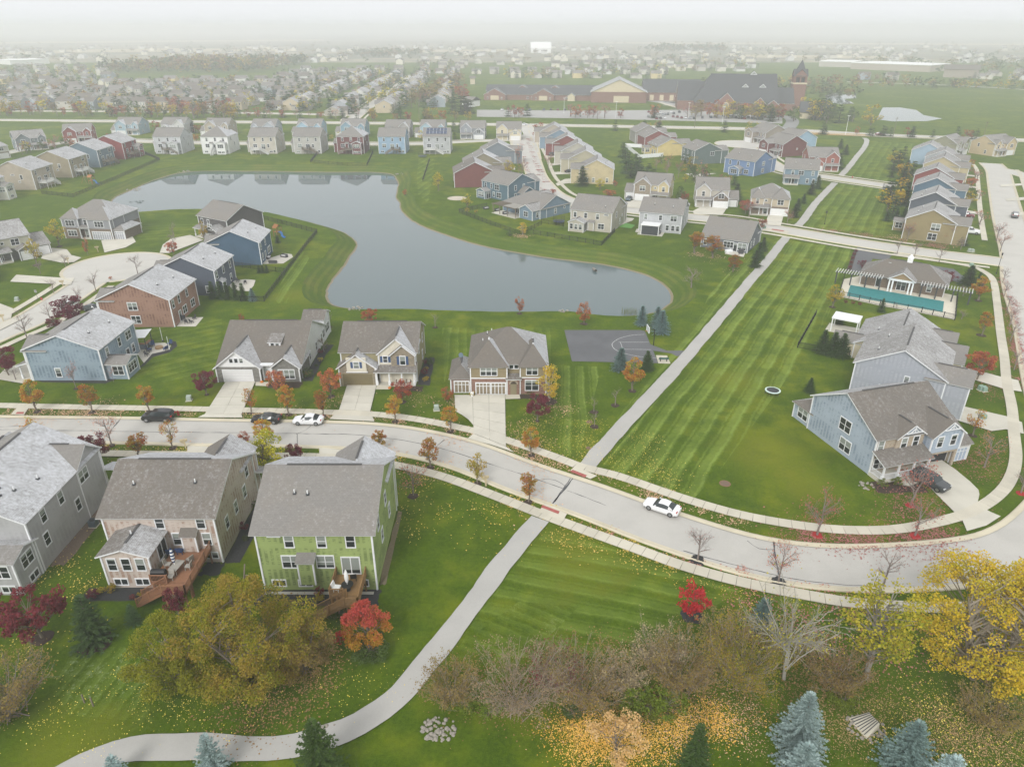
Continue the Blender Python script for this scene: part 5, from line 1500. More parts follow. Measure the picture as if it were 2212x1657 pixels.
def decid(seed, h=6.0, cw=3.2, stem=0.28, clumps=26, leaves=1500, ls=0.2, shape='oval', barkc=(0.17, 0.14, 0.11), lmat=None, fill=0.55, multi=1):
 """(trunk mesh, crown mesh)"""
 r = np.random.RandomState(seed)
 bm = bark(barkc)
 t = MB()
 zc0, zc1 = h * stem, h
 cz, hh = (zc0 + zc1) / 2, (zc1 - zc0) / 2
 cl = []
 while len(cl) < clumps:
  p = r.uniform(-1, 1, 3)
  d = np.linalg.norm(p)
  if d > 1 or d < 0.25: continue
  if r.rand() > fill + (1 - fill) * d: continue
  w = 1.0
  if shape == 'cone': w = 0.35 + 0.75 * (1 - (p[2] + 1) / 2)
  elif shape == 'vase': w = 0.55 + 0.5 * (p[2] + 1) / 2
  elif shape == 'egg': w = 1.0 - 0.35 * max(0, p[2])
  cl.append(np.array([p[0] * cw / 2 * w, p[1] * cw / 2 * w, cz + p[2] * hh * 0.93]))
 cl = np.array(cl)
 rad_c = 0.33 * (cw * cw * (zc1 - zc0) / clumps) ** (1 / 3) * 1.25
 cr = rad_c * r.uniform(0.65, 1.3, clumps)
 base_r = 0.022 * h + 0.02
 for q in range(multi):
  top = np.array([r.normal(0, .06 * cw) + (q - (multi - 1) / 2) * cw * .22, r.normal(0, .06 * cw) * multi, zc0 + (zc1 - zc0) * 0.78])
  limb(t, (0.05 * q, 0, 0), top, base_r / multi ** .4, base_r * 0.22, bm, r, 7, 5, 0.05)
  mine = cl[q::multi]
  for c in mine:
   f = min(0.9, max(zc0 / h * 0.85, (c[2] - 0.45 * math.hypot(c[0], c[1]) - 0.12 * h) / top[2]))
   limb(t, top * f, c, base_r * 0.32, base_r * 0.06, bm, r, 4, 3, 0.14)
 idx = r.choice(clumps, leaves, p=cr ** 2 / np.sum(cr ** 2))
 off = rand_unit(r, leaves) * (r.uniform(0.15, 1, leaves) ** 0.45)[:, None] * cr[idx][:, None]
 off[:, 2] *= 0.75
 v, q = leaf_cloud(r, cl[idx] + off, ls)
 return t.mesh('trunk'), np_mesh('crown', v, q, [lmat])
def bare(seed, h=6.0, cw=4.0, stem=0.25, lmat=None, leaves=200, ls=0.14, barkc=(0.20, 0.165, 0.15), fan=False, n1=9, n2=6, n3=5, thick=1.0):
 """leafless crown: limbs, branches and twigs, with the last leaves"""
 r = np.random.RandomState(seed)
 bm = bark(barkc)
 t, tw = MB(), MB()
 tips = []
 br = (0.02 * h + 0.015) * thick
 if not fan: limb(t, (0, 0, 0), (r.normal(0, .03 * cw), r.normal(0, .03 * cw), h * 0.72), br, br * 0.3, bm, r, 7, 5, 0.03)
 for i in range(n1):
  a = 6.2832 * (i + r.rand() * .7) / n1 * (1 if not fan else 1.0)
  f = stem + (0.68 - stem) * (i / n1)
  p0 = np.array((0, 0, h * f * 0.98)) if not fan else np.array((r.normal(0, .08 * cw), r.normal(0, .08 * cw), 0.0))
  reach = cw / 2 * r.uniform(0.6, 1.0) * (1 - 0.35 * i / n1 if not fan else 1)
  p1 = np.array((math.cos(a) * reach, math.sin(a) * reach, h * (r.uniform(0.78, 1.0) if not fan else r.uniform(0.45, 0.98))))
  if not fan: p1[2] = min(h, p0[2] + reach * r.uniform(0.7, 1.5))
  limb(t, p0, p1, br * 0.42, br * 0.12, bm, r, 4, 4, 0.08)
  for j in range(n2):
   g = r.uniform(0.25, 0.98)
   q0 = p0 + (p1 - p0) * g
   d = (p1 - p0) / np.linalg.norm(p1 - p0) + r.normal(0, 0.55, 3)
   d[2] += 0.25
   q1 = q0 + d / np.linalg.norm(d) * h * r.uniform(0.10, 0.22)
   limb(tw, q0, q1, br * 0.14, br * 0.06, bm, r, 3, 2, 0)
   for k in range(n3):
    w0 = q0 + (q1 - q0) * r.uniform(0.2, 1)
    d2 = d / np.linalg.norm(d) + r.normal(0, 0.6, 3)
    w1 = w0 + d2 / np.linalg.norm(d2) * h * r.uniform(0.05, 0.11)
    limb(tw, w0, w1, br * 0.07, br * 0.03, bm, r, 3, 2, 0)
    tips.append(w1)
 tips = np.array(tips)
 c = tips[r.choice(len(tips), max(leaves, 1))] + r.normal(0, 0.03 * h, (max(leaves, 1), 3))
 v, q = leaf_cloud(r, c, ls)
 return t.mesh('trunk'), tw.mesh('twigs'), np_mesh('crown', v, q, [lmat])
def conifer(seed, h=6.0, w=3.0, lev=16, per=11, lmat=None, seg=7, ls=0.24, skirt=0.04, power=0.85):
 r = np.random.RandomState(seed)
 t = MB()
 t.tube([(0, 0, 0), (0, 0, h * .5), (0, 0, h * .97)], [0.02 * h + .03, 0.012 * h, 0.01], bark((0.10, 0.08, 0.065)), 7)
 C, X, Y = [], [], []
 for i in range(lev):
  f = (i + r.uniform(-.3, .3)) / lev
  f = min(max(f, 0), .985)
  z = h * (skirt + (0.97 - skirt) * f)
  L0 = w / 2 * (1 - f) ** power + 0.05 * w * .5
  n = max(4, int(per * (1 - f * 0.55)))
  a0 = r.uniform(0, 6.28)
  for k in range(n):
   a = a0 + 6.2832 * k / n + r.normal(0, .12)
   L = L0 * r.uniform(0.72, 1.12)
   droop = -0.28 + 0.75 * f + r.normal(0, .06)
   d = np.array((math.cos(a), math.sin(a), droop)); d /= np.linalg.norm(d)
   side = np.array((-math.sin(a), math.cos(a), 0))
   m = max(2, int(seg * (L / (w / 2)) + 1))
   for j in range(m):
    u = (j + r.uniform(0.2, .9)) / m
    p = np.array((0, 0, z)) + d * L * u
    p[2] += 0.12 * L * u * u
    wd = ls * (1.15 - 0.45 * u)
    for q in (-1, 0, 1):
     dd = d * 1.0 + side * 0.75 * q + np.array((0, 0, r.uniform(-.1, .3)))
     dd /= np.linalg.norm(dd)
     nb = np.cross(dd, np.array((0, 0, 1)) + r.normal(0, .35, 3)); nb /= np.linalg.norm(nb) + 1e-9
     C.append(p + dd * wd * .45); X.append(dd * wd * 1.5); Y.append(nb * wd * .62)
 v, q = quads_from(np.array(C), np.array(X), np.array(Y))
 return t.mesh('trunk'), np_mesh('crown', v, q, [lmat])
# foliage colours
L_ORANGE = leaf((0.32, 0.10, 0.025), (0.46, 0.20, 0.035), (0.30, 0.26, 0.04))
L_OLIVEOR = leaf((0.20, 0.17, 0.03), (0.34, 0.17, 0.03), (0.30, 0.09, 0.03))
L_RED = leaf((0.22, 0.045, 0.04), (0.34, 0.075, 0.055), (0.40, 0.14, 0.05))
L_RUST = leaf((0.22, 0.065, 0.03), (0.34, 0.11, 0.045), None)
L_WINE = leaf((0.10, 0.02, 0.028), (0.20, 0.04, 0.05), None)
L_PINK = leaf((0.30, 0.10, 0.08), (0.40, 0.16, 0.11), None)
L_YELLOW = leaf((0.46, 0.31, 0.03), (0.58, 0.42, 0.05), (0.40, 0.34, 0.05))
L_GOLD = leaf((0.34, 0.24, 0.02), (0.50, 0.34, 0.035), (0.24, 0.24, 0.03))
L_YGREEN = leaf((0.17, 0.19, 0.02), (0.30, 0.27, 0.03), (0.36, 0.30, 0.03))
L_OLIVE = leaf((0.125, 0.13, 0.012), (0.25, 0.22, 0.022), (0.23, 0.155, 0.03))
L_BROWN = leaf((0.17, 0.12, 0.05), (0.26, 0.18, 0.065), (0.20, 0.16, 0.04))
L_GREEN = leaf((0.045, 0.075, 0.018), (0.085, 0.12, 0.03), None)
L_CEDAR = leaf((0.09, 0.13, 0.015), (0.16, 0.19, 0.025), None)
L_FIR = leaf((0.030, 0.058, 0.020), (0.068, 0.110, 0.038), None, 0.15)
L_ARBOR = leaf((0.028, 0.056, 0.015), (0.065, 0.105, 0.028), None, 0.15)
L_SPRUCE = leaf((0.13, 0.185, 0.18), (0.32, 0.40, 0.385), None, 0.12)
L_SPRUCED = leaf((0.07, 0.11, 0.10), (0.16, 0.22, 0.20), None, 0.12)
L_TAN = leaf((0.22, 0.17, 0.10), (0.30, 0.23, 0.13), None)
L_MIX = leaf((0.34, 0.27, 0.03), (0.48, 0.21, 0.03), (0.44, 0.10, 0.06), 0.35, 0.9, True)
L_CRIMSON = leaf((0.30, 0.02, 0.03), (0.42, 0.035, 0.045), None)
_proto = {}
def proto(kind, var=0):
 k = (kind, var)
 if k in _proto: return _proto[k]
 s = hash_seed(kind) + var * 17
 # unit trees, 6 m high
 if kind == 'orange': m = decid(s, 6, 3.2, .24, 34, 2000, .22, 'egg', lmat=L_ORANGE)
 elif kind == 'oliveor': m = decid(s, 6, 3.2, .22, 34, 1900, .22, 'egg', lmat=L_OLIVEOR)
 elif kind == 'thin': m = decid(s, 6, 3.3, .25, 28, 700, .22, 'egg', lmat=L_ORANGE)
 elif kind == 'red': m = decid(s, 6, 5.0, .22, 38, 2400, .25, 'oval', lmat=L_RED)
 elif kind == 'rust': m = decid(s, 6, 3.9, .2, 34, 1900, .23, 'egg', lmat=L_RUST)
 elif kind == 'wine': m = decid(s, 6, 5.6, .2, 46, 3800, .27, 'oval', lmat=L_WINE)
 elif kind == 'pink': m = bare(s, 6, 4.4, .25, L_PINK, 420, .17)
 elif kind == 'yellow': m = decid(s, 6, 3.6, .16, 38, 1700, .22, 'egg', lmat=L_YELLOW, multi=3, barkc=(0.4, 0.36, 0.3))
 elif kind == 'gold': m = decid(s, 6, 4.2, .2, 36, 1500, .23, 'egg', lmat=L_GOLD)
 elif kind == 'ygreen': m = decid(s, 6, 4.8, .15, 40, 2400, .24, 'egg', lmat=L_YGREEN)
 elif kind == 'green': m = decid(s, 6, 4.2, .12, 36, 1800, .26, 'egg', lmat=L_GREEN)
 elif kind == 'bare': m = bare(s, 6, 3.9, .25, L_PINK, 90, .12)
 elif kind == 'baretan': m = bare(s, 6, 3.6, .2, L_TAN, 260, .14)
 elif kind == 'sapling': m = bare(s, 6, 2.4, .3, L_TAN, 60, .12, n1=6, n2=4, n3=3)
 elif kind == 'fir': m = conifer(s, 6, 3.9, 19, 13, L_FIR, 7, .33)
 elif kind == 'spruce': m = conifer(s, 6, 4.0, 19, 13, leaf((0.06, 0.105, 0.10), (0.16, 0.225, 0.21), None, 0.12), 7, .33)
 elif kind == 'darkspruce': m = conifer(s, 6, 4.0, 19, 13, L_SPRUCED, 7, .33)
 elif kind == 'arbor': m = conifer(s, 6, 2.8, 19, 13, L_ARBOR, 6, .32, .01, .6)
 elif kind == 'bush': m = decid(s, 6, 7.5, .02, 40, 1500, .42, 'oval', lmat=L_GREEN)
 elif kind == 'winebush': m = decid(s, 6, 7.5, .02, 40, 1500, .42, 'oval', lmat=L_WINE)
 elif kind == 'redbush': m = decid(s, 6, 7.0, .02, 40, 1500, .4, 'oval', lmat=L_CRIMSON)
 elif kind == 'goldbush': m = decid(s, 6, 7.5, .02, 40, 1300, .42, 'oval', lmat=L_GOLD)
 elif kind == 'cedarbush': m = decid(s, 6, 9, .02, 40, 1500, .45, 'oval', lmat=L_CEDAR)
 # low-count versions for the distance
 elif kind == 'f_rust': m = decid(s, 6, 4.4, .15, 16, 260, .55, 'oval', lmat=L_RUST)
 elif kind == 'f_green': m = decid(s, 6, 4.6, .1, 16, 300, .55, 'oval', lmat=L_GREEN)
 elif kind == 'f_gold': m = decid(s, 6, 4.6, .1, 16, 280, .55, 'oval', lmat=L_GOLD)
 elif kind == 'f_brown': m = decid(s, 6, 4.6, .12, 16, 260, .5, 'oval', lmat=L_BROWN)
 elif kind == 'f_fir': m = conifer(s, 6, 3.6, 9, 8, L_FIR, 3, .6)
 elif kind == 'f_pink': m = bare(s, 6, 4.2, .25, L_PINK, 160, .3, n1=7, n2=4, n3=3, thick=1.6)
 _proto[k] = m
 return m
def hash_seed(s_):
 return sum(ord(c) * (i + 3) for i, c in enumerate(s_)) % 9973
MULCH, REDMULCH, BLKMULCH = mulch(), mulch((0.30, 0.02, 0.02)), mulch((0.03, 0.03, 0.032))
_md = {}
def mulch_disc(r, mat):
 k = (round(r, 1), mat.name)
 if k not in _md:
  b = MB()
  rr = np.random.RandomState(int(r * 10))
  n = 18
  ring_ = [(r * (1 + rr.normal(0, .07)) * math.cos(6.2832 * i / n), r * (1 + rr.normal(0, .07)) * math.sin(6.2832 * i / n)) for i in range(n)]
  for i in range(n):
   a, c = ring_[i], ring_[(i + 1) % n]
   b.face([(*a, 0.0), (*c, 0.0), (c[0] * .7, c[1] * .7, .13), (a[0] * .7, a[1] * .7, .13)], mat)
   b.face([(a[0] * .7, a[1] * .7, .13), (c[0] * .7, c[1] * .7, .13), (0, 0, .10)], mat)
  _md[k] = b.mesh('mulch_ring')
 return _md[k]
TREES = []
def plant(kind, loc, h, label, cat='tree', name=None, group=None, var=0, wide=1.0, ring_=0.0, rmat=None, rz=None, z=0.03):
 m = proto(kind, var)
 nm = name or {'fir': 'fir_tree', 'spruce': 'blue_spruce', 'darkspruce': 'blue_spruce', 'arbor': 'arborvitae', 'bush': 'shrub', 'winebush': 'shrub', 'redbush': 'shrub', 'goldbush': 'shrub', 'cedarbush': 'shrub', 'f_fir': 'fir_tree'}.get(kind, 'tree')
 k = h / 6.0
 if kind in ('fir', 'f_fir', 'spruce'): wide *= 1.28
 root = empty(nm, (loc[0], loc[1], z), (hash_seed(label) * 1.7 + loc[0] * 3.1 + loc[1]) % 6.28 if rz is None else rz)
 tag(root, label, cat if nm != 'shrub' else 'shrub', group)
 names = ('trunk', 'crown') if len(m) == 2 else ('trunk', 'twigs', 'crown')
 for n_, me in zip(names, m):
  put(n_, me, root, scale=(k * wide, k * wide, k))
 if ring_: put('mulch_ring', mulch_disc(ring_, rmat or MULCH), root)
 TREES.append((kind, loc, h))
 return root
def T(kind, x, y, ytop, label, **kw):
 X, Y, z = GG(x, y)
 v = (ytop - 828.5) / 1534.4
 return plant(kind, (X, Y), max(0.6, CAM_H - (_S + v * _C) / (_C - v * _S) * Y - z), label, z=z + .03, **kw)
SN = 'street trees on the north verge'
SS = 'street trees on the south verge'
# ---- north verge of the main street, left to right
T('orange', 81, 890, 819, 'orange maple farthest left on the north verge', group=SN, ring_=.6)
T('orange', 199, 891.7, 828, 'orange maple second from left, below the light blue house', group=SN, ring_=.6, var=1)
T('orange', 323, 888, 828, 'orange maple behind the black SUV', group=SN, ring_=.6, var=2)
T('thin', 543, 891.7, 835, 'sparse half-bare maple right of the white ranch driveway', group=SN, ring_=.6)
T('orange', 624, 896, 830, 'orange-gold maple above the black sedan', group=SN, ring_=.6, var=1)
T('oliveor', 698, 900, 842, 'olive and orange maple above the white car', group=SN, ring_=.6)
T('orange', 854, 911.5, 852, 'orange maple right of the olive garage driveway', group=SN, ring_=.6, var=2)
T('orange', 973, 933, 875, 'red-orange maple left of the wide brick house driveway', group=SN, ring_=.6, var=1)
T('orange', 1148, 984.8, 921, 'orange maple between the wide driveway and the trail', group=SN, ring_=.6)
T('pink', 1764.7, 1156.6, 1063, 'half-bare red maple by the pavement in front of the corner lawn', group=SN, ring_=.7, rmat=REDMULCH)
T('pink', 1976, 1158, 1071, 'half-bare red maple over red leaf litter left of the corner drive', group=SN, ring_=.7, rmat=REDMULCH, var=1)
T('bare', 2205, 1066, 1000, 'bare tree in red mulch at the right edge', group=SN, ring_=.6, rmat=REDMULCH)
# ---- south verge
T('thin', 80, 963, 898, 'sparse golden maple at the left end of the south verge', group=SS, ring_=.5, var=1)
T('pink', 241.7, 963, 897, 'sparse pinkish maple above the grey house', group=SS, ring_=.5, var=2)
T('thin', 374, 968, 907, 'sparse golden maple left of the pointed beige roof', group=SS, ring_=.6, var=2)
T('orange', 575, 968, 903, 'orange maple top behind the yellow-green tree', group=SS, var=1)
T('oliveor', 820.6, 973, 921, 'red-topped maple right of the green house roof', group=SS, ring_=.5, var=1)
T('oliveor', 929.6, 1010, 945, 'orange and green maple on the south verge bend', group=SS, ring_=.6, var=2)
T('gold', 1031, 1045, 977, 'olive-gold maple beside the timber mailbox post', group=SS, ring_=.6, wide=.75)
T('oliveor', 1141.6, 1085, 1021, 'small green and orange maple at the crossing ramp', group=SS, ring_=.6)
T('bare', 1506, 1211.6, 1135, 'leafless young maple in black mulch below the white sedan', group=SS, ring_=.95, rmat=BLKMULCH)
T('pink', 1681, 1258, 1171, 'leafless young maple in black mulch by the tar seam', group=SS, ring_=.95, rmat=BLKMULCH, var=1, wide=.9)
T('bare', 1908, 1265, 1188, 'leafless young maple beside the small white sign', group=SS, var=1)
# ---- front yards
T('wine', 20, 812, 752, 'dark purple maple at the left edge by the light blue house')
T('wine', 160, 706, 640, 'purple maple in front of the parked white SUV')
T('wine', 124, 715, 683, 'small purple maple behind the light blue house roof')
T('pink', 165, 840, 783, 'thin red sapling before the light blue gable', wide=.6, ring_=.5)
T('pink', 246, 826, 790, 'thin bare sapling at the light blue house corner', wide=.5, var=1)
T('sapling', 35, 822, 790, 'small olive shrub tree by the porch of the light blue house', wide=1.6, ring_=.8, rmat=BLKMULCH)
T('wine', 446.7, 853, 803, 'round crimson-purple maple left of the white garage drive', ring_=.4)
T('red', 600, 856, 797, 'russet tree before the white ranch house window', wide=.75)
T('red', 715, 857, 797, 'pink-red maple between the ranch and the blue-shuttered house', ring_=.7, wide=.9)
T('red', 869, 868.7, 821, 'red maple before the blue-shuttered house porch', ring_=.7)
T('rust', 966, 868, 836, 'wine-red upright shrub left of the brick garage', wide=1.1)
T('wine', 1160.6, 910, 852, 'crimson maple on the brick house lawn', ring_=.4, wide=.85)
T('yellow', 1186, 868, 790, 'bright yellow birch clump at the brick house corner', ring_=1.3, wide=1.05)
T('orange', 1365.6, 845, 771, 'big orange-rust maple beside the basketball court', ring_=.7, wide=1.05)
T('sapling', 1329, 876, 832, 'bare sapling right of the striped lawn', ring_=.7)
T('sapling', 1283, 890.6, 856, 'bare sapling, upper of two near the trail', ring_=.7, var=1)
T('sapling', 1284, 921.8, 882, 'bare sapling, lower of two near the trail', ring_=.7, var=2)
T('spruce', 1340, 799, 750, 'blue spruce in front of the basketball court', wide=1.0)
T('fir', 1397, 799, 758, 'green spruce between the court and the orange maple')
T('spruce', 1385.8, 702, 659, 'blue spruce left of the pair by the pond end', wide=.9)
T('spruce', 1419, 705, 661, 'blue spruce at the back of the pair by the pond end', wide=.9, var=1)
T('spruce', 1428, 719, 669, 'blue spruce at the front of the pair by the pond end', wide=1.0)
T('rust', 1122, 678, 640, 'small rust maple on the pond edge', ring_=.6, wide=.8)
T('rust', 1261, 700, 651, 'rounder rust maple by the pond right of the brick house', ring_=.8, wide=.95)
T('red', 801, 703, 665, 'orange-red tree behind the blue-shuttered house', wide=1.0)
T('rust', 524, 700, 676, 'red shrub tip behind the white ranch ridge', wide=.7)
T('sapling', 940, 708, 672, 'staked sapling on the lawn behind the brick house', ring_=.6)
T('sapling', 713, 707, 668, 'thin sapling beside the ranch house sunroom', ring_=.5, var=1)
T('bush', 748, 748, 738, 'small dark shrub on the lawn right of the tan stone house', name='shrub')
T('baretan', 700, 760, 726, 'bare round shrub by the ranch house side wall', wide=1.3)
T('bush', 664, 816, 795, 'clipped yellow-green shrub at the ranch house corner', wide=.9)
T('goldbush', 889, 812, 797, 'yellow shrub beside the porch side of the tan stone house')
T('bush', 893, 790, 766, 'dark green shrubs along the tan stone house side', wide=.9)
T('bush', 1115, 848, 834, 'round clipped shrub left of the arched door', wide=.6)
T('bush', 1130, 848, 832, 'round clipped shrub right of the arched door', wide=.6, var=1)
T('goldbush', 1020, 857, 845, 'potted yellow mums by the brick garage', wide=.75)
T('bush', 1146, 850, 842, 'low green foundation shrub under the brick house window', wide=1.6)
# south-side houses' front trees
T('wine', 208, 1003, 936, 'dark red maple between the grey and beige roofs', wide=.85)
T('oliveor', 303, 990, 934, 'red and green tree behind the beige roof', wide=1.25)
T('rust', 530, 962, 930, 'rust shrub tree left of the yellow-green tree')
T('ygreen', 573, 1030, 930, 'bright yellow-green tree between the beige and green houses', wide=1.05)
T('wine', 640, 1005, 959, 'crimson tree behind the green house ridge', wide=.8)
T('pink', 892, 1072, 1006, 'purple-leaved crabapple right of the green house', ring_=.7, wide=1.15)
# right side
T('pink', 1966, 1092, 995, 'tall sparse red maple in front of the corner house drive', ring_=.6, rmat=REDMULCH, var=2)
T('pink', 2126, 1010, 935, 'sparse red tree on the lawn right of the corner house', var=1)
T('thin', 2101, 941.6, 880, 'small golden tree by the grey house drive', ring_=.6)
T('red', 2110, 822, 757, 'round red maple between two driveways on the right', wide=1.0)
T('rust', 1955, 1027, 1013, 'dark red shrub by the corner house porch', wide=1.8, name='shrub')
T('cedarbush', 1905, 1050, 1036, 'low juniper, left of two before the corner house porch', wide=1.0)
T('cedarbush', 1937, 1047, 1033, 'low juniper, right of two before the corner house porch', wide=1.0, var=1)
T('fir', 1748, 847, 816, 'small dark pine beside the trampoline lawn', wide=1.0)
for i, (x, y, t_) in enumerate([(1775, 762, 712), (1797, 767, 716), (1816, 771, 720)]):
 T('fir', x, y, t_, ['left', 'middle', 'right'][i] + ' of three dark firs inside the black garden fence', wide=.95, var=i % 2)
T('fir', 1812, 700, 672, 'young fir left of the white pergola')
T('gold', 1798, 664, 612, 'tan-orange tree beside the pool deck', ring_=.7, wide=.95)
T('fir', 1903, 674, 644, 'young pine before the pool cover', wide=.8)
T('baretan', 1935, 668, 653, 'small larch before the pool cover', wide=.8)
T('fir', 2090, 617, 573, 'large pine by the pool club corner', wide=1.25)
T('fir', 2112, 615, 588, 'smaller pine by the pool club corner')
T('orange', 2113, 650, 598, 'bright orange tree along the right-hand pavement', wide=1.35, ring_=.8)
T('orange', 2120, 725, 672, 'thin orange tree along the right-hand pavement', wide=.9, ring_=.9, var=1)
T('baretan', 2080, 640, 615, 'tan ornamental grass clump by the pool fence', wide=1.4, name='ornamental_grass')
T('baretan', 2077, 690, 668, 'lower tan ornamental grass clump by the pool fence', wide=1.4, name='ornamental_grass', var=1)
T('winebush', 1863, 580, 562, 'purple shrub left of the pool house', wide=1.1)
T('winebush', 2045, 608, 585, 'purple shrub right of the pool house', wide=1.2)
VR = 'bare street trees along the right-hand street'
for i, (x, y, t_) in enumerate([(2165, 612, 575), (2168, 642, 605), (2175, 672, 632), (2180, 705, 660), (2182, 738, 690), (2190, 800, 752)]):
 T('bare', x, y, t_, 'leafless street tree on the verge of the right-hand street', group=VR, var=i % 3)
for i, (x, y, t_) in enumerate([(2152, 522, 480), (2160, 545, 500)]):
 T('pink', x, y, t_, ['rosy', 'taller rosy'][i] + ' bare tree on the corner verge by the olive house', var=i)
for i, (x, y, t_, l) in enumerate([(1938, 548, 513, 'bare tree on the cross street verge left of the pool club'), (1975, 556, 520, 'bare tree in a mulch bed at the pool club street edge'), (2028, 567, 530, 'bare tree above the right half of the pool club roof'), (1960, 519, 480, 'bare pinkish tree before the olive house left end'), (2045, 525, 480, 'bare pinkish tree before the olive house right end'), (2075, 540, 510, 'bare tree near the cross street junction')]):
 T('pink' if i in (3, 4) else 'bare', x, y, t_, l, var=i % 3)
# left side
T('gold', 129, 533, 472, 'golden tree left of the brick hip-roofed house', ring_=.8, wide=.9)
T('gold', 80, 573, 513, 'tan-gold tree before the stone house porch', ring_=1.0, wide=.7, var=1)
T('rust', 190, 552, 512, 'thin red tree before the brick hip-roofed house', wide=.5)
T('gold', 443, 525, 475, 'narrow orange tree before the charcoal house', wide=.55)
T('red', 375, 552, 520, 'red leafed tree at the cul-de-sac', wide=1.0)
T('red', 240, 606, 597, 'dark red treetop above the brown house roof', wide=1.0)
for i, (x, y, t_) in enumerate([(61, 735, 672), (110, 695, 650), (172, 665, 617), (208, 632, 585), (298, 592, 545), (376, 532, 498), (143, 578, 545), (117, 635, 600), (88, 592, 560)]):
 T('bare', x, y, t_, 'leafless young street tree around the cul-de-sac', group='bare trees around the cul-de-sac', var=i % 3)
for i, (x, y) in enumerate([(460, 645), (476, 646), (492, 647), (510, 648), (526, 649)]):
 T('arbor', x, y, y - 38, ['first', 'second', 'third', 'fourth', 'fifth'][i] + ' evergreen from the left in the row at the slate patio', wide=1.1, var=i % 2)
T('spruce', 546, 650, 622, 'small blue spruce at the end of the evergreen row', wide=.9)
for i, (x, y) in enumerate([(560, 590), (568, 590), (577, 590)]):
 T('arbor', x, y, y - 18, ['left', 'middle', 'right'][i] + ' of three low evergreens by the navy house', wide=1.3, var=i % 2)
T('fir', 600, 525, 508, 'small pine by the blue slide', wide=1.1)
T('sapling', 377, 517, 473, 'bare tree on the lawn left of the charcoal house')
# right of the pond
T('oliveor', 1500, 548, 496, 'golden-brown tree left of the pair behind the slate bungalow', wide=1.35)
T('oliveor', 1540, 558, 500, 'golden-brown tree right of the pair behind the slate bungalow', wide=1.3, var=1)
T('oliveor', 1583, 588, 548, 'small golden tree in front of the slate bungalow', wide=1.35, var=2)
T('baretan', 1493, 622, 576, 'tan weeping tree on the bank right of the pond', wide=1.4)
T('fir', 1630, 578, 540, 'dark fir beside the trail, lowest of the clump')
T('fir', 1638, 560, 522, 'dark fir beside the trail, middle of the clump', var=1)
T('fir', 1647, 543, 512, 'dark fir beside the trail, upper of the clump')
T('rust', 1645, 498, 468, 'rust tree at the slate bungalow front corner')
T('yellow', 1129, 508, 481, 'bright yellow shrub tree on the pond fence line', wide=1.5)
T('gold', 1010, 452, 418, 'small yellow tree by the round patio', wide=1.0)
T('gold', 947, 413, 370, 'thin golden birch by the deep red house', wide=.8, var=1)
T('goldbush', 1028, 461, 453, 'yellow-green shrub inside the pond fence')
T('rust', 875, 424, 408, 'tiny rust tree on the left bank of the pond arm')
T('gold', 1009, 463, 448, 'small tan tree at the fence corner', wide=1.0, var=1)
T('bush', 1100, 510, 499, 'grey-green shrub outside the pond fence')
T('gold', 1098, 385, 345, 'golden street tree by the parked silver SUV', wide=1.1)
T('fir', 1257, 402, 358, 'tall dark evergreen before the tan gabled house', wide=1.05)
T('gold', 1296, 412, 385, 'yellow-green tree before the tan gable', wide=1.2, var=1)
T('rust', 1328, 405, 388, 'small rust tree at the tan gable corner', wide=1.1)
T('red', 1160, 400, 384, 'small red tree in the bend of the street')
T('red', 1194, 420, 408, 'coral shrub at the inside of the bend', wide=1.4)
T('red', 1315, 426, 410, 'coral red shrub on the lawn below the tan gable', wide=2.2)
T('gold', 1058, 405, 380, 'dark green tree behind the teal house', wide=1.2)
T('f_pink', 1118, 355, 316, 'rosy bare tree left of the rising street, lower', wide=.9)
T('pink', 1128, 385, 345, 'rosy bare tree left of the rising street, at the bend', wide=.9)
T('pink', 1184, 372, 330, 'rosy bare tree right of the rising street', wide=.8, var=1)
T('f_rust', 1098, 296, 262, 'brown oak left of the street island', wide=1.0)
T('f_rust', 1162, 300, 262, 'brown oak right of the street island', wide=1.0, var=1)
T('fir', 1535, 445, 405, 'conifer between the craftsman and tan houses', wide=1.1) if False else None
T('fir', 1590, 434, 396, 'broad conifer behind the craftsman house', wide=1.1)
T('rust', 1478, 445, 412, 'russet tree left of the craftsman house', wide=.8)
T('green', 1470, 440, 400, 'grey-green tree left of the craftsman house', wide=.9)
T('pink', 1618, 470, 432, 'red tree before the brown brick house door', wide=1.3)
T('red', 1610, 462, 430, 'crimson tree left of the brown brick house', wide=1.1)
T('pink', 1700, 485, 450, 'rosy tree right of the brown brick house garage', wide=.9)
for i, (x, y, t_) in enumerate([(1715, 470, 440), (1722, 455, 428), (1735, 440, 418)]):
 T('fir', x, y, t_, ['lowest', 'middle', 'top'][i] + ' fir of the line between the brown brick house and the trail', var=i % 2)
for i, (x, y, t_) in enumerate([(1752, 420, 390), (1765, 408, 378), (1745, 398, 385)]):
 T('fir', x, y, t_, ['front', 'right', 'small'][i] + ' fir beside the steel blue house', var=i % 2)
T('fir', 1810, 365, 330, 'large dark fir left of the upper trail', wide=1.15)
T('fir', 1826, 335, 312, 'dark fir above the large one by the upper trail', wide=1.1)
T('fir', 1815, 322, 300, 'dark fir nearest the avenue by the upper trail', wide=1.1)
T('gold', 1930, 362, 325, 'golden-brown tree beside the upper mown strip', wide=1.3)
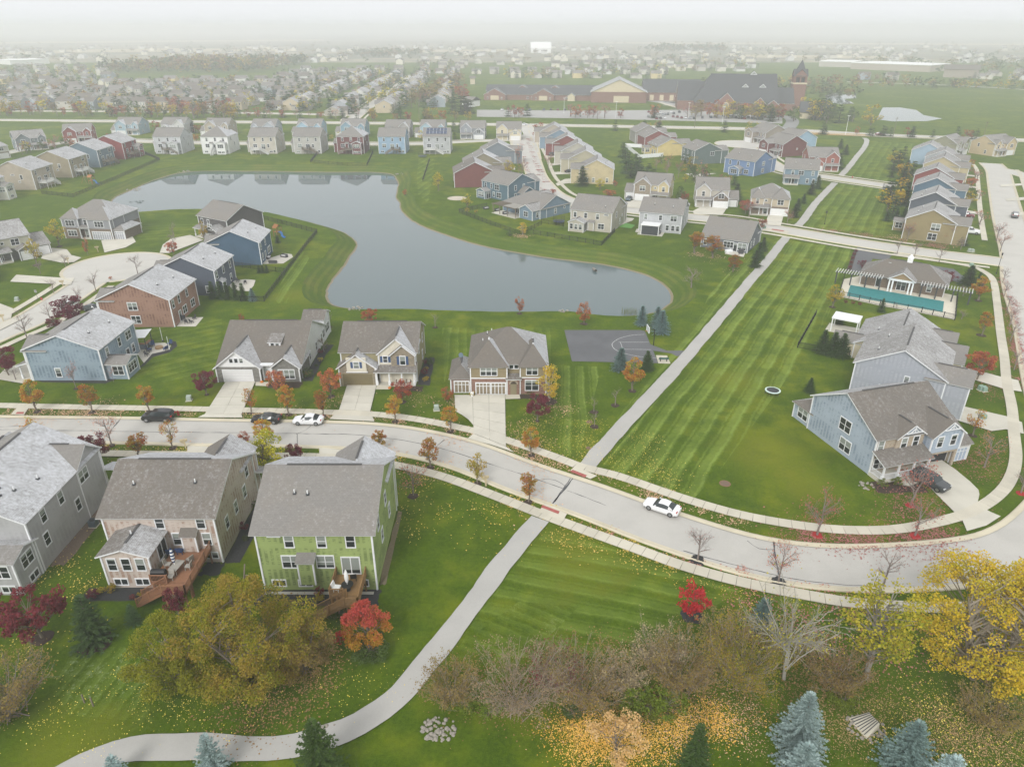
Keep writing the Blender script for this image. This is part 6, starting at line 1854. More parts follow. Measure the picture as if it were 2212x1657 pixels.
for i, (x, y, t_, l) in enumerate([(1955, 445, 400, 'tall fir behind the charcoal blue house'), (1945, 445, 415, 'golden-green tree beside the tall fir'), (1948, 400, 360, 'dark fir behind the brick red house'), (1957, 375, 345, 'dark fir behind the khaki row house'), (1935, 475, 450, 'small fir left of the olive house patio'), (1952, 475, 448, 'second small fir left of the olive house'), (1915, 478, 455, 'third small fir on the mown strip edge')]):
 T('gold' if i == 1 else 'fir', x, y, t_, l, wide=1.15, var=i % 2)
T('red', 2097, 405, 383, 'orange-red tree before the navy-teal row house', wide=1.3)
T('bush', 2095, 430, 405, 'dark shrub tree before the navy row house', wide=.8)
T('fir', 2078, 530, 498, 'dark pine at the front of the olive corner house', wide=1.1)
T('f_pink', 1410, 325, 300, 'rosy tree behind the yellow house fence')
for i, (x, y, t_) in enumerate([(1440, 385, 348), (1465, 385, 345), (1417, 372, 340)]):
 T('pink', x, y, t_, ['left', 'right', 'upper'][i] + ' rosy bare tree behind the tan and stone house', wide=.7, var=i % 3)
T('gold', 1480, 395, 376, 'gold shrub tree below the dark green-grey house')
T('gold', 1525, 420, 396, 'golden shrub right of the tan and stone house') if False else None
HEDGE = [(1350, 352), (1358, 362), (1352, 375), (1362, 385), (1374, 380), (1384, 392), (1396, 396), (1410, 398), (1400, 385), (1372, 365), (1345, 340), (1380, 372)]
for i, (x, y) in enumerate(HEDGE):
 T('f_fir', x, y, y - 34, 'dark evergreen in the thick belt behind the tan gabled house', group='evergreen belt behind the tan house', var=i % 2, wide=1.15)
# ---- foreground trees
def giant(name, me_parts, loc, label, scale=1.0, cat='tree', rz=0.0, z=0.0):
 root = empty(name, (loc[0], loc[1], z), rz)
 tag(root, label, cat)
 for n_, me in zip(('trunk', 'crown') if len(me_parts) == 2 else ('trunk', 'twigs', 'crown'), me_parts):
  put(n_, me, root, scale=scale)
 return root
giant('tree', decid(501, 11.8, 12.4, .04, 130, 50000, .155, 'egg', lmat=L_OLIVE, multi=4), (-23.6, 46.3), 'huge olive-brown tree mass in the foreground between the two decks', rz=1.0)
giant('tree', decid(502, 8.6, 7.6, .04, 66, 20000, .155, 'egg', lmat=leaf((0.13, 0.15, 0.014), (0.24, 0.235, 0.022), None), multi=3), (-30.2, 45.4), 'yellow-green tree on the left flank of the huge olive tree')
giant('tree', decid(503, 7.4, 6.2, .05, 56, 11000, .15, 'oval', lmat=L_BROWN, multi=3), (-19.4, 47.2), 'brownish tree on the right flank of the huge olive tree')
giant('shrub', bare(504, 5.4, 8.6, .1, L_BROWN, 6000, .16, fan=True, n1=40, n2=9, n3=5), (-44.3, 42.6), 'fuzzy olive-brown thicket in the bottom left corner', cat='shrub')
giant('tree', decid(505, 14.2, 13.5, .08, 140, 26000, .2, 'egg', lmat=leaf((0.50, 0.37, 0.022), (0.66, 0.50, 0.06), (0.38, 0.34, 0.03)), multi=4, barkc=(0.2, 0.17, 0.13)), (42.6, 46.6), 'large bright yellow maple filling the lower right edge')
giant('tree', decid(506, 11.5, 7.5, .18, 60, 3600, .24, 'vase', lmat=L_YGREEN, multi=2, barkc=(0.22, 0.20, 0.17)), (32.9, 46.8), 'thin yellow-green tree with bare crown left of the yellow maple')
giant('tree', bare(507, 9.0, 10.5, .12, L_YGREEN, 700, .18, barkc=(0.28, 0.265, 0.225), n1=16, n2=10, n3=6, thick=0.9), (25.2, 46.6), 'spreading leafless grey tree in the lower right thicket')
giant('tree', decid(508, 5.6, 5.0, .12, 64, 11000, .16, 'egg', lmat=L_MIX, barkc=(0.15, 0.12, 0.1)), (-13.9, 50.5), 'round maple turning red on top and green below by the green house deck')
plant('bush', (-13.7, 49.7), 1.6, 'dark yew mound under the red and green maple', wide=2.0)
plant('redbush', (-16.9, 51.0), 1.3, 'small scarlet shrub left of the red and green maple', wide=.9)
plant('bush', (-15.6, 50.6), 1.0, 'small round green shrub next to the scarlet shrub', wide=1.0, var=1)
T('wine', 92, 1378, 1280, 'purple-red maple behind the grey house in the lower left', ring_=1.0, wide=1.0)
T('wine', -20, 1360, 1290, 'purple-red tree cut by the left edge', var=1)
T('fir', 206, 1388, 1285, 'soft green fir in a ringed bed behind the grey house', ring_=1.6, wide=.82)
T('wine', 388, 1335, 1270, 'dark red tree hidden behind the huge olive tree', wide=.6)
T('fir', 290, 1345, 1305, 'pale green low conifer beside the cedar stairs', wide=.9)
giant('fir_tree', conifer(511, 7.4, 5.0, 24, 15, L_ARBOR, 9, .27), (-15.2, 36.6), 'dark green pine overlapping the trail at the bottom')
giant('blue_spruce', conifer(512, 5.2, 3.4, 18, 13, L_SPRUCE, 7, .22), (-23.9, 37.0), 'silver-blue spruce at the bottom edge on the trail')
giant('blue_spruce', conifer(513, 3.2, 2.4, 14, 12, L_SPRUCE, 6, .2), (-31.5, 36.6), 'tip of a small silver-blue spruce at the bottom left edge')
giant('blue_spruce', conifer(514, 7.2, 4.8, 26, 18, L_SPRUCE, 10, .24), (23.7, 39.2), 'tall silver-blue spruce in the lower right')
giant('blue_spruce', conifer(515, 6.0, 4.8, 24, 18, L_SPRUCE, 10, .24), (22.4, 35.6), 'silver-blue spruce at the bottom edge below the tall one')
giant('blue_spruce', conifer(516, 6.4, 5.0, 24, 18, L_SPRUCED, 10, .24), (31.5, 37.2), 'darker blue spruce at the bottom edge under the culvert')
giant('blue_spruce', conifer(517, 5.6, 5.2, 24, 18, L_SPRUCE, 10, .24), (33.2, 34.8), 'pale blue spruce in the bottom right corner')
giant('fir_tree', conifer(518, 5.6, 3.0, 20, 12, L_ARBOR, 6, .24), (14.8, 37.6), 'dark green cypress left of the tall blue spruce')
T('spruce', 1641, 1356, 1291, 'small blue-green spruce leaning in a mulch ring', ring_=1.0, wide=.85)
T('redbush', 1496, 1330, 1261, 'scarlet maple in a black mulch ring on the lower lawn', ring_=1.2, rmat=BLKMULCH, wide=.72, name='tree')
# bare thickets along the lower edge
TH = [(1125, 1525, 5.0, 8.4, L_TAN, 1500, 'broad leafless grey-brown thicket right of the trail'), (1262, 1515, 4.4, 7.0, L_BROWN, 2000, 'leafless rosy-brown thicket in the middle of the bottom'), (975, 1510, 3.2, 5.2, L_BROWN, 1800, 'small brown thicket beside the rock pile'),
  (1420, 1445, 3.8, 4.8, L_TAN, 900, 'pale leafless bush at the lower lawn edge'), (1470, 1490, 4.4, 6.5, L_BROWN, 3200, 'olive-brown thicket below the scarlet maple'), (1590, 1475, 4.8, 7.0, L_OLIVE, 3600, 'tall olive-brown thicket left of the leafless grey tree'), (1560, 1400, 2.8, 5.4, L_BROWN, 1800, 'low brown brush behind the small blue-green spruce'), (1800, 1480, 3.2, 6.4, L_BROWN, 2600, 'brown undergrowth between the grey tree and the yellow maple'),
  (2130, 1560, 2.4, 5.4, L_BROWN, 1600, 'russet undergrowth beneath the yellow maple'), (1195, 1480, 3.4, 5.4, L_WINE, 700, 'dark purplish thicket behind the broad grey-brown one'), (1340, 1490, 3.0, 5.0, L_TAN, 1200, 'sparse tan thicket left of the pale leafless bush'), (1690, 1420, 2.6, 5.0, L_OLIVE, 1600, 'olive brush under the leafless grey tree')]
for i, (x, y, h_, w_, lm, nl, lab) in enumerate(TH):
 giant('thicket', bare(600 + i, h_ * 1.18, w_ * 1.12, .1, lm, int(nl * 1.9), .15, barkc=(0.26, 0.21, 0.165), fan=True, n1=42, n2=10, n3=6, thick=.62), G(x, y), lab, cat='shrub')
for i, (x, y, h_, w_, lab) in enumerate([(1345, 1535, 1.5, 1.3, 'bright green cedar shrub at the foot of the thickets'), (1400, 1540, 1.3, 1.4, 'low green cedar shrub right of the bright one'), (1060, 1540, 1.2, 1.2, 'green shrub beside the rock pile'), (1820, 1520, 1.4, 1.5, 'green shrub under the thin yellow-green tree'), (1235, 1545, 1.0, 1.4, 'low dark green brush under the rosy thicket'), (1440, 1535, 1.9, 1.3, 'yellow-green cedar at the right end of the green shrub row'), (1375, 1520, 2.0, 1.2, 'taller green cedar behind the low green shrub row'), (1010, 1535, 1.3, 1.2, 'leafy green shrub left of the broad thicket')]):
 plant('cedarbush' if i != 4 else 'bush', G(x, y), h_, lab, wide=w_, var=i % 2)
giant('tree', decid(520, 4.2, 4.8, .3, 36, 2400, .16, 'oval', lmat=leaf((0.52, 0.34, 0.12), (0.64, 0.48, 0.24), None)), G(1328, 1640), 'small glowing orange tree at the bottom edge')
# ================================================================== the far side of the avenue
FW = WK['s']
far_win, far_pane = win_mesh(1.0, 1.5, 1, 2)
FAR_COL = [(200, 196, 184), (186, 182, 172), (214, 208, 190), (176, 170, 158), (168, 172, 176), (206, 206, 202), (190, 176, 150), (150, 160, 168), (208, 190, 140)]
FAR_NAME = ['cream', 'pale grey-beige', 'ivory', 'taupe', 'grey-blue', 'off-white', 'tan', 'slate', 'buff yellow']
FROOF = [shingles(C8(118, 114, 110), 0.9), shingles(C8(104, 98, 92), 0.75)]
_fh = {}
def far_meshes(ci, kind):
 if (ci, kind) in _fh: return _fh[(ci, kind)]
 h = House((0, 0), 0, siding(C8(*FAR_COL[ci])), FROOF[(ci + kind) % 2], 'x')
 e = 5.6 if kind != 2 else 3.2
 m = h.vol(-6, 6, -5.5, 5.5, e, 'x', 0.5, vent=False, corner=False)
 if kind == 0: h.wing(m, 'F', -5.8, -0.5, 1.5, e, 0.75, vent=False, corner=False)
 elif kind == 1: h.vol(-6.2, 0, -8.5, -2, 3.0, 'y', 0.6, vent=False, corner=False)
 else: h.vol(0.2, 6.2, -9, -2, 3.0, 'y', 0.75, vent=False, corner=False)
 out = [(c.name.split('.')[0], c.data) for c in list(h.root.children)]
 for c in list(h.root.children): bpy.data.objects.remove(c)
 bpy.data.objects.remove(h.root)
 _fh[(ci, kind)] = out
 return out
fr = random.Random(5)
spots = []
def row(a, b, step, deg, jitter=1.5, skip=0.08):
 a, b = np.array(a), np.array(b)
 L = np.linalg.norm(b - a)
 n = int(L / step)
 for i in range(n):
  if fr.random() < skip: continue
  p = a + (b - a) * ((i + .5) / n)
  spots.append((p[0] + fr.uniform(-jitter, jitter), p[1] + fr.uniform(-jitter, jitter), deg + fr.choice((0, 0, 0, 180)) + fr.uniform(-4, 4)))
row(G(-30, 235), G(540, 237), 17, -4)
row(G(-30, 226), G(560, 228), 17, 176)
row(G(-30, 216), G(640, 219), 17, 176)
row(G(-60, 206), G(660, 208), 17.5, -3)
row(G(-60, 198), G(690, 199), 17.5, 177)
row(G(100, 189), G(720, 190), 18, 0)
row(G(350, 182), G(740, 182), 18, 180)
row(G(-60, 183), G(170, 183), 21, 0); row(G(-60, 172), G(260, 172), 22, 180); row(G(-60, 162), G(250, 163), 24, 0)
# both sides of the street that climbs into the mist
for off, deg in ((-15, -90), (-52, 90), (17, 90), (53, -90)):
 c, w_, _ = RC['far_street']
 cc = c + normals2(c) * (-off)
 row(cc[14 if abs(off) < 20 else 26], cc[-4], 16.5, deg + 2)
row(G(560, 236), G(690, 238), 18, 0); row(G(600, 176), G(760, 176), 19, 180); row(G(620, 166), G(860, 164), 20, 0); row(G(640, 157), G(880, 156), 22, 180); row(G(-60, 152), G(240, 153), 26, 0); row(G(900, 142), G(1140, 140), 28, 0); row(G(590, 173), G(770, 172), 20, 0); row(G(900, 160), G(1000, 158), 20, 0)
row(G(900, 150), G(1010, 148), 22, 0)
row(G(1010, 168), G(1440, 170), 22, 180); row(G(1010, 160), G(1450, 161), 23, 0); row(G(1200, 152), G(1620, 155), 25, 180); row(G(1180, 146), G(1640, 148), 27, 0); row(G(1250, 139), G(1650, 141), 30, 180)
row(G(1840, 172), G(2010, 176), 24, -10); row(G(1400, 133), G(1700, 135), 36, 0)
row(G(2090, 170), G(2230, 174), 24, -10); row(G(2060, 163), G(2230, 166), 26, 0)
woods_box = lambda x, y: -560 < x < -330 and 1000 < y < 1300
spots = [s_ for s_ in spots if not woods_box(s_[0], s_[1])]
spots.sort(key=lambda s_: s_[1] + abs(s_[0]) * 0.2)
NEAR_N = 225
glab = {}
for i, (x, y, dg) in enumerate(spots[:NEAR_N]):
 ci, kind = fr.choice((0, 1, 2, 3, 4, 5, 0, 1, 3, 5, 6, 7, 8)), fr.choice((0, 0, 1, 2))
 zone = 'left subdivision' if x < -165 else 'hazy street rows' if x < -40 else 'rows behind school'
 if x > 200: zone = 'rows beyond meadow'
 root = empty('house', (x, y, 0), rad(dg))
 tag(root, 'hazy %s house with %s, %s' % (FAR_NAME[ci], ['front gable', 'low garage wing', 'low garage gable'][kind], zone), 'house', 'far houses in the ' + zone)
 for nm, me in far_meshes(ci, kind):
  put(nm, me, root)
 if y < 800:
  for (wx, wy, wz, rz) in ((2.5, -5.5, 4.2, 0), (4.6, -5.5, 4.2, 0), (-2, 5.5, 4.2, math.pi), (3, 5.5, 4.2, math.pi), (6, 0, 4.2, math.pi / 2), (-6, 0, 4.2, -math.pi / 2)):
   if kind == 2: wz = 1.7
   o = put('window', far_win, root, (wx, wy, wz), rz)
   put('pane', far_pane, o)
def joined(name, items, label, cat):
 """far beyond telling apart: one mass"""
 b = {}
 V, Q, M, mats = [], [], [], []
 n0 = 0
 for me, mat4 in items:
  co = np.empty(len(me.vertices) * 3); me.vertices.foreach_get('co', co)
  co = co.reshape(-1, 3) @ np.array(mat4.to_3x3()).T + np.array(mat4.translation)
  for p in me.polygons:
   Q.append([n0 + v for v in p.vertices]); mt = me.materials[p.material_index]
   if mt not in mats: mats.append(mt)
   M.append(mats.index(mt))
  V.append(co); n0 += len(co)
 me = bpy.data.meshes.new(name)
 me.from_pydata(np.concatenate(V).tolist(), [], Q)
 for m in mats: me.materials.append(m)
 me.polygons.foreach_set('material_index', M)
 me.uv_layers.new(name='UVMap')
 me.update()
 return tag(put(name, me), label, cat, kind='stuff')
items = []
for (x, y, dg) in spots[NEAR_N:]:
 for nm, me in far_meshes(fr.choice((0, 1, 2, 3, 5)), fr.choice((0, 1, 2))):
  items.append((me, Matrix.Translation((x, y, 0)) @ Matrix.Rotation(rad(dg), 4, 'Z')))
for i in range(230):                                   # roofs that only just show in the mist
 y = fr.uniform(1250, 2300)
 x = fr.uniform(-0.72 * y, 0.72 * y)
 for nm, me in far_meshes(fr.choice((0, 2, 5)), fr.choice((0, 1))):
  items.append((me, Matrix.Translation((x, y, 0)) @ Matrix.Rotation(rad(fr.choice((0, 90, 180))), 4, 'Z')))
joined('distant_housing', items, 'mass of pale roofs dissolving in the mist', 'houses')
# ---- school
SB = masonry(C8(132, 92, 78), C8(116, 80, 68), C8(146, 130, 118), 0.3, 0.1)
DKROOF = shingles(C8(76, 78, 80), 0.3)
LTROOF = shingles(C8(150, 152, 152), 0.4)
CREAM = paint(C8(196, 184, 156), 0.7)
def school():
 h = House((36.0, 636.0), -7, SB, DKROOF, 'long red brick school with dark roofs behind the car park', name='school_building', cat='school')
 m = h.vol(-56, 30, -10, 10, 4.6, 'x', 0.42, oh=0.8, vent=False)
 for u in (-36, 4):
  a = h.wing(m, 'F', u - 9, u + 9, 4, 4.4, 0.5, vent=False, corner=False)
  p = MB(); p.box(-3.4, 3.4, -.1, 0, .3, 3.6, CREAM); p.build('cream_panel', h.root, h.wall_at(a, 'F', 0, 0)); h.wins('%d F q -5.6 5.6; %d F s 5.8 1.7; %d F s -5.8 1.7' % (a, a, a))
 e = h.wing(m, 'F', 24, 30, 5, 4.0, 0.7, vent=False, wall=CREAM, corner=False)
 h.vol(-62, 40, 26, 44, 5.0, 'x', 0.42, oh=0.8, vent=False, corner=False)
 for u in (-30, -2):
  h.vol(u - 8, u + 8, 22, 34, 4.8, 'y', 0.55, vent=False, corner=False)
 for x in (-50, -18, 14):
  h.win(0, 'F', x + 13, 1.8, 'd'); h.win(0, 'F', x + 9, 1.8, 'd')
 old = h.roofmat
 h.roofmat = LTROOF
 g_ = h.vol(30, 74, -24, 16, 8.0, 'y', 0.42, oh=0.9, vent=False, wall=SB, gable=CREAM, corner=False)
 p = MB(); p.box(-6, 6, -.15, 0, .2, 5.0, CREAM); p.build('cream_panel', h.root, h.wall_at(g_, 'F', 2, 0))
 h.roofmat = old
 b_ = h.vol(72, 118, -4, 30, 7.0, 'x', 0.5, oh=0.8, vent=False)
 for x in (-16, -8, 0, 8, 16):
  p = MB(); p.box(-1.6, 1.6, -.12, 0, .4, 4.6, CREAM); p.build('cream_panel', h.root, h.wall_at(b_, 'F', x, 0))
 p = MB(); p.box(-57, -53, -10.6, -9.9, 0, 4, SB); p.build('buttress', h.root)
school()
def church():
 h = House((166.0, 560.0), -9, SB, DKROOF, 'red brick church with vast dark roof beside the bell tower', name='church', cat='church')
 m = h.vol(-21, 24, -22, 20, 6.5, 'x', 0.82, oh=0.8, vent=False, corner=False)
 r = MB()                                               # the left end is hipped down to the transept
 h._roofslab(r, [(-33, -22.8, 6.1), (-20.9, -22.8, 6.1), (-20.9, -1, 23.95)]); h._roofslab(r, [(-33, 20.8, 6.1), (-33, -22.8, 6.1), (-20.9, -1, 23.95)])
 h._roofslab(r, [(-20.9, 20.8, 6.1), (-33, 20.8, 6.1), (-20.9, -1, 23.95)]); r.build('hip_roof', h.root)
 r = MB(); r.box(-32, -21.1, -21.5, 19.5, 0, 6.2, SB); r.build('wall', h.root)
 h.vol(-44, -24, -12, 16, 6.5, 'x', 0.85, vent=False, corner=False)
 h.vol(22, 38, -10, 14, 5.0, 'x', 0.8, vent=False, corner=False)
 a = h.wing(m, 'F', -20, -5, 2.5, 5.5, 0.95, vent=False, corner=False); b = h.wing(m, 'F', 6, 15, 2.5, 5.5, 0.95, vent=False, corner=False)
 h.vol(16, 26, -25, -18, 4.4, 'y', 0.8, vent=False, corner=False)
 for vi, s in ((a, 1.3), (b, 1.0)):
  p = MB()
  n = 10
  pts = [(-1.6 * s, -.12, 1.0), (1.6 * s, -.12, 1.0)] + [(1.6 * s * math.cos(math.pi * i / n), -.12, 3.4 * s + 1.6 * s * math.sin(math.pi * i / n)) for i in range(n + 1)]
  p.face(pts, CREAM)
  q = [(x * .72, -.16, 1.2 + (z - 1.0) * .84) for x, _, z in pts]
  p.face(q, GLASS)
  p.build('arched_window', h.root, h.wall_at(vi, 'F', 0, 0))
 for (u, y_) in ((8.5, -2.0), (2.5, -11.5), (14.5, -11.5)):         # triangular dormers
  z = 6.5 + (y_ + 22) * 0.82
  d = MB()
  d.face([(u - 2.6, y_, z + .3), (u + 2.6, y_, z + .3), (u, y_, z + 2.7)], TRIM)
  d.face([(u - 1.8, y_ - .05, z + .6), (u + 1.8, y_ - .05, z + .6), (u, y_ - .05, z + 2.2)], GLASS)
  for s in (-1, 1):
   pts = [(u + s * 2.9, y_ - .3, z + .2), (u, y_ - .3, z + 3.0), (u, y_ + 3.4, z + 3.0), (u + s * 2.9, y_ + .4, z + .25)]
   d.face(pts if s > 0 else pts[::-1], DKROOF)
  d.build('dormer', h.vols[0]['roof'])
 p = MB(); p.box(-20, 24, -27, -22.5, 0, 2.8, SB); p.build('porch_wall', h.root)
church()
def bell_tower():
 o = empty('bell_tower', (211.0, 566.0, 0), rad(-9)); tag(o, 'square red brick bell tower with pointed spire right of the church', 'tower')
 b = MB(); b.box(-4.6, 4.6, -4.6, 4.6, 0, 17.5, SB); b.build('shaft', o)
 b = MB(); b.box(-4.9, 4.9, -4.9, 4.9, 16.6, 17.6, CREAM); b.build('cornice', o)
 for (x, y) in ((-3.9, -3.9), (3.9, -3.9), (3.9, 3.9), (-3.9, 3.9)):
  b = MB(); b.box(x - .7, x + .7, y - .7, y + .7, 17.6, 22, SB); b.build('corner_pier', o)
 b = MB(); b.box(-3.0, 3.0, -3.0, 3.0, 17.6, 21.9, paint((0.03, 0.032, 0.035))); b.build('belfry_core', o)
 for k in range(4):
  g_ = empty('belfry_gable', (0, 0, 0), k * math.pi / 2, o)
  b = MB(); b.box(-.45, .45, -4.55, -3.6, 17.6, 22, SB); b.build('mullion', g_)
  b = MB(); b.box(-4.6, 4.6, -4.62, -3.5, 21.2, 22.2, SB); b.face([(-4.6, -4.6, 22.2), (4.6, -4.6, 22.2), (0, -4.6, 26.2)], SB); b.build('wall', g_)
  b = MB()
  for s in (-1, 1):
   pts = [(s * 5.0, -5.0, 22.0), (0, -5.0, 26.6), (0, 0, 26.6), (s * 5.0, 0, 22.0)]
   b.face(pts if s > 0 else pts[::-1], DKROOF)
  b.build('roof', g_)
 b = MB()
 for k in range(4):
  a0, a1 = math.pi / 4 + k * math.pi / 2, math.pi / 4 + (k + 1) * math.pi / 2
  b.face([(5.6 * math.cos(a0), 5.6 * math.sin(a0), 23.2), (5.6 * math.cos(a1), 5.6 * math.sin(a1), 23.2), (0, 0, 33)], DKROOF)
 b.build('spire', o)
 b = MB(); b.box(-.12, .12, -.12, .12, 32.8, 36, paint((0.3, 0.28, 0.2))); b.box(-.8, .8, -.1, .1, 34.6, 34.85, paint((0.3, 0.28, 0.2))); b.build('cross', o)
bell_tower()
def far_box(name, label, cat, px0, px1, depth, hgt, wallm, roofm, deg=0, rise=0.0):
 a, b_ = G(*px0), G(*px1)
 o = empty(name, ((a[0] + b_[0]) / 2, (a[1] + b_[1]) / 2 + depth / 2, 0), math.atan2(b_[1] - a[1], b_[0] - a[0])); tag(o, label, cat)
 w = math.dist(a, b_)
 m = MB(); m.box(-w / 2, w / 2, -depth / 2, depth / 2, 0, hgt, wallm); m.build('wall', o)
 m = MB()
 if rise:
  for s in (-1, 1):
   pts = [(-w / 2 - 1, s * (depth / 2 + 1), hgt), (w / 2 + 1, s * (depth / 2 + 1), hgt), (w / 2 + 1, 0, hgt + rise), (-w / 2 - 1, 0, hgt + rise)]
   m.face(pts if s < 0 else pts[::-1], roofm)
 else: m.box(-w / 2 - .5, w / 2 + .5, -depth / 2 - .5, depth / 2 + .5, hgt, hgt + .8, roofm)
 m.build('roof', o)
PALE = paint((0.80, 0.80, 0.79), 0.6, 0.03)
far_box('field_house', 'bright white hall standing alone in the misty fields', 'hall', (1147, 115.5), (1190, 115.5), 40, 9, PALE, PALE, rise=14)
far_box('store_building', 'long white-roofed store at the right in the mist', 'store', (1884, 151), (2060, 158), 70, 8, paint(C8(170, 160, 146)), PALE)
far_box('store_building', 'smaller pale store left of the long white-roofed store', 'store', (1795, 145), (1870, 147), 60, 7, paint(C8(176, 170, 160)), PALE)
far_box('apartment_block', 'grey-brown apartment block in front of the long store', 'apartments', (2045, 168), (2120, 170), 18, 9, sid(150, 140, 126), FROOF[1], rise=5)
far_box('warehouse', 'pale warehouse roofs at the far left in the mist', 'warehouse', (-20, 142), (66, 139), 60, 6, PALE, PALE)
far_box('shed', 'small white gable shed left of the school', 'shed', (1008, 232), (1026, 233), 14, 4, PALE, FROOF[0], rise=3)
far_box('kiosk', 'small announcer booth at the edge of the school field', 'booth', (1016, 183), (1026, 183), 6, 6, CREAM, FROOF[1], rise=2)
far_box('chapel_house', 'low house with dark roof and brick chimney right of the bell tower', 'house', (1735, 257), (1795, 259), 14, 4, CREAM, DKROOF, rise=6)
# fields, meadow water, school car park
FIELD = mulch((0.42, 0.36, 0.24))
def plain_mat():
 m = NT('far_fields')
 v = m.pos()
 vo = m.n('TexVoronoi', Vector=v)
 vo.inputs['Scale'].default_value = 0.0045
 c = m.mix(m.smooth(m.xyz(vo.outputs['Color'])[0], .3, .7), (0.20, 0.18, 0.10), (0.33, 0.29, 0.19))
 c = m.mix(m.smooth(m.xyz(vo.outputs['Color'])[1], .55, .6), c, (0.10, 0.12, 0.045))
 return m.bsdf(m.mix(m.smooth(m.noise(v, .02, 4), .4, .6), c, (0.16, 0.15, 0.11)), .95)
sheet('far_plain', [(-4900, 1320), (4900, 1320), (4900, 8900), (-4900, 8900)], .03, plain_mat())
for px in ([(-80, 117), (180, 108), (380, 105), (640, 107), (640, 111), (200, 114), (-80, 121)], [(800, 110), (1100, 107), (1100, 112), (830, 114)], [(1560, 118), (1900, 122), (1960, 128), (1600, 124)], [(-80, 92), (700, 86), (700, 89), (-80, 96)], [(1300, 92), (2300, 96), (2300, 99), (1300, 95)]):
 sheet('field', Gs(px), 0.05, FIELD)
sheet('meadow_pond', Gs([(1907, 233), (1945, 233), (1980, 238.6), (1995, 249.6), (2036, 257), (2002, 262.5), (1928, 263), (1894, 258.8), (1900, 246)]), 0.05, water_mat())
sheet('marsh_pond', Gs([(1782, 206), (1800, 203), (1846, 205), (1850, 213), (1822, 215), (1835, 219), (1845, 225), (1820, 226), (1786, 222)]), 0.05, water_mat())
LOT = asphalt((0.34, 0.335, 0.32), 0.3)
sheet('car_park', Gs([(1030, 238), (1270, 240), (1480, 238), (1690, 250), (1690, 268), (1480, 262), (1270, 257), (1030, 253)]), 0.055, LOT)
sheet('car_park', Gs([(1385, 217), (1475, 222), (1540, 232), (1500, 238), (1400, 236), (1440, 226)]), 0.06, LOT)
sheet('lawn', Gs([(1340, 226), (1490, 230), (1480, 237), (1330, 236)]), 0.065, grass())
sheet('footpath', Gs([(1420, 222), (1428, 222), (1475, 234), (1464, 235)]), 0.07, WALK)
sheet('leaf_bank', Gs([(1715, 284), (1870, 291), (1880, 296), (1720, 290)]), 0.06, mulch((0.36, 0.22, 0.06)))
# trees of the middle distance, one by one
ft = random.Random(11)
def scatter(n, region, kinds, hr, label, group, tries=None):
 for i in range(n):
  x, y = region()
  k = ft.choice(kinds)
  nm = {'f_fir': 'dark conifer', 'f_rust': 'russet tree', 'f_green': 'dull green tree', 'f_gold': 'golden tree', 'f_brown': 'brown tree', 'f_pink': 'bare rosy tree'}[k]
  plant(k, (x, y), ft.uniform(*hr), nm + ' ' + label, group=group + ', ' + nm + 's', var=ft.randrange(2), wide=ft.uniform(.9, 1.35))
def along(px0, px1, j=3.0):
 a, b_ = G(*px0), G(*px1)
 def f():
  t = ft.random()
  return (a[0] + (b_[0] - a[0]) * t + ft.uniform(-j, j), a[1] + (b_[1] - a[1]) * t + ft.uniform(-j, j))
 return f
scatter(46, along((0, 250), (520, 256), 6), ['f_rust', 'f_gold', 'f_green', 'f_pink', 'f_brown'], (6, 11), 'along the avenue behind the left pond street', 'avenue trees left')
scatter(12, along((230, 240), (480, 246), 4), ['f_fir', 'f_fir', 'f_rust'], (8, 12), 'in the verge of the far road', 'far road verge trees')
scatter(20, along((540, 254), (770, 258), 4), ['f_fir', 'f_pink', 'f_rust'], (4, 7), 'in the hedge behind the pond street', 'pond street hedge')
scatter(16, along((780, 262), (1000, 262), 5), ['f_fir', 'f_gold', 'f_rust', 'f_brown'], (5, 9), 'at the foot of the hazy street', 'trees by the street mouth')
scatter(9, along((985, 245), (1020, 248), 6), ['f_fir'], (9, 13), 'in the clump left of the school car park', 'car park clump')
scatter(30, along((905, 235), (985, 185), 8), ['f_brown', 'f_brown', 'f_pink'], (9, 14), 'in the tree line left of the school field', 'tree line left of the school')
scatter(4, along((995, 230), (1005, 205), 4), ['f_rust'], (9, 12), 'standing red at the school field corner', 'school corner maples')
scatter(16, along((1040, 252), (1480, 258), 5), ['f_rust', 'f_fir', 'f_pink', 'f_rust'], (6, 10), 'around the school car park', 'car park trees')
scatter(12, along((1330, 283), (1680, 287), 4), ['f_fir', 'f_gold', 'f_pink', 'f_fir'], (4, 7), 'on the avenue verge below the church', 'avenue verge trees')
scatter(30, along((1510, 252), (1700, 262), 7), ['f_rust', 'f_green', 'f_fir', 'f_gold', 'f_brown'], (7, 12), 'in front of the church', 'church trees')
scatter(26, along((1735, 250), (1830, 268), 12), ['f_fir', 'f_fir', 'f_green', 'f_gold'], (7, 13), 'around the low house beside the bell tower', 'bell tower trees')
scatter(16, along((1775, 290), (2130, 303), 2), ['f_fir', 'f_fir', 'f_rust'], (4.5, 6.5), 'on the avenue verge by the meadow', 'meadow verge trees')
scatter(24, along((335, 306), (1000, 304), 4), ['f_rust', 'f_gold', 'f_fir', 'f_pink'], (3, 6), 'along the street behind the pond houses', 'pond street trees')
scatter(16, along((340, 288), (1000, 286), 4), ['f_fir', 'f_fir', 'f_rust'], (4, 8), 'in the gardens before the avenue', 'avenue garden trees')
scatter(12, along((40, 335), (240, 308), 5), ['f_rust', 'f_gold', 'f_pink', 'f_green'], (4, 7), 'on the street left of the pond', 'left street trees')
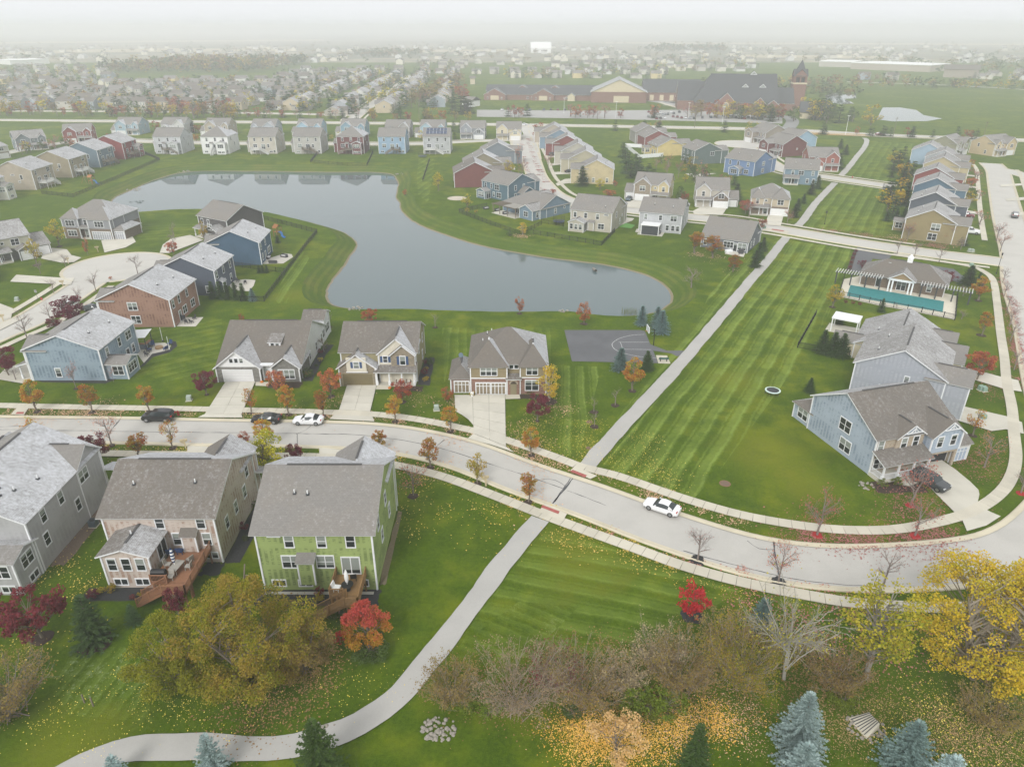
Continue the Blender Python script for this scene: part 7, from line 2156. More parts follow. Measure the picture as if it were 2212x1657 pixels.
scatter(16, along((1440, 352), (1560, 402), 7), ['f_gold', 'f_pink', 'f_green', 'f_fir'], (2.5, 6), 'in the gardens behind the middle houses', 'middle garden trees')
scatter(12, along((2085, 350), (2120, 500), 3), ['f_rust', 'f_pink', 'f_gold'], (3, 5), 'before the right-hand row', 'right row trees')
scatter(14, along((1950, 340), (1940, 470), 4), ['f_fir', 'f_fir', 'f_gold'], (4, 8), 'behind the right-hand row', 'right row back trees')
# ---- woods and hedgerows in the mist: masses
def tree_mass(name, n, region, kinds, hr, label):
 items = []
 for i in range(n):
  x, y = region()
  h_ = ft.uniform(*hr) / 6
  for me in proto(ft.choice(kinds), ft.randrange(2)):
   items.append((me, Matrix.Translation((x, y, 0)) @ Matrix.Rotation(ft.uniform(0, 6), 4, 'Z') @ Matrix.Diagonal((h_ * 1.2, h_ * 1.2, h_, 1))))
 return mass_np(name, items, label)
def mass_np(name, items, label):
 V, Q, M, mats, n0 = [], [], [], [], 0
 cache = {}
 for me, m4 in items:
  if me.name not in cache:
   co = np.empty(len(me.vertices) * 3); me.vertices.foreach_get('co', co)
   q = np.array([list(p.vertices) for p in me.polygons if len(p.vertices) == 4])
   cache[me.name] = (co.reshape(-1, 3), q, me.materials[0])
  co, q, mt = cache[me.name]
  if mt not in mats: mats.append(mt)
  V.append(co @ np.array(m4.to_3x3()).T + np.array(m4.translation)); Q.append(q + n0); M.append(np.full(len(q), mats.index(mt))); n0 += len(co)
 me = np_mesh(name, np.concatenate(V), np.concatenate(Q), mats, np.concatenate(M))
 return tag(put(name, me), label, 'woods', kind='stuff')
for k in ('s_brown', 's_green', 's_fir', 's_gold'):
 pass
def reg(x0, x1, y0, y1): return lambda: (ft.uniform(x0, x1), ft.uniform(y0, y1))
_proto[('t_brown', 0)] = decid(901, 6, 4.6, .1, 12, 70, .95, 'oval', lmat=L_BROWN)[1:]; _proto[('t_brown', 1)] = decid(902, 6, 4.6, .1, 12, 70, .95, 'oval', lmat=L_GREEN)[1:]
_proto[('t_gold', 0)] = decid(903, 6, 4.6, .1, 12, 70, .95, 'oval', lmat=L_GOLD)[1:]; _proto[('t_gold', 1)] = decid(904, 6, 4.6, .1, 12, 70, .95, 'oval', lmat=leaf((0.16, 0.09, 0.05), (0.22, 0.12, 0.06), None))[1:]
_proto[('t_fir', 0)] = conifer(905, 6, 3.8, 8, 7, L_FIR, 3, .7)[1:]; _proto[('t_fir', 1)] = conifer(906, 6, 3.8, 8, 7, L_ARBOR, 3, .7)[1:]
tree_mass('wood', 260, reg(-545, -335, 1010, 1290), ['t_brown', 't_brown', 't_brown', 't_gold'], (13, 20), 'misty brown wood behind the left subdivision')
tree_mass('wood', 60, reg(-330, -200, 1500, 1750), ['t_brown'], (14, 19), 'misty brown wood left of the white hall')
sp2 = [s_ for s_ in spots if s_[1] > 520]
tree_mass('garden_trees', 1300, lambda: (lambda s_: (s_[0] + ft.uniform(-12, 12), s_[1] + ft.choice((-10, 10)) + ft.uniform(-3, 3)))(ft.choice(sp2)), ['t_brown', 't_fir', 't_fir', 't_fir', 't_gold'], (6, 11), 'garden trees among the far houses')
tree_mass('hedgerow', 420, lambda: (lambda y: (ft.uniform(-.75, .75) * y, y))(ft.choice((1350, 1450, 1600, 1750, 1900, 2000, 2300, 2700))), ['t_brown'], (8, 14), 'faint hedgerows near the horizon')
tree_mass('hedgerow', 110, lambda: (lambda t: (255 + 350 * t + ft.uniform(-12, 12), 800 - 60 * t + ft.uniform(-15, 15)))(ft.random()), ['t_fir', 't_brown', 't_gold'], (7, 12), 'hedgerow beyond the meadow lane')
tree_mass('hedgerow', 60, lambda: (ft.uniform(180, 300), ft.uniform(640, 740)), ['t_fir', 't_brown'], (8, 12), 'dark trees behind the bell tower')
tree_mass('hedgerow', 60, lambda: (ft.uniform(560, 900), ft.uniform(1000, 1300)), ['t_brown'], (10, 15), 'misty trees at the right edge of the far plain')
tree_mass('hedgerow', 50, lambda: (ft.uniform(330, 520), ft.uniform(1850, 2000)), ['t_brown'], (18, 24), 'tall misty wood on the right horizon')
# ================================================================== vehicles
RUB, RIM_, LAMP, RLAMP = paint((0.015, 0.015, 0.016), 0.8), paint((0.35, 0.36, 0.37), 0.35, 0.05, 0.8), paint((0.7, 0.72, 0.74), 0.15, 0.02), paint((0.35, 0.015, 0.015), 0.25, 0.02)
CGLASS = paint((0.02, 0.028, 0.03), 0.06, 0.0, 0.0, 0.6)
# stations along the length: x, half width, sill, belt, roof height, roof half width   (front = +x)
PROFILE = {
 'sedan': [(2.28, .62, .42, .60, .60, .5), (2.15, .80, .26, .68, .70, .62), (1.6, .88, .22, .80, .82, .7), (.95, .90, .22, .88, .92, .72), (.30, .90, .22, .92, 1.36, .60), (-.35, .90, .22, .93, 1.44, .60), (-1.0, .90, .22, .95, 1.36, .59), (-1.62, .88, .22, .97, 1.02, .66), (-2.1, .82, .28, .95, .97, .64), (-2.28, .68, .42, .84, .86, .55)],
 'suv': [(2.36, .70, .46, .78, .78, .6), (2.25, .88, .32, .92, .94, .7), (1.7, .94, .28, 1.02, 1.05, .76), (1.10, .95, .28, 1.08, 1.14, .78), (.55, .95, .28, 1.10, 1.70, .68), (-.4, .95, .28, 1.12, 1.78, .69), (-1.5, .95, .28, 1.14, 1.76, .68), (-2.1, .93, .30, 1.16, 1.62, .66), (-2.32, .86, .40, 1.10, 1.14, .66), (-2.38, .8, .5, .9, .92, .6)],
 'pickup': [(2.8, .75, .5, .85, .85, .6), (2.65, .95, .38, 1.0, 1.02, .75), (1.8, .98, .34, 1.12, 1.15, .8), (1.2, .98, .34, 1.15, 1.22, .8), (.7, .98, .34, 1.16, 1.82, .7), (-.3, .98, .34, 1.16, 1.86, .7), (-.9, .98, .34, 1.16, 1.78, .7), (-1.0, .98, .34, 1.12, 1.14, .85), (-2.6, .98, .36, 1.12, 1.14, .85), (-2.8, .92, .5, 1.05, 1.06, .8)],
}
_cars = {}
def car_parts(kind, col):
 if (kind, col) in _cars: return _cars[(kind, col)]
 body, gl = MB(), MB()
 pm = paint(col, 0.18, 0.03, 0.0, 0.6)
 P = PROFILE[kind]
 def ringp(s):
  x, w, sill, belt, roof, rw = s
  m_ = (sill + belt) / 2
  return [(x, w * .93, sill), (x, w, sill + (belt - sill) * .35), (x, w * .99, sill + (belt - sill) * .7), (x, w * .94, belt), (x, rw, roof - .05), (x, rw * .86, roof), (x, 0, roof + .015)]
 R = [ringp(s) for s in P]
 for a, b, sa, sb in zip(R, R[1:], P, P[1:]):
  cab = (sa[4] - sa[3] > .2) or (sb[4] - sb[3] > .2)
  for k in range(6):
   q = [a[k], a[k + 1], b[k + 1], b[k]]
   side = k == 3
   both = (sa[4] - sa[3] > .2) and (sb[4] - sb[3] > .2)
   screen = cab and not both and k >= 3
   mats = CGLASS if (side and both) or (screen and k in (3, 4, 5)) else pm
   for s in (1, -1):
    qq = [(p[0], p[1] * s, p[2]) for p in q]
    body_or = gl if mats is CGLASS else body
    body_or.face(qq if s > 0 else qq[::-1], mats, smooth=mats is pm)
 for rr, fl in ((R[0], False), (R[-1], True)):
  pts = [(p[0], p[1], p[2]) for p in rr] + [(p[0], -p[1], p[2]) for p in rr[-2::-1]]
  body.face(pts if fl else pts[::-1], pm)
 body.box(P[-1][0] + .2, P[0][0] - .2, -P[4][1] * .88, P[4][1] * .88, .24, .34, RUB)
 wr = .33 if kind == 'sedan' else .38
 tyre, rim = MB(), MB()
 tyre.tube([(0, -.11, 0), (0, .11, 0)], [wr, wr], RUB, 16); rim.tube([(0, -.125, 0), (0, .125, 0)], [wr * .62, wr * .62], RIM_, 10)
 L = P[0][0]
 fx, rx = L - .88, -L + .92
 hl = MB(); hl.box(-.10, .06, -.2, .2, -.07, .07, LAMP)
 tl = MB(); tl.box(-.05, .08, -.18, .18, -.08, .1, RLAMP)
 mir = MB(); mir.box(-.08, .08, -.1, .1, 0, .14, pm)
 tr = MB()
 for s in (1, -1):
  y = P[5][1] * .94 * s
  tr.box(-.36, -.28, min(y, y * 1.0) - .01, max(y, y) + .01, P[5][3] - .02, P[5][3] + .02, RUB)
 res = dict(body=body.mesh('body'), glass=gl.mesh('glass'), tyre=tyre.mesh('tyre'), rim=rim.mesh('rim'), hl=hl.mesh('headlight'), tl=tl.mesh('tail_light'), mir=mir.mesh('mirror'), wr=wr, fx=fx, rx=rx, P=P)
 _cars[(kind, col)] = res
 return res
def car(kind, col, loc, deg, label, group=None, z=0.03):
 c = car_parts(kind, col)
 o = empty('car' if kind == 'sedan' else kind, (loc[0], loc[1], z), rad(deg)); tag(o, label, {'sedan': 'car', 'suv': 'car', 'pickup': 'truck'}[kind], group)
 put('body', c['body'], o); put('glass', c['glass'], o)
 P = c['P']
 for x in (c['fx'], c['rx']):
  for s in (1, -1):
   w = put('wheel', c['tyre'], o, (x, s * (P[4][1] - .1), c['wr'])); put('rim', c['rim'], w)
 for s in (1, -1):
  put('headlight', c['hl'], o, (P[1][0] - .02, s * (P[1][1] - .22), P[1][3] - .08))
  put('tail_light', c['tl'], o, (P[-2][0] - .05, s * (P[-2][1] - .2), P[-2][3] - .1))
  put('mirror', c['mir'], o, (P[3][0] - .35, s * (P[3][1] + .04), P[3][3] + .04))
 return o
BLK, WHT, GRY, SIL, RED_, BLU, CHR = (0.012, 0.012, 0.014), (0.72, 0.73, 0.74), (0.12, 0.125, 0.13), (0.32, 0.33, 0.34), (0.16, 0.02, 0.025), (0.06, 0.09, 0.12), (0.045, 0.05, 0.055)
def heading(a, b):
 p, q = G(*a), G(*b)
 return math.degrees(math.atan2(q[1] - p[1], q[0] - p[0]))
car('suv', BLK, G(344, 908), heading((500, 906), (200, 902)), 'black SUV parked at the north kerb before the light blue house', z=.1)
car('sedan', BLK, G(577, 912), heading((700, 912), (500, 909)), 'black sedan parked at the kerb right of the white ranch drive', z=.1)
car('sedan', WHT, G(667, 914.5), heading((737, 914), (600, 912)), 'white compact car parked at the kerb behind the black sedan', z=.1)
car('sedan', WHT, G(1429, 1103), heading((1500, 1125), (1360, 1078)), 'white sedan driving past the mown park lawn', z=.1)
car('suv', CHR, (54.9, 77.6), -58, 'dark grey SUV on the corner house drive, nose to the street', z=.2)
car('suv', WHT, G(153, 668), heading((155, 650), (110, 680)), 'white SUV parked on the cul-de-sac behind the purple maple', z=.1)
car('sedan', CHR, G(203, 672), -10, 'dark car half hidden beside the brown house', z=.1)
car('suv', GRY, G(1104, 386), 5, 'grey SUV on the drive left of the rising street', z=.1)
car('sedan', BLU, G(1358, 434), -110, 'blue-grey car before the tan and stone house garage', z=.2)
car('sedan', WHT, G(1131, 271.5), 184, 'white sedan on the avenue at the street island', z=.1)
car('suv', WHT, G(1199, 306), 4, 'white SUV on a drive right of the rising street', z=.1)
car('sedan', GRY, G(1187, 294), 4, 'grey sedan on the drive nearest the avenue', z=.1)
car('suv', CHR, G(1196, 338), 10, 'charcoal SUV on a drive halfway up the rising street', z=.1)
car('sedan', BLK, G(1231, 374), 4, 'black car beside the tan gabled house', z=.1)
car('suv', GRY, G(2191, 470), heading((2190, 470), (2180, 420)), 'grey SUV parked on the right-hand street', z=.12)
car('pickup', WHT, G(2092, 505), -30, 'white pickup on the olive house drive', z=.1)
car('suv', RED_, G(2086, 470), -30, 'red SUV with white load on the charcoal house drive', z=.1)
car('suv', RED_, G(1900, 294), -18, 'dark red SUV on the avenue by the meadow', z=.1)
for i, (x, y) in enumerate([(198, 300), (186, 303), (168, 304)]):
 car('sedan', [BLK, CHR, GRY][i], G(x, y), 40, ['right', 'middle', 'left'][i] + ' of three dark cars by the crimson twin-gabled house')
lotr = random.Random(4)
lot_cols = [(WHT, 'white'), (BLK, 'black'), (SIL, 'silver'), (GRY, 'grey'), (RED_, 'dark red'), (BLU, 'blue-grey')]
lot_spots = [(x, 239.5) for x in range(1085, 1260, 15)] + [(x, 247 + lotr.uniform(-4, 4)) for x in range(1395, 1470, 6)] + [(x, 256 + lotr.uniform(-3, 3)) for x in range(1400, 1690, 9)] + [(x, 228 + (x - 1470) * .12) for x in range(1470, 1530, 8)]
for (x, y) in lot_spots:
 if lotr.random() < .25: continue
 c, nm = lotr.choice(lot_cols)
 p = car_parts('sedan', c)
 X, Y = G(x, y)
 o = empty('car', (X, Y, .1), rad(lotr.choice((80, 85, 260)))); tag(o, 'tiny %s car among those in the school and church car park' % nm, 'car', '%s cars in the car park' % nm)
 put('body', p['body'], o); put('glass', p['glass'], o)
# ================================================================== street furniture and yard things
def simple(name, label, cat, loc, parts, deg=0.0, group=None):
 """parts: list of (part name, function filling an MB)"""
 o = empty(name, (loc[0], loc[1], loc[2] if len(loc) > 2 else 0.02), rad(deg)); tag(o, label, cat, group)
 for nm, fn in parts:
  b = MB(); fn(b); b.build(nm, o)
 return o
TAN = paint(C8(186, 172, 140), 0.7)
def mailbox(loc, label):
 simple('mailbox', label, 'mailbox', loc, [('post', lambda b: b.box(-.09, .09, -.09, .09, 0, 1.6, TAN)), ('arm', lambda b: (b.box(-.5, .35, -.06, .06, 1.15, 1.27, TAN), b.beam((-.35, 0, 1.15), (0, 0, .75), .08, .08, TAN))), ('box', lambda b: (b.box(-.55, -.15, -.13, .13, 1.28, 1.55, TAN), b.box(.05, .42, -.13, .13, 1.28, 1.55, TAN)))], 20)
for (x, y), l in [((1049.6, 1050), 'tan timber mailbox post beside the olive-gold maple'), ((401.7, 969), 'tan timber mailbox post left of the pointed beige roof'), ((212, 545), 'timber mailbox before the brick hip-roofed house'), ((148, 570), 'timber mailbox at the stone house drive'), ((137, 620), 'timber mailbox at the blue-gabled house drive'), ((8, 695), 'timber mailbox at the left edge of the cul-de-sac')]:
 mailbox(G(x, y), l)
HRED = paint((0.42, 0.03, 0.03), 0.5)
for (x, y), l in [((385.5, 897), 'red fire hydrant behind the black SUV'), ((91, 650), 'red fire hydrant on the cul-de-sac verge'), ((1841, 385), 'red fire hydrant at the far trail crossing')]:
 simple('fire_hydrant', l, 'hydrant', G(x, y), [('barrel', lambda b: b.tube([(0, 0, 0), (0, 0, .1), (0, 0, .12), (0, 0, .62), (0, 0, .8)], [.2, .2, .14, .14, .04], HRED, 10)), ('outlet', lambda b: b.tube([(-.26, 0, .5), (.26, 0, .5)], [.08, .08], HRED, 8))])
BOXG = paint(C8(150, 160, 150), 0.6)
BOXT = paint(C8(130, 154, 140), 0.6)
for (x, y, m_), l in [((409, 865, BOXG), 'pale utility box on the lawn left of the white garage drive'), ((943, 886, BOXG), 'pale utility box on the lawn left of the wide brick drive'), ((37, 650, BOXG), 'pale utility box on the cul-de-sac lawn'), ((2118, 843, BOXT), 'green transformer box, left of the pair by the grey house drive'), ((2125, 845, BOXT), 'green transformer box, right of the pair by the grey house drive'), ((2094, 544, BOXG), 'grey-green transformer box, left of the pair by the olive house'), ((2100, 545, BOXG), 'grey-green transformer box, right of the pair by the olive house'), ((2098, 576, BOXT), 'green transformer box by the pool club pines'), ((1651, 494, BOXT), 'green transformer box at the trail crossing'), ((2123, 905, BOXT), 'green transformer box under the sparse red tree')]:
 simple('utility_box', l, 'utility box', G(x, y), [('cabinet', lambda b: b.hexa([(-.4, -.35, 0), (.4, -.35, 0), (.4, .35, 0), (-.4, .35, 0)], [(-.36, -.25, .75), (.36, -.25, .75), (.36, .33, .85), (-.36, .33, .85)], m_)), ('plinth', lambda b: b.box(-.5, .5, -.45, .45, -.02, .06, WALK))], 10)
def lamp(loc, label, h=4.6):
 simple('street_lamp', label, 'lamp', loc, [('pole', lambda b: b.tube([(0, 0, 0), (0, 0, .5), (0, 0, h)], [.14, .07, .05], BLACKM, 8)), ('lantern', lambda b: (b.tube([(0, 0, h), (0, 0, h + .5)], [.12, .2], BLACKM, 8), b.tube([(0, 0, h + .5), (0, 0, h + .7)], [.26, .03], BLACKM, 8)))])
lamp(G(2152, 592), 'black street lamp at the pool club street corner'); lamp(G(1781, 485), 'short lamp post on the mown strip by the cross street', 3.4); lamp(G(2104, 780), 'thin dark lamp post on the right-hand verge') if False else None
for i, (x, y) in enumerate([(1330, 256), (1218, 246), (1486, 258), (1560, 268), (1826, 292)]):
 simple('light_pole', ['third', 'first', 'fourth', 'fifth', 'sixth'][i] + ' pale light pole from the left around the car park', 'light pole', G(x, y), [('pole', lambda b: b.tube([(0, 0, 0), (0, 0, 10)], [.12, .08], WHITE, 6)), ('head', lambda b: b.box(-.8, .8, -.2, .2, 9.9, 10.1, WHITE))])
for i, (x, y) in enumerate([(906, 268), (1500, 277), (1928, 300), (2120, 312)]):
 simple('utility_pole', ['leftmost', 'second', 'third', 'rightmost'][i] + ' grey utility pole along the avenue', 'utility pole', G(x, y), [('pole', lambda b: b.tube([(0, 0, 0), (0, 0, 11)], [.16, .11], GREYWOOD, 6)), ('crossarm', lambda b: b.box(-1, 1, -.07, .07, 10.2, 10.35, GREYWOOD))])
simple('road_sign', 'small white sign on a post at the south kerb', 'sign', G(1888, 1263), [('post', lambda b: b.tube([(0, 0, 0), (.15, 0, 1.7)], [.03, .03], DARKG, 6)), ('panel', lambda b: b.box(-.05, .35, -.02, .02, 1.2, 1.8, WHITE))])
simple('road_sign', 'grey sign on a post on the cul-de-sac verge', 'sign', G(82, 647), [('post', lambda b: b.tube([(0, 0, 0), (0, 0, 2.2)], [.03, .03], DARKG, 6)), ('panel', lambda b: b.box(-.25, .25, -.02, .02, 1.6, 2.2, paint(C8(150, 150, 150))))])
def manhole(x, y, r=.75):
 m = MB(); m.disc((0, 0, 0), r, paint(C8(128, 96, 74), .8)); m.disc((0, 0, .012), r * .8, paint(C8(110, 92, 78), .8)); o = m.build('manhole_cover', None, (*G(x, y), .05)); tag(o, kind='structure')
manhole(1566, 1045); manhole(1273, 912, .5); manhole(1271, 968, .4)
# ---- basketball court
sheet('basketball_court', Gs([(1219, 713.6), (1384, 713.6), (1393, 716), (1422, 785), (1235.5, 781)]), 0.05, DARKASP)
sheet('court_path', Gs([(1404, 744), (1410, 758), (1450, 764), (1462, 770), (1474, 768), (1478, 758), (1440, 758)]), 0.045, DARKASP)
sheet('bench_pad', Gs([(1417, 768), (1441, 769), (1448.5, 786.5), (1422, 785.5)]), 0.062, WALK)
PAINTW, PAINTP = paint((0.62, 0.61, 0.60), .7, .3), paint((0.55, 0.42, 0.44), .7, .3)
def line(px, w=.09, mat=PAINTW, name='court_line', z=.06):
 c = catmull(Gs(px), .5)
 n = normals2(c)
 o = structure(name, strip_mesh(name, c + n * w / 2, c - n * w / 2, z, mat))
line([(1392, 723), (1365, 725), (1340, 731), (1326, 739), (1322, 746), (1328, 755), (1345, 763), (1375, 770), (1400, 773), (1419, 774)])
line([(1336, 740), (1401, 740)]); line([(1343, 755), (1407, 756)]); line([(1340, 740), (1343, 748), (1344, 755)], .07)
def hoop():
 X, Y = G(1411.5, 747)
 o = empty('basketball_hoop', (X, Y, .05), rad(185)); tag(o, 'basketball hoop on a black pole at the court edge', 'basketball hoop')
 b = MB(); b.tube([(0, 0, 0), (0, 0, 3.2), (.3, 0, 3.4), (1.3, 0, 3.35)], [.08, .08, .07, .06], BLACKM, 8); b.build('pole', o)
 b = MB(); b.box(1.3, 1.35, -.9, .9, 2.9, 3.95, paint((0.6, 0.66, 0.68), .2)); b.build('backboard', o)
 b = MB()
 for (y0, y1, z0, z1) in ((-.93, .93, 3.92, 4.0), (-.93, .93, 2.86, 2.93), (-.95, -.88, 2.9, 3.98), (.88, .95, 2.9, 3.98)): b.box(1.28, 1.38, y0, y1, z0, z1, WHITE)
 b.build('backboard_frame', o)
 b = MB()
 for k in range(12):
  a0, a1 = 6.2832 * k / 12, 6.2832 * (k + 1) / 12
  b.beam((1.6 + .23 * math.cos(a0), .23 * math.sin(a0), 3.05), (1.6 + .23 * math.cos(a1), .23 * math.sin(a1), 3.05), .03, .03, paint((0.5, 0.12, 0.03)))
 b.build('rim', o)
hoop()
GRN = paint((0.02, 0.10, 0.07), .5)
simple('park_bench', 'green park bench on a concrete pad at the court corner', 'bench', (*G(1433, 781), .07), [('seat', lambda b: [b.box(-.9, .9, -.2 + k * .14, -.09 + k * .14, .42, .46, GRN) for k in range(3)]), ('backrest', lambda b: [b.box(-.9, .9, -.26, -.22, .6 + k * .14, .7 + k * .14, GRN) for k in range(2)]),
  ('leg', lambda b: b.box(-.62, -.54, -.22, .2, 0, .42, BLACKM)), ('leg', lambda b: b.box(.54, .62, -.22, .2, 0, .42, BLACKM)), ('arm', lambda b: b.box(-.62, -.54, -.26, -.2, .4, .9, BLACKM)), ('arm', lambda b: b.box(.54, .62, -.26, -.2, .4, .9, BLACKM))])
# ---- trampolines
def trampoline(loc, r, rimm, label, net=False, h=.7):
 o = empty('trampoline', (*loc, .02)); tag(o, label, 'trampoline')
 b = MB(); b.disc((0, 0, h), r * .8, paint((0.03, 0.03, 0.035)), 24); b.build('mat', o)
 b = MB()
 n = 24
 for k in range(n):
  a0, a1 = 6.2832 * k / n, 6.2832 * (k + 1) / n
  b.face([(r * .8 * math.cos(a0), r * .8 * math.sin(a0), h + .02), (r * math.cos(a0), r * math.sin(a0), h), (r * math.cos(a1), r * math.sin(a1), h), (r * .8 * math.cos(a1), r * .8 * math.sin(a1), h + .02)], rimm)
  b.face([(r * math.cos(a0), r * math.sin(a0), h), (r * math.cos(a0), r * math.sin(a0), h - .08), (r * math.cos(a1), r * math.sin(a1), h - .08), (r * math.cos(a1), r * math.sin(a1), h)], rimm)
 b.build('pad', o)
 for k in range(6):
  a = 6.2832 * k / 6
  b = MB(); b.tube([(r * .95 * math.cos(a), r * .95 * math.sin(a), 0), (r * .95 * math.cos(a), r * .95 * math.sin(a), h if not net else 2.4)], [.03, .03], DARKG, 6); b.build('leg', o)
 if net:
  b = MB()
  for k in range(48):
   a = 6.2832 * k / 48
   b.beam((r * .95 * math.cos(a), r * .95 * math.sin(a), h), (r * .95 * math.cos(a), r * .95 * math.sin(a), 2.4), .012, .012, DARKG)
  tag(b.build('net', o), kind='stuff')
trampoline(G(1668, 851), 1.25, paint(C8(196, 214, 206)), 'round trampoline with pale green rim on the park lawn')
trampoline(G(1919, 412), 2.2, paint(C8(80, 84, 88)), 'netted trampoline beside the cross street stub', True, .9)
trampoline(G(913, 341), 2.0, paint(C8(50, 90, 110)), 'dark netted trampoline behind the solar panel house', True, .8)
trampoline(G(1207, 483), 1.8, paint(C8(50, 70, 110)), 'blue netted trampoline between the blue ranch and the beige house', True, .8)
# ---- fences
def fence(px, label, h=1.25, mat=BLACKM, white=False, step=2.4):
 pts = [np.array(p) for p in Gs(px)]
 o = empty('fence', (pts[0][0], pts[0][1], 0)); tag(o, label, 'fence')
 O = pts[0]
 pk = MB()
 pm = MB(); s = .05 if not white else .07; pm.box(-s, s, -s, s, 0, h + .08, mat); pm = pm.mesh('post')
 for a, b_ in zip(pts, pts[1:]):
  L = np.linalg.norm(b_ - a)
  n = max(1, round(L / step))
  for i in range(n + 1):
   p = a + (b_ - a) * (i / n) - O
   put('post', pm, o, (p[0], p[1], 0))
  A, B = a - O, b_ - O
  for z in ((.15, h - .2, h - .04) if not white else ()):
   r = MB(); r.beam((A[0], A[1], z), (B[0], B[1], z), .04, .04, mat); r.build('rail', o)
  if white:
   for i in range(n):
    p, q = A + (B - A) * (i / n), A + (B - A) * ((i + 1) / n)
    r = MB(); r.beam((p[0], p[1], h / 2), (q[0], q[1], h / 2), .04, h - .1, mat); r.build('panel', o)
  else:
   k = int(L / .16)
   for i in range(k):
    p = A + (B - A) * ((i + .5) / k)
    pk.box(p[0] - .011, p[0] + .011, p[1] - .011, p[1] + .011, .05, h, mat, False)
 if not white and pk.f: tag(pk.build('picket_row', o), kind='stuff')
fence([(1762, 681.6), (1722.5, 751.6), (1764, 759), (1834, 770.5)], 'black metal garden fence beside the three dark firs')
fence([(561, 472), (620, 487), (685, 504), (663, 530.7), (571, 652), (520, 651)], 'black metal fence around the peninsula gardens')
fence([(507, 576), (560, 583), (615, 590)], 'short black fence between the slate and navy gardens')
fence([(991.6, 460), (1060, 486), (1123.6, 508), (1169.6, 486)], 'black fence around the blue ranch garden by the pond')
fence([(991.6, 460), (1020, 454), (1051.6, 447)], 'black return fence left of the blue ranch pergola')
fence([(1151.6, 506), (1230, 519), (1299.6, 531), (1327.6, 502)], 'black fence below the beige house with white patio cover')
fence([(1169.6, 482), (1217.6, 490)], 'short black fence joining the ranch and beige gardens')
fence([(91, 419.5), (158.6, 426.5), (250, 388), (345, 347), (296, 326)], 'long black fence below the left column gardens')
fence([(690.8, 327), (671, 352), (740, 358), (793, 359), (806, 330)], 'black fence around the maroon pond house garden')
fence([(928, 346.5), (913.5, 392)], 'black fence running down to the pond arm')
fence([(1350.7, 318), (1381.4, 343), (1432, 339)], 'white vinyl privacy fence beside the yellow house', 1.8, WHITE, True, 2.2)
fence([(1350.7, 318), (1402, 321)], 'white vinyl fence behind the yellow house', 1.8, WHITE, True, 2.2)
fence([(1823, 603), (1812, 640), (1900, 660), (1990, 676), (2062, 692), (2067, 640)], 'black fence around the swimming pool deck', 1.3)
# ---- pool club
def pool_house():
 h = House((91.2, 158.6), -33, BRICK_B, ROOF_D, 'brown pool house with hip roof, portico and white cupola', cat='pool house', name='pool_house')
 m = h.vol(-8.6, 8.6, -4.2, 4.6, 3.0, 'hip', 0.62, oh=.6)
 g_ = h.vol(-2.6, 2.6, -6.4, 0, 3.2, 'y', 0.62, z0=2.7, wall=TRIM, gable=sid(150, 128, 96), corner=False, vent=False)
 for x in (-2.4, -1.7, 1.7, 2.4):
  b = MB(); b.box(x - .16, x + .16, -6.3, -5.98, 0, 2.75, WHITE); b.build('column', h.root)
 h.wins('0 F p -4.8 1.2; 0 F s 5.6 1.6; 0 F v 0 1.2; 0 L s 0 1.6; 0 R s 0 1.6')
 b = MB(); b.box(-.55, .55, -.55, .55, 5.4, 6.6, WHITE); b.tube([(0, 0, 6.6), (0, 0, 7.5)], [.8, .05], WHITE, 4); b.build('cupola', h.root, (.3, .4, 0))
 b = MB(); b.box(-.3, .3, -.3, .3, 4.4, 5.2, paint(C8(190, 200, 200))); b.build('roof_vent', h.root, (-3.6, -.6, 0))
 for side in (-1, 1):
  o = empty('pergola', (0, 0, 0), 0, h.root)
  xs = (-13.6, -10.4, -7.2, -4.2) if side < 0 else (4.2, 7.2, 10.4, 13.6)
  for x in xs:
   b = MB(); b.box(x - .14, x + .14, -6.55, -6.27, 0, 2.7, DARKG); b.build('post', o)
  b = MB(); b.box(min(xs) - .4, max(xs) + .4, -6.5, -6.3, 2.7, 2.9, DARKG); b.build('beam', o)
  for k in range(18):
   x = min(xs) - .2 + k * (max(xs) - min(xs) + .4) / 17
   b = MB(); b.box(x - .06, x + .06, -7.6, -4.4, 2.92, 3.1, WHITEWOOD); b.build('rafter', o)
pool_house()
sheet('pool_deck', Gs([(1823, 604), (1860, 596), (2066, 640), (2063, 692), (1990, 677), (1900, 661), (1812, 641)]), 0.07, concrete((0.58, 0.54, 0.44), .15))
TEAL = paint(C8(44, 122, 122), .7, .18)
m_ = MB(); q_ = Gs([(1837, 617), (2039, 652.5), (2036, 675.5), (1829, 640)]); m_.hexa([(*p, .08) for p in q_[::-1]], [(*p, .14) for p in q_[::-1]], TEAL); tag(m_.build('pool_cover'), 'teal winter cover over the long swimming pool', 'pool cover')
sheet('club_car_park', Gs([(1852, 535), (1930, 549), (1918, 562), (1885, 560), (1868, 592), (1828, 585)]), 0.066, DARKASP)
sheet('club_car_park', Gs([(2012, 574), (2060, 582), (2084, 600), (2078, 614), (2030, 598)]), 0.067, DARKASP)
for i, (x, y) in enumerate([(1838, 570), (1841, 560), (1845, 552), (1849, 545), (1836, 580)]): T('winebush', x, y, y - 6, 'low dark red shrub in the bed left of the pool club drive', group='red shrubs at the pool club drive', wide=1.1)
for i, (x, y) in enumerate([(1826, 655), (1842, 657), (1857, 660)]): T('winebush', x, y, y - 7, ['left', 'middle', 'right'][i] + ' round russet shrub before the pool fence', wide=1.0)
sheet('planting_bed', Gs([(1828, 585), (1838, 588), (1852, 540), (1846, 537)]), .068, MULCH)
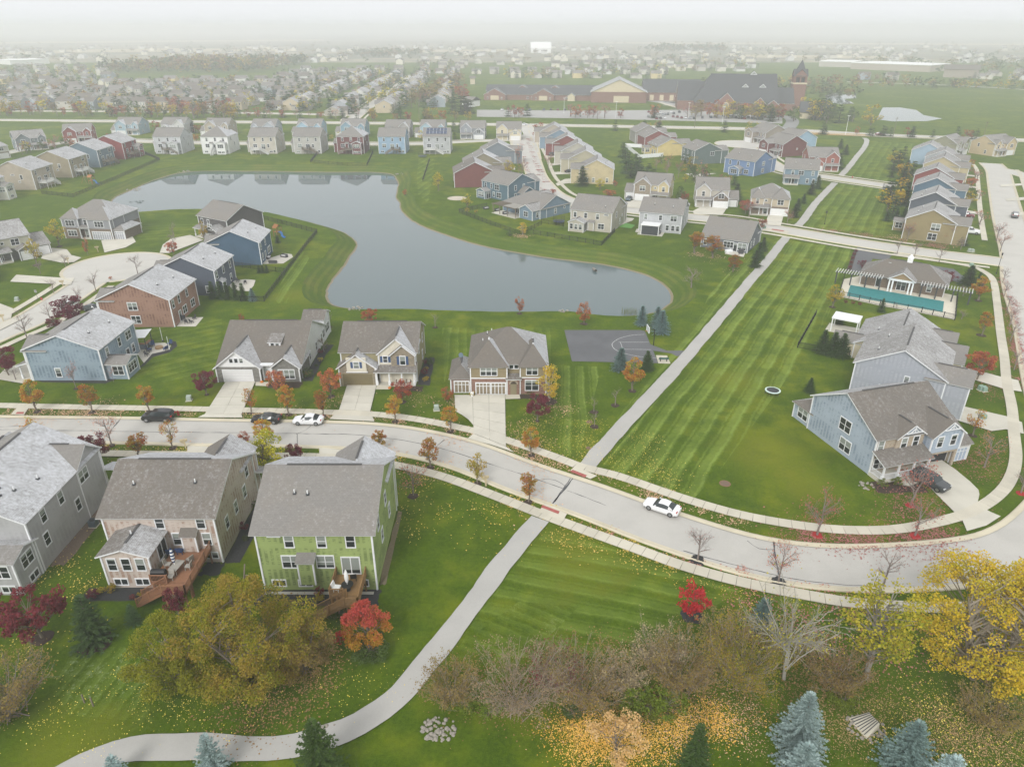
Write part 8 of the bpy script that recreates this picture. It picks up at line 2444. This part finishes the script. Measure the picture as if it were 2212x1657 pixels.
# ---- play equipment
PLAYB, PLAYW = paint((0.03, 0.16, 0.42), .4), wood(lin(150, 100, 58))
def playset(loc, deg, label, swing=True):
 o = empty('playset', (*loc, .02), rad(deg)); tag(o, label, 'playset')
 for x in (-.8, .8):
  for y in (-.8, .8):
   b = MB(); b.box(x - .07, x + .07, y - .07, y + .07, 0, 2.7, PLAYW); b.build('post', o)
 b = MB(); b.box(-.85, .85, -.85, .85, 1.35, 1.45, PLAYW); b.build('platform', o)
 b = MB()
 for s in (-1, 1): b.face([(-1, s * 1.1, 2.6), (1, s * 1.1, 2.6), (1, 0, 3.5), (-1, 0, 3.5)][::-s], PLAYW)
 b.build('roof', o)
 b = MB()
 pts = [(.8 + .35 * i, .25 * math.sin(i * .9), 1.45 - .19 * i) for i in range(8)]
 for p, q in zip(pts, pts[1:]):
  b.beam(p, q, .55, .06, PLAYB)
  for s in (-1, 1): b.beam((p[0], p[1] + s * .28, p[2] + .12), (q[0], q[1] + s * .28, q[2] + .12), .06, .22, PLAYB)
 b.build('slide', o)
 if swing:
  b = MB(); b.beam((-.8, 0, 2.4), (-4, 0, 2.4), .12, .12, PLAYW); b.beam((-4, 0, 2.4), (-4.3, 1.1, 0), .1, .1, PLAYW); b.beam((-4, 0, 2.4), (-4.3, -1.1, 0), .1, .1, PLAYW); b.build('swing_frame', o)
  b = MB(); b.box(-2.7, -2.2, -.12, .12, .5, .56, RUB); b.beam((-2.65, 0, .55), (-2.65, 0, 2.4), .02, .02, RUB); b.beam((-2.25, 0, .55), (-2.25, 0, 2.4), .02, .02, RUB); b.build('swing', o)
playset(G(601, 511), -40, 'timber playset with blue slide on the peninsula', False)
playset(G(200, 398), -20, 'timber playset with blue slide in the left column gardens')
playset(G(1395, 312), 30, 'dark timber swing set left of the red and yellow houses')
# ---- patios
PATIO = concrete((0.52, 0.49, 0.43), .25)
for px in ([(381.6, 706), (423, 706), (439.5, 686), (398, 686)], [(492, 609), (530, 604), (552, 606), (548, 618), (538, 630), (501, 627)], [(567, 571), (612, 570), (633, 556), (630, 550), (615, 548), (590, 556), (572, 561)], [(311, 785), (329, 765), (365, 757), (369, 747), (356, 741), (291, 744), (300, 770)], [(1466, 497), (1440, 500), (1400, 508), (1372, 502), (1375, 495), (1440, 492)], [(1565, 549), (1606, 556), (1611, 545), (1575, 540)], [(1480, 376), (1502, 384), (1548, 375)], [(1828, 722), (1850, 728), (1835, 708)]):
 sheet('patio', Gs(px), .06, PATIO)
sheet('planting_bed', Gs([(60, 815), (90, 826), (228, 829), (262, 815), (312, 790), (330, 772), (366, 762), (383, 748), (380, 738), (366, 736), (372, 748), (364, 757), (328, 765), (305, 790), (250, 812), (228, 823), (90, 821)]), .035, BLKMULCH)
sheet('putting_green', Gs([(1337, 491), (1364, 494), (1372, 487), (1350, 482)]), .05, paint(C8(96, 150, 70), .9, .05))
sheet('fire_pit_circle', disc_pts(G(987, 429), 3.4, 24), .05, concrete((0.50, 0.44, 0.36)))
def chair(loc, deg, m_, label, group=None, sz=1.0, z=.08):
 return simple('patio_chair', label, 'chair', (*loc, z), [('seat', lambda b: b.box(-.3 * sz, .3 * sz, -.3 * sz, .3 * sz, .36, .46, m_)), ('backrest', lambda b: b.hexa([(-.3 * sz, .24 * sz, .46), (.3 * sz, .24 * sz, .46), (.3 * sz, .32 * sz, .46), (-.3 * sz, .32 * sz, .46)], [(-.3 * sz, .34 * sz, 1.0), (.3 * sz, .34 * sz, 1.0), (.3 * sz, .42 * sz, 1.0), (-.3 * sz, .42 * sz, 1.0)], m_)), ('leg', lambda b: b.box(-.3, -.24, -.28, -.22, 0, .36, m_)), ('leg', lambda b: b.box(.24, .3, -.28, -.22, 0, .36, m_)), ('leg', lambda b: b.box(-.3, -.24, .22, .28, 0, .36, m_)), ('leg', lambda b: b.box(.24, .3, .22, .28, 0, .36, m_))], deg, group)
NAVY, CHARC = paint((0.02, 0.045, 0.13), .8), paint((0.05, 0.05, 0.055), .7)
X, Y = G(344, 753)
for i, (dx, dy, a) in enumerate([(-1.6, 1.0, 30), (1.4, 1.4, -30), (-1.2, -1.4, 150), (1.7, -1.0, -120)]):
 chair((X + dx, Y + dy), a, NAVY, ['back left', 'back right', 'front left', 'front right'][i] + ' navy chair around the stone fire pit', sz=1.25)
simple('fire_pit', 'round tan stone fire pit between the navy chairs', 'fire pit', (X, Y, .07), [('ring', lambda b: b.tube([(0, 0, 0), (0, 0, .35), (0, 0, .36), (0, 0, .1)], [.7, .7, .48, .46], paint(C8(150, 124, 92), .9), 14, False)), ('ash', lambda b: b.disc((0, 0, .12), .46, RUB, 14))])
X, Y = G(305, 752)
def bar_canopy():
 o = empty('bar_canopy', (X, Y, .06), rad(0)); tag(o, 'outdoor bar with white sloped canopy behind the light blue house', 'canopy')
 for x in (-1.7, 1.7):
  for y, z in ((-1.2, 2.4), (1.2, 2.9)):
   b = MB(); b.box(x - .06, x + .06, y - .06, y + .06, 0, z, DARKG); b.build('post', o)
 b = MB(); b.hexa([(-2, -1.5, 2.35), (2, -1.5, 2.65), (2, 1.5, 3.15), (-2, 1.5, 2.85)], [(-2, -1.5, 2.43), (2, -1.5, 2.73), (2, 1.5, 3.23), (-2, 1.5, 2.93)], WHITE); b.build('canopy_roof', o)
 b = MB(); b.box(-1.7, 1.6, -.8, -.2, 1.0, 1.08, CEDAR); b.box(1.0, 1.6, -.2, 1.4, 1.0, 1.08, CEDAR); b.build('counter', o)
 b = MB(); b.box(-1.6, 1.5, -.7, -.3, 0, 1.0, paint(C8(120, 130, 136))); b.box(1.1, 1.5, -.3, 1.3, 0, 1.0, paint(C8(120, 130, 136))); b.build('cabinet', o)
bar_canopy()
for i, (x, y) in enumerate([(322, 762), (326, 752), (318, 770)]): chair(G(x, y), 90, CHARC, ['middle', 'upper', 'lower'][i] + ' black bar stool beside the outdoor bar', sz=.9)
for i, (x, y) in enumerate([(352, 738), (367, 758)]): simple('light_post', ['rear', 'front'][i] + ' white string-light post by the fire pit', 'post', G(x, y), [('post', lambda b: b.tube([(0, 0, 0), (0, 0, 2.9)], [.05, .04], WHITE, 6)), ('foot', lambda b: b.tube([(0, 0, 0), (0, 0, .25)], [.2, .2], DARKG, 8))])
for i, (x, y) in enumerate([(403, 700), (414, 699), (398, 693), (420, 691)]): chair(G(x, y), [200, 150, 20, 320][i], CHARC, ['front left', 'front right', 'back left', 'back right'][i] + ' black chair on the brown house patio')
for i, (x, y) in enumerate([(500, 612), (515, 610), (508, 622), (530, 614)]): chair(G(x, y), 70 * i, CHARC, ['left', 'middle', 'front', 'right'][i] + ' dark chair on the slate house patio')
def sofa(loc, deg, label, m_=CHARC, cm=paint((0.5, 0.5, 0.48))):
 simple('patio_sofa', label, 'sofa', (*loc, .07), [('base', lambda b: b.box(-1, 1, -.4, .4, 0, .32, m_)), ('cushion', lambda b: b.box(-.85, .85, -.38, .3, .32, .46, cm)), ('backrest', lambda b: b.box(-1, 1, .28, .42, .32, .78, m_)), ('arm', lambda b: b.box(-1, -.85, -.4, .3, .32, .6, m_)), ('arm', lambda b: b.box(.85, 1, -.4, .3, .32, .6, m_))], deg)
sofa(G(590, 569), 180, 'grey wicker sofa on the navy house patio'); sofa(G(580, 559), 90, 'white cushioned loveseat on the navy house patio', cm=PALE); sofa(G(614, 556), -30, 'dark lounger pair on the navy house patio')
for i, (x, y) in enumerate([(1440, 502), (1452, 503), (1420, 505)]): sofa(G(x, y), -20, ['grey covered', 'dark', 'left dark'][i] + ' patio seat behind the pale grey house')
for i, (x, y) in enumerate([(1050, 452), (1075, 456), (1092, 463)]): sofa(G(x, y), 40, ['left', 'middle', 'right'][i] + ' dark garden seat under the ranch pergola')
simple('grill', 'black covered grill on the slate bungalow patio', 'grill', G(1600, 549), [('body', lambda b: b.box(-.6, .6, -.3, .3, 0, 1.1, CHARC)), ('hood', lambda b: b.tube([(-.6, 0, 1.1), (.6, 0, 1.1)], [.3, .3], CHARC, 10))])
sofa(G(1574, 546), 20, 'white metal garden set on the slate bungalow patio', WHITE, WHITE)
# ---- deck furniture of the two nearest houses
DZ = 2.02
simple('grill', 'black covered grill on the cedar deck', 'grill', (-37.1, 57.75, DZ), [('body', lambda b: b.box(-.75, .75, -.3, .3, 0, .95, BLACKM)), ('hood', lambda b: b.tube([(-.72, 0, .95), (.72, 0, .95)], [.32, .32], BLACKM, 10))])
TGR = paint(C8(150, 146, 138), .6)
simple('patio_table', 'grey patio table on the cedar deck', 'table', (-35.8, 59.0, DZ), [('tabletop', lambda b: b.box(-.5, .5, -.85, .85, .7, .76, TGR)), ('leg', lambda b: b.box(-.42, -.34, -.75, -.67, 0, .7, TGR)), ('leg', lambda b: b.box(.34, .42, -.75, -.67, 0, .7, TGR)), ('leg', lambda b: b.box(-.42, -.34, .67, .75, 0, .7, TGR)), ('leg', lambda b: b.box(.34, .42, .67, .75, 0, .7, TGR))], -10)
def umbrella(loc, cols, label, h=2.4, top=.75):
 o = empty('umbrella', loc); tag(o, label, 'umbrella')
 b = MB(); b.tube([(0, 0, 0), (0, 0, h)], [.03, .03], WHITE, 6); b.build('pole', o)
 n = 9
 for k in range(n):
  z0, z1 = top + (h - top) * k / n, top + (h - top) * (k + 1) / n
  f = lambda z: .05 + .17 * math.sin(math.pi * min(1, max(0, (h - z) / (h - top))) * .85)
  b = MB(); b.tube([(0, 0, z0), (0, 0, z1)], [f(z0), f(z1)], cols[k % len(cols)], 10, k in (0, n - 1)); b.build('canopy', o)
umbrella((-36.0, 59.1, DZ + .76), [NAVY, WHITE], 'closed blue and white striped umbrella on the cedar deck', 2.2, .35)
for i, (x, y, a) in enumerate([(-37.0, 59.6, 90), (-34.7, 59.3, -90), (-35.9, 57.7, 0), (-35.0, 60.4, -120)]): chair((x, y), a, TGR, ['left', 'right', 'near', 'far'][i] + ' grey chair at the cedar deck table', z=DZ)
for i, (x, y) in enumerate([(-37.6, 61.6), (-36.6, 61.8)]): chair((x, y), 180, NAVY, ['left', 'right'][i] + ' navy lounge chair against the beige house wall', z=DZ, sz=1.1)
DC = 2.22
simple('patio_table', 'round black mesh table on the green house deck', 'table', (-16.9, 55.9, DC), [('tabletop', lambda b: b.tube([(0, 0, .7), (0, 0, .74)], [.62, .62], BLACKM, 18)), ('base', lambda b: b.tube([(0, 0, 0), (0, 0, .05), (0, 0, .06), (0, 0, .7)], [.3, .3, .04, .04], BLACKM, 10))])
umbrella((-16.9, 55.9, DC + .74), [PALE], 'closed white umbrella in the green house deck table', 1.9, .3)
chair((-18.0, 55.8), 80, PALE, 'pale cushioned chair on the green house deck', z=DC, sz=1.2)
chair((-16.6, 57.4), 190, BLACKM, 'black mesh chair behind the green house deck table', z=DC)
simple('air_conditioner', 'grey-blue air conditioner beside the grey house side wall', 'air conditioner', (-50.6, 69.2, .02), [('casing', lambda b: b.box(-.42, .42, -.42, .42, .08, .9, paint(C8(84, 96, 104), .5))), ('grille', lambda b: b.tube([(0, 0, .9), (0, 0, .93)], [.36, .36], CHARC, 14)), ('pad', lambda b: b.box(-.5, .5, -.5, .5, 0, .08, WALK))])
simple('satellite_dish', 'small blue-grey satellite dish on the low brick garage roof', 'satellite dish', (-8.6, 108.0, 4.6), [('mast', lambda b: b.tube([(0, 0, -.6), (0, 0, .5)], [.04, .04], DARKG, 6)), ('dish', lambda b: b.tube([(0, 0, .5), (.1, -.2, .62)], [.1, .42], paint(C8(96, 112, 124), .5), 14))])
PUMP = paint((0.55, 0.16, 0.02), .6)
for (x, y), l in [((566, 827), 'orange pumpkin on the ranch house entry walk'), ((842, 840), 'orange pumpkin at the blue-shuttered house steps')]:
 b = MB(); b.tube([(0, 0, 0), (0, 0, .08), (0, 0, .25), (0, 0, .36)], [.16, .28, .27, .1], PUMP, 12); b.tube([(0, 0, .34), (.03, 0, .46)], [.03, .02], GRN, 5); tag(b.build('pumpkin', None, (*G(x, y), .03)), l, 'pumpkin')
b = MB(); b.tube([(0, 0, 0), (0, 0, .7)], [.2, .3], PALE, 12); tag(b.build('planter', None, (*G(1020, 858), .16)), 'white planter under the yellow mums', 'planter')
# ---- paths to the doors, beds along the walls
for px in ([(552, 826), (583, 826), (578, 835), (552, 834)], [(1091, 854), (1122, 852), (1124, 862), (1092, 863)], [(815, 828), (846, 828), (842, 842), (812, 842)], [(1940, 1046), (1962, 1052), (1985, 1043), (1970, 1035)]):
 sheet('front_walk', Gs(px), .075, WALK)
def bed(x0, x1, y0, y1, mat=None, z=.04):
 r = np.random.RandomState(int(abs(x0 * 7 + y0 * 3)))
 pts = []
 for (a, c) in (((x0, y0), (x1, y0)), ((x1, y0), (x1, y1)), ((x1, y1), (x0, y1)), ((x0, y1), (x0, y0))):
  for t in np.linspace(0, 1, 8)[:-1]:
   pts.append((a[0] + (c[0] - a[0]) * t + r.normal(0, .12), a[1] + (c[1] - a[1]) * t + r.normal(0, .12)))
 sheet('planting_bed', pts, z, mat or BLKMULCH)
bed(-32.5, -30.6, 62.5, 76); bed(-27.0, -14.0, 55.9, 58.2); bed(-14.4, -13.7, 59, 72, mulch((0.16, 0.13, 0.08))); bed(-45.6, -38, 56.6, 58.6); bed(-34.5, -32.4, 60.5, 62.6)
bed(-35.8, -34.2, 108.5, 124); bed(-41.0, -35.5, 106.0, 108.2, MULCH); bed(-50.9, -49.6, 108, 112); bed(-15.9, -14.0, 107, 118); bed(-19.5, -15.0, 104.6, 106.5, MULCH); bed(1.0, 6.0, 102.0, 103.6, MULCH); bed(-51.9, -50.3, 62, 76, mulch((0.15, 0.11, 0.08)))
bed(47.5, 54.0, 76.0, 78.6, MULCH)
gb = random.Random(3)
for i in range(26):
 x, y, l = gb.choice([(gb.uniform(-32.3, -30.9), gb.uniform(64, 75), 'between the beige and green houses'), (gb.uniform(-26.5, -19.5), gb.uniform(56.3, 57.8), 'below the green house back wall'), (gb.uniform(-35.5, -34.5), gb.uniform(110, 123), 'along the ranch house side wall'), (gb.uniform(-15.6, -14.4), gb.uniform(108, 117), 'along the tan stone house side wall'), (gb.uniform(-45, -39), gb.uniform(56.9, 58.1), 'in the bed under the sunroom')])
 k = gb.choice(('bush', 'bush', 'goldbush', 'winebush'))
 plant(k, (x, y), gb.uniform(.5, 1.15), {'bush': 'small green shrub ', 'goldbush': 'small yellow shrub ', 'winebush': 'small dark red shrub '}[k] + l, group='foundation shrubs ' + l, var=gb.randrange(2))
# ---- tar seams in the road
TAR = paint((0.075, 0.075, 0.078), .6)
def seam(px, w=.07, jit=.08, seed=1):
 r = np.random.RandomState(seed)
 c = catmull(Gs(px), .8)
 n = normals2(c)
 c = c + n * np.convolve(r.normal(0, jit, len(c)), np.ones(3) / 3, 'same')[:, None]
 ww = np.clip(w * (1 + r.normal(0, .35, len(c))), .03, .4)[:, None]
 structure('tar_seam', strip_mesh('tar_seam', c + n * ww / 2, c - n * ww / 2, .026, TAR))
seam([(-40, 927), (0, 928), (333, 933), (737, 938.8), (837, 946.5), (944, 966.5), (1024, 991.5), (1137, 1028), (1220, 1056.5)], .1)
seam([(1239, 1032), (1222, 1054), (1194, 1088)], .2, .05, 2); seam([(1231, 1033), (1216, 1058), (1198, 1084)], .12, .1, 3)
seam([(960, 950), (941, 966)], .13, .05, 4); seam([(905, 988), (920, 976)], .1, .05, 5); seam([(260, 906), (250, 918), (243, 926)], .15, .08, 6); seam([(0, 923), (50, 920), (62, 921)], .1, .1, 7)
seam([(1671, 1164), (1675, 1200), (1680, 1241)], .2, .05, 8); seam([(1614, 1168), (1640, 1185), (1672, 1187)], .1, .06, 9)
seam([(1476, 1190), (1540, 1208), (1610, 1226), (1700, 1248), (1780, 1259), (1880, 1266)], .09, .06, 10); seam([(1170, 1035), (1200, 1037), (1222, 1050)], .08, .05, 11); seam([(1225, 1060), (1255, 1070), (1310, 1092)], .07, .1, 12); seam([(642, 936), (642, 962)], .07, .02, 13); seam([(640, 938), (660, 930), (672, 920)], .1, .05, 14)
# ---- drains, rocks
ROCK = paint(C8(152, 146, 136), .9, .4)
rk = np.random.RandomState(8)
def rock_me():
 b = MB()
 n = 7
 rings = []
 for z, s in ((-.1, .8), (.25, 1.0), (.6, .55)):
  rings.append([(s * (.5 + rk.uniform(-.12, .12)) * math.cos(6.2832 * k / n), s * (.5 + rk.uniform(-.12, .12)) * math.sin(6.2832 * k / n), z * .7) for k in range(n)])
 for a, c in zip(rings, rings[1:]):
  for k in range(n): b.face([a[k], a[(k + 1) % n], c[(k + 1) % n], c[k]], ROCK)
 b.face(rings[-1], ROCK)
 return b.mesh('rock')
rocks = [rock_me() for _ in range(4)]
def rock_pile(loc, n, spread_, label, s0=.45):
 o = empty('rock_pile', (*loc[:2], ground_z(*loc[:2]))); tag(o, label, 'rocks')
 for i in range(n):
  a, d = rk.uniform(0, 6.28), spread_ * math.sqrt(rk.rand())
  put('rock', rocks[i % 4], o, (d * math.cos(a) * 1.3, d * math.sin(a), 0), rk.uniform(0, 6), s0 * rk.uniform(.5, 1.3))
rock_pile(G(948, 1575), 80, 1.2, 'pile of pale rocks beside the trail thicket', .36); rock_pile(G(1868, 1572), 60, 1.4, 'pale rocks around the culvert mouth', .3); rock_pile(GG(770, 668), 14, 1.5, 'pale rocks on the near pond shore', .5); rock_pile(GG(868, 376), 16, 2.5, 'pale rocks at the far corner of the pond', .6); rock_pile(GG(288, 411), 16, 2.5, 'pale rocks on the left pond shore', .6); rock_pile(GG(397, 371), 14, 2.0, 'pale rocks by the far drain outlet', .6); rock_pile(GG(1216, 673), 5, .8, 'few stones on the near bank', .5); rock_pile(G(1872, 1050), 16, .9, 'pale gravel patch at the corner house porch', .4); rock_pile(G(700, 1571), 10, .7, 'grey rocks at the trail bend', .5)
def culvert():
 o = empty('culvert', (*G(1868, 1566), 0), rad(200)); tag(o, 'concrete culvert mouth with metal grate in the lower right', 'culvert')
 b = MB(); b.hexa([(-.9, -.7, 0), (.9, -1.1, 0), (.9, 1.1, 0), (-.9, .7, 0)], [(-.9, -.6, .55), (.9, -1.0, .1), (.9, 1.0, .1), (-.9, .6, .55)], WALK); b.build('apron', o)
 for k in range(7):
  y = -.6 + k * .2
  b = MB(); b.beam((-.85, y * .8, .62), (.85, y * 1.3, .16), .05, .05, DARKG); b.build('bar', o)
culvert()
simple('drain_pipe', 'concrete inlet pipe on the pond bank below the pale grey house', 'pipe', (*GG(1285, 568)[:2], -1.9), [('pipe', lambda b: b.tube([(0, .8, .1), (0, -.9, 0)], [.4, .4], paint(C8(120, 116, 108), .9), 14, False)), ('mouth', lambda b: b.disc((0, 0, .02), .5, RUB, 12))], 15)
for (x, y), l in [((436, 1529), 'weathered wooden stake in the frosted hollow'), ((183, 1518), 'second weathered stake left of the frosted hollow')]:
 b = MB(); b.box(-.05, .05, -.05, .05, 0, 1.1, GREYWOOD); tag(b.build('stake', None, (*G(x if x != 436 else 202, y if x != 436 else 1525), 0)), l, 'stake')
def reeds():
 r = np.random.RandomState(2)
 b = MB()
 for i in range(70):
  x, y = G(r.uniform(1343, 1376), r.uniform(676, 683), WATER_Z)
  h_ = r.uniform(.7, 1.6)
  b.beam((x, y, WATER_Z - .1), (x + r.normal(0, .15), y + r.normal(0, .15), WATER_Z + h_), .022, .022, L_CEDAR)
 tag(b.build('reeds'), 'tuft of green reeds at the pond edge', 'reeds', kind='stuff')
reeds()
# street island
sheet('street_island', Gs([(1118, 277), (1124, 277), (1131, 292), (1122, 293)]), .2, grass())
# ---- fallen leaves
def litter(n, pts_fn, size, mat, label, z=.09, soft=1.2):
 r = np.random.RandomState(n)
 c = np.array([pts_fn(r) for _ in range(n)]) + r.normal(0, soft, (n, 2))
 k = max(5, n // 70)
 cc = c[r.choice(n, k)]                            # leaves gather in drifts
 m = r.rand(n) < .72
 c[m] = cc[r.randint(0, k, m.sum())] + r.normal(0, min(1.1, soft * .7 + .42), (m.sum(), 2))
 P = np.column_stack([c, np.full(n, z) + r.uniform(0, .05, n)])
 v, q = leaf_cloud(r, P, size * r.uniform(.55, 1.5, (n, 1)), 2.5)
 tag(put('fallen_leaves', np_mesh('fallen_leaves', v, q, [mat])), label, 'leaves', kind='stuff')
LF_Y = leaf((0.45, 0.33, 0.05), (0.60, 0.47, 0.14), None, .1); LF_P = leaf((0.40, 0.24, 0.15), (0.55, 0.38, 0.24), None, .1); LF_R = leaf((0.24, 0.09, 0.08), (0.36, 0.17, 0.14), None, .1); LF_O = leaf((0.48, 0.24, 0.04), (0.60, 0.36, 0.10), None, .1); LF_T = leaf((0.24, 0.17, 0.08), (0.40, 0.28, 0.13), None, .1); LF_B = leaf((0.20, 0.13, 0.06), (0.30, 0.20, 0.08), None, .1)
def poly_fn(px):
 P = [np.array(p) for p in Gs(px)]
 tr = [(P[0], P[i], P[i + 1]) for i in range(1, len(P) - 1)]
 ar = np.array([abs((b[0] - a[0]) * (c[1] - a[1]) - (b[1] - a[1]) * (c[0] - a[0])) for a, b, c in tr]); ar /= ar.sum()
 def f(r):
  a, b, c = tr[r.choice(len(tr), p=ar)]
  u, v = r.rand(2)
  if u + v > 1: u, v = 1 - u, 1 - v
  return a + (b - a) * u + (c - a) * v
 return f
def line_fn(px, off0, off1):
 c = catmull(Gs(px), 1.0)
 n = normals2(c)
 def f(r):
  i = r.randint(len(c))
  return c[i] + n[i] * r.uniform(off0, off1) + r.normal(0, .2, 2)
 return f
def disc_fn(items):
 def f(r):
  x, y, s = items[r.randint(len(items))]
  p = np.array(G(x, y))
  return p + r.normal(0, s, 2)
 return f
VERGE_N = up_px[1:]
litter(5200, line_fn(up_px[1:13], .8, 3.0), .16, LF_P, 'pinkish fallen leaves along the north verge', soft=.15)
litter(2600, line_fn(lo_px[1:12], -3.2, -.6), .16, LF_Y, 'yellow fallen leaves along the south verge', soft=.15)
litter(2600, disc_fn([(x, y + 2, 1.3) for x, y in ((85, 888), (205, 892), (624, 897), (700, 899), (245, 963), (378, 967), (970, 938), (1150, 985), (1180, 995), (825, 974), (930, 1010), (1141, 1085))]), .17, LF_P, 'leaf litter around the street trees')
litter(4600, disc_fn([(1764, 1158, 2.6), (1800, 1160, 2.4), (1976, 1160, 2.8), (1940, 1150, 2.4), (2010, 1155, 2.2), (1990, 1095, 2.6), (1955, 1075, 2.4), (2120, 1010, 2.6), (2105, 985, 2.0), (2130, 840, 3.0), (2100, 812, 3.0)]), .17, LF_R, 'red fallen leaves under the maples on the right')
litter(2600, line_fn([(1740, 1163), (1850, 1169), (1960, 1166), (2040, 1155)], -1.0, 1.4), .14, LF_R, 'red leaf drift in the gutter', soft=.15)
litter(1500, disc_fn([(735, 860, 1.6), (880, 865, 2.0), (1010, 870, .8), (1195, 875, 2.2), (1130, 925, 2.6)]), .17, LF_P, 'fallen leaves on the front lawns')
litter(1300, poly_fn([(1100, 960), (1250, 1005), (1300, 930), (1200, 890), (1110, 900)]), .11, LF_Y, 'scattered yellow leaves left of the trail')
litter(1000, poly_fn([(1300, 1000), (1480, 1075), (1500, 1020), (1400, 940), (1340, 940)]), .11, LF_Y, 'scattered yellow leaves on the mown park lawn')
litter(500, poly_fn([(850, 1010), (1160, 1110), (1080, 1240), (980, 1180), (860, 1100)]), .15, LF_Y, 'scattered leaves right of the green house')
litter(700, poly_fn([(1190, 1130), (1600, 1270), (1640, 1310), (1400, 1240), (1220, 1180)]), .15, LF_Y, 'scattered leaves along the lower pavement')
litter(2600, poly_fn([(700, 1330), (860, 1420), (700, 1570), (420, 1600), (200, 1560), (100, 1600), (60, 1480), (320, 1520), (560, 1540)]), .09, LF_Y, 'yellow leaves under the huge olive tree', soft=2.0)
litter(3200, poly_fn([(600, 1340), (700, 1360), (720, 1480), (640, 1560), (480, 1580)]), .16, LF_B, 'brown leaves under the huge olive tree')
litter(500, poly_fn([(100, 1200), (210, 1080), (230, 1250), (160, 1420), (60, 1400)]), .14, LF_Y, 'scattered leaves behind the grey house')
litter(12000, disc_fn([(1330, 1610, 2.2), (1300, 1590, 1.6), (1400, 1585, 1.5), (1460, 1565, 1.2), (1540, 1560, 1.2), (1240, 1585, 1.1), (1330, 1600, 1.5)]), .1, LF_O, 'orange leaf carpet along the bottom edge', soft=.5)
litter(2600, disc_fn([(1330, 1610, 2.4), (1450, 1570, 2.0), (1600, 1550, 1.6)]), .1, LF_P, 'pinkish leaves mixed into the orange carpet', soft=.7)
litter(9000, disc_fn([(2130, 1600, 2.2), (2190, 1560, 2.0), (2080, 1570, 1.6), (1980, 1545, 1.4), (2180, 1640, 2.0), (1870, 1560, 1.2), (2060, 1640, 1.8), (1780, 1560, 1.2)]), .1, LF_T, 'pale leaf carpet in the lower right corner', soft=.8)
litter(1600, disc_fn([(2130, 1600, 2.6), (2000, 1560, 2.4), (2200, 1540, 2.0)]), .1, LF_Y, 'yellow leaves beneath the large maple', soft=.8)
litter(10000, poly_fn([(930, 1480), (1200, 1500), (1420, 1440), (1560, 1380), (1800, 1380), (1900, 1480), (1700, 1520), (1300, 1570), (960, 1540)]), .13, LF_B, 'brown leaf litter among the thickets')
litter(3000, poly_fn([(1560, 1290), (1900, 1320), (2100, 1320), (2200, 1420), (1900, 1440), (1600, 1400)]), .17, LF_R, 'rosy leaf litter below the lower pavement')
litter(1200, line_fn([(1250, 1135), (1474, 1212), (1741, 1278), (1900, 1290)], -1.0, 1.0), .16, LF_R, 'rosy leaves on the south verge', soft=.15)
litter(900, disc_fn([(1500, 550, 2.0), (1540, 560, 2.0), (1583, 585, 1.5), (1130, 510, 1.5), (2045, 525, 3), (1970, 520, 3)]), .25, LF_P, 'fallen leaves under the trees right of the pond')
litter(3500, line_fn([(2180, 830), (2168, 745), (2160, 690), (2150, 630), (2143, 600)], -3.2, -1.0), .2, LF_R, 'rosy leaves on the right-hand verge', soft=.15)
litter(1800, line_fn([(1760, 506), (1900, 528), (2030, 546)], 4.6, 9.5), .22, LF_R, 'rosy leaves before the olive corner house', soft=.4)
litter(1500, line_fn([(1118, 300), (1128, 345), (1150, 395)], 4.4, 6.4), .3, LF_R, 'rosy leaves beside the rising street', soft=.2)
litter(1500, line_fn([(1144, 300), (1158, 345), (1180, 390), (1240, 430)], -6.4, -4.4), .3, LF_R, 'rosy leaves right of the rising street', soft=.2)
# things that look alike are told apart by their order across the view
ORD = 'first second third fourth fifth sixth seventh eighth ninth tenth eleventh twelfth thirteenth fourteenth fifteenth sixteenth seventeenth eighteenth nineteenth twentieth'.split()
ORD += ['twenty-' + w for w in ORD[:9]] + ['thirtieth']
def number_lookalikes():
 by = {}
 for o in COL.objects:
  if o.parent is None and 'label' in o and o.get('kind') != 'stuff':
   by.setdefault(o['label'], []).append(o)
 for lab, L in by.items():
  if len(L) < 2 or len(L) > len(ORD): continue
  L.sort(key=lambda o: o.location.x / (o.location.y * _C + CAM_H * _S))
  for i, o in enumerate(L):
   o['label'] = lab + ', %s from left' % (ORD[i] if i < len(L) - 1 or len(L) < 4 else 'last')
number_lookalikes()
# ================================================================== haze
def haze_box():
 b = MB()
 m = bpy.data.materials.new('haze')
 m.use_nodes = True
 t = m.node_tree
 t.nodes.clear()
 out = t.nodes.new('ShaderNodeOutputMaterial')
 pv = t.nodes.new('ShaderNodeVolumePrincipled')
 pv.inputs['Color'].default_value = (0.965, 0.978, 0.99, 1)
 pv.inputs['Density'].default_value = HAZE
 pv.inputs['Anisotropy'].default_value = 0.2
 t.links.new(pv.outputs[0], out.inputs['Volume'])
 b.box(-4800, 4800, -250, 8500, -2.0, 66.0, m)
 o = b.build('haze')
 tag(o, 'pale grey mist hanging over the whole suburb', 'haze', kind='stuff')
HAZE = 0.00058
haze_box()
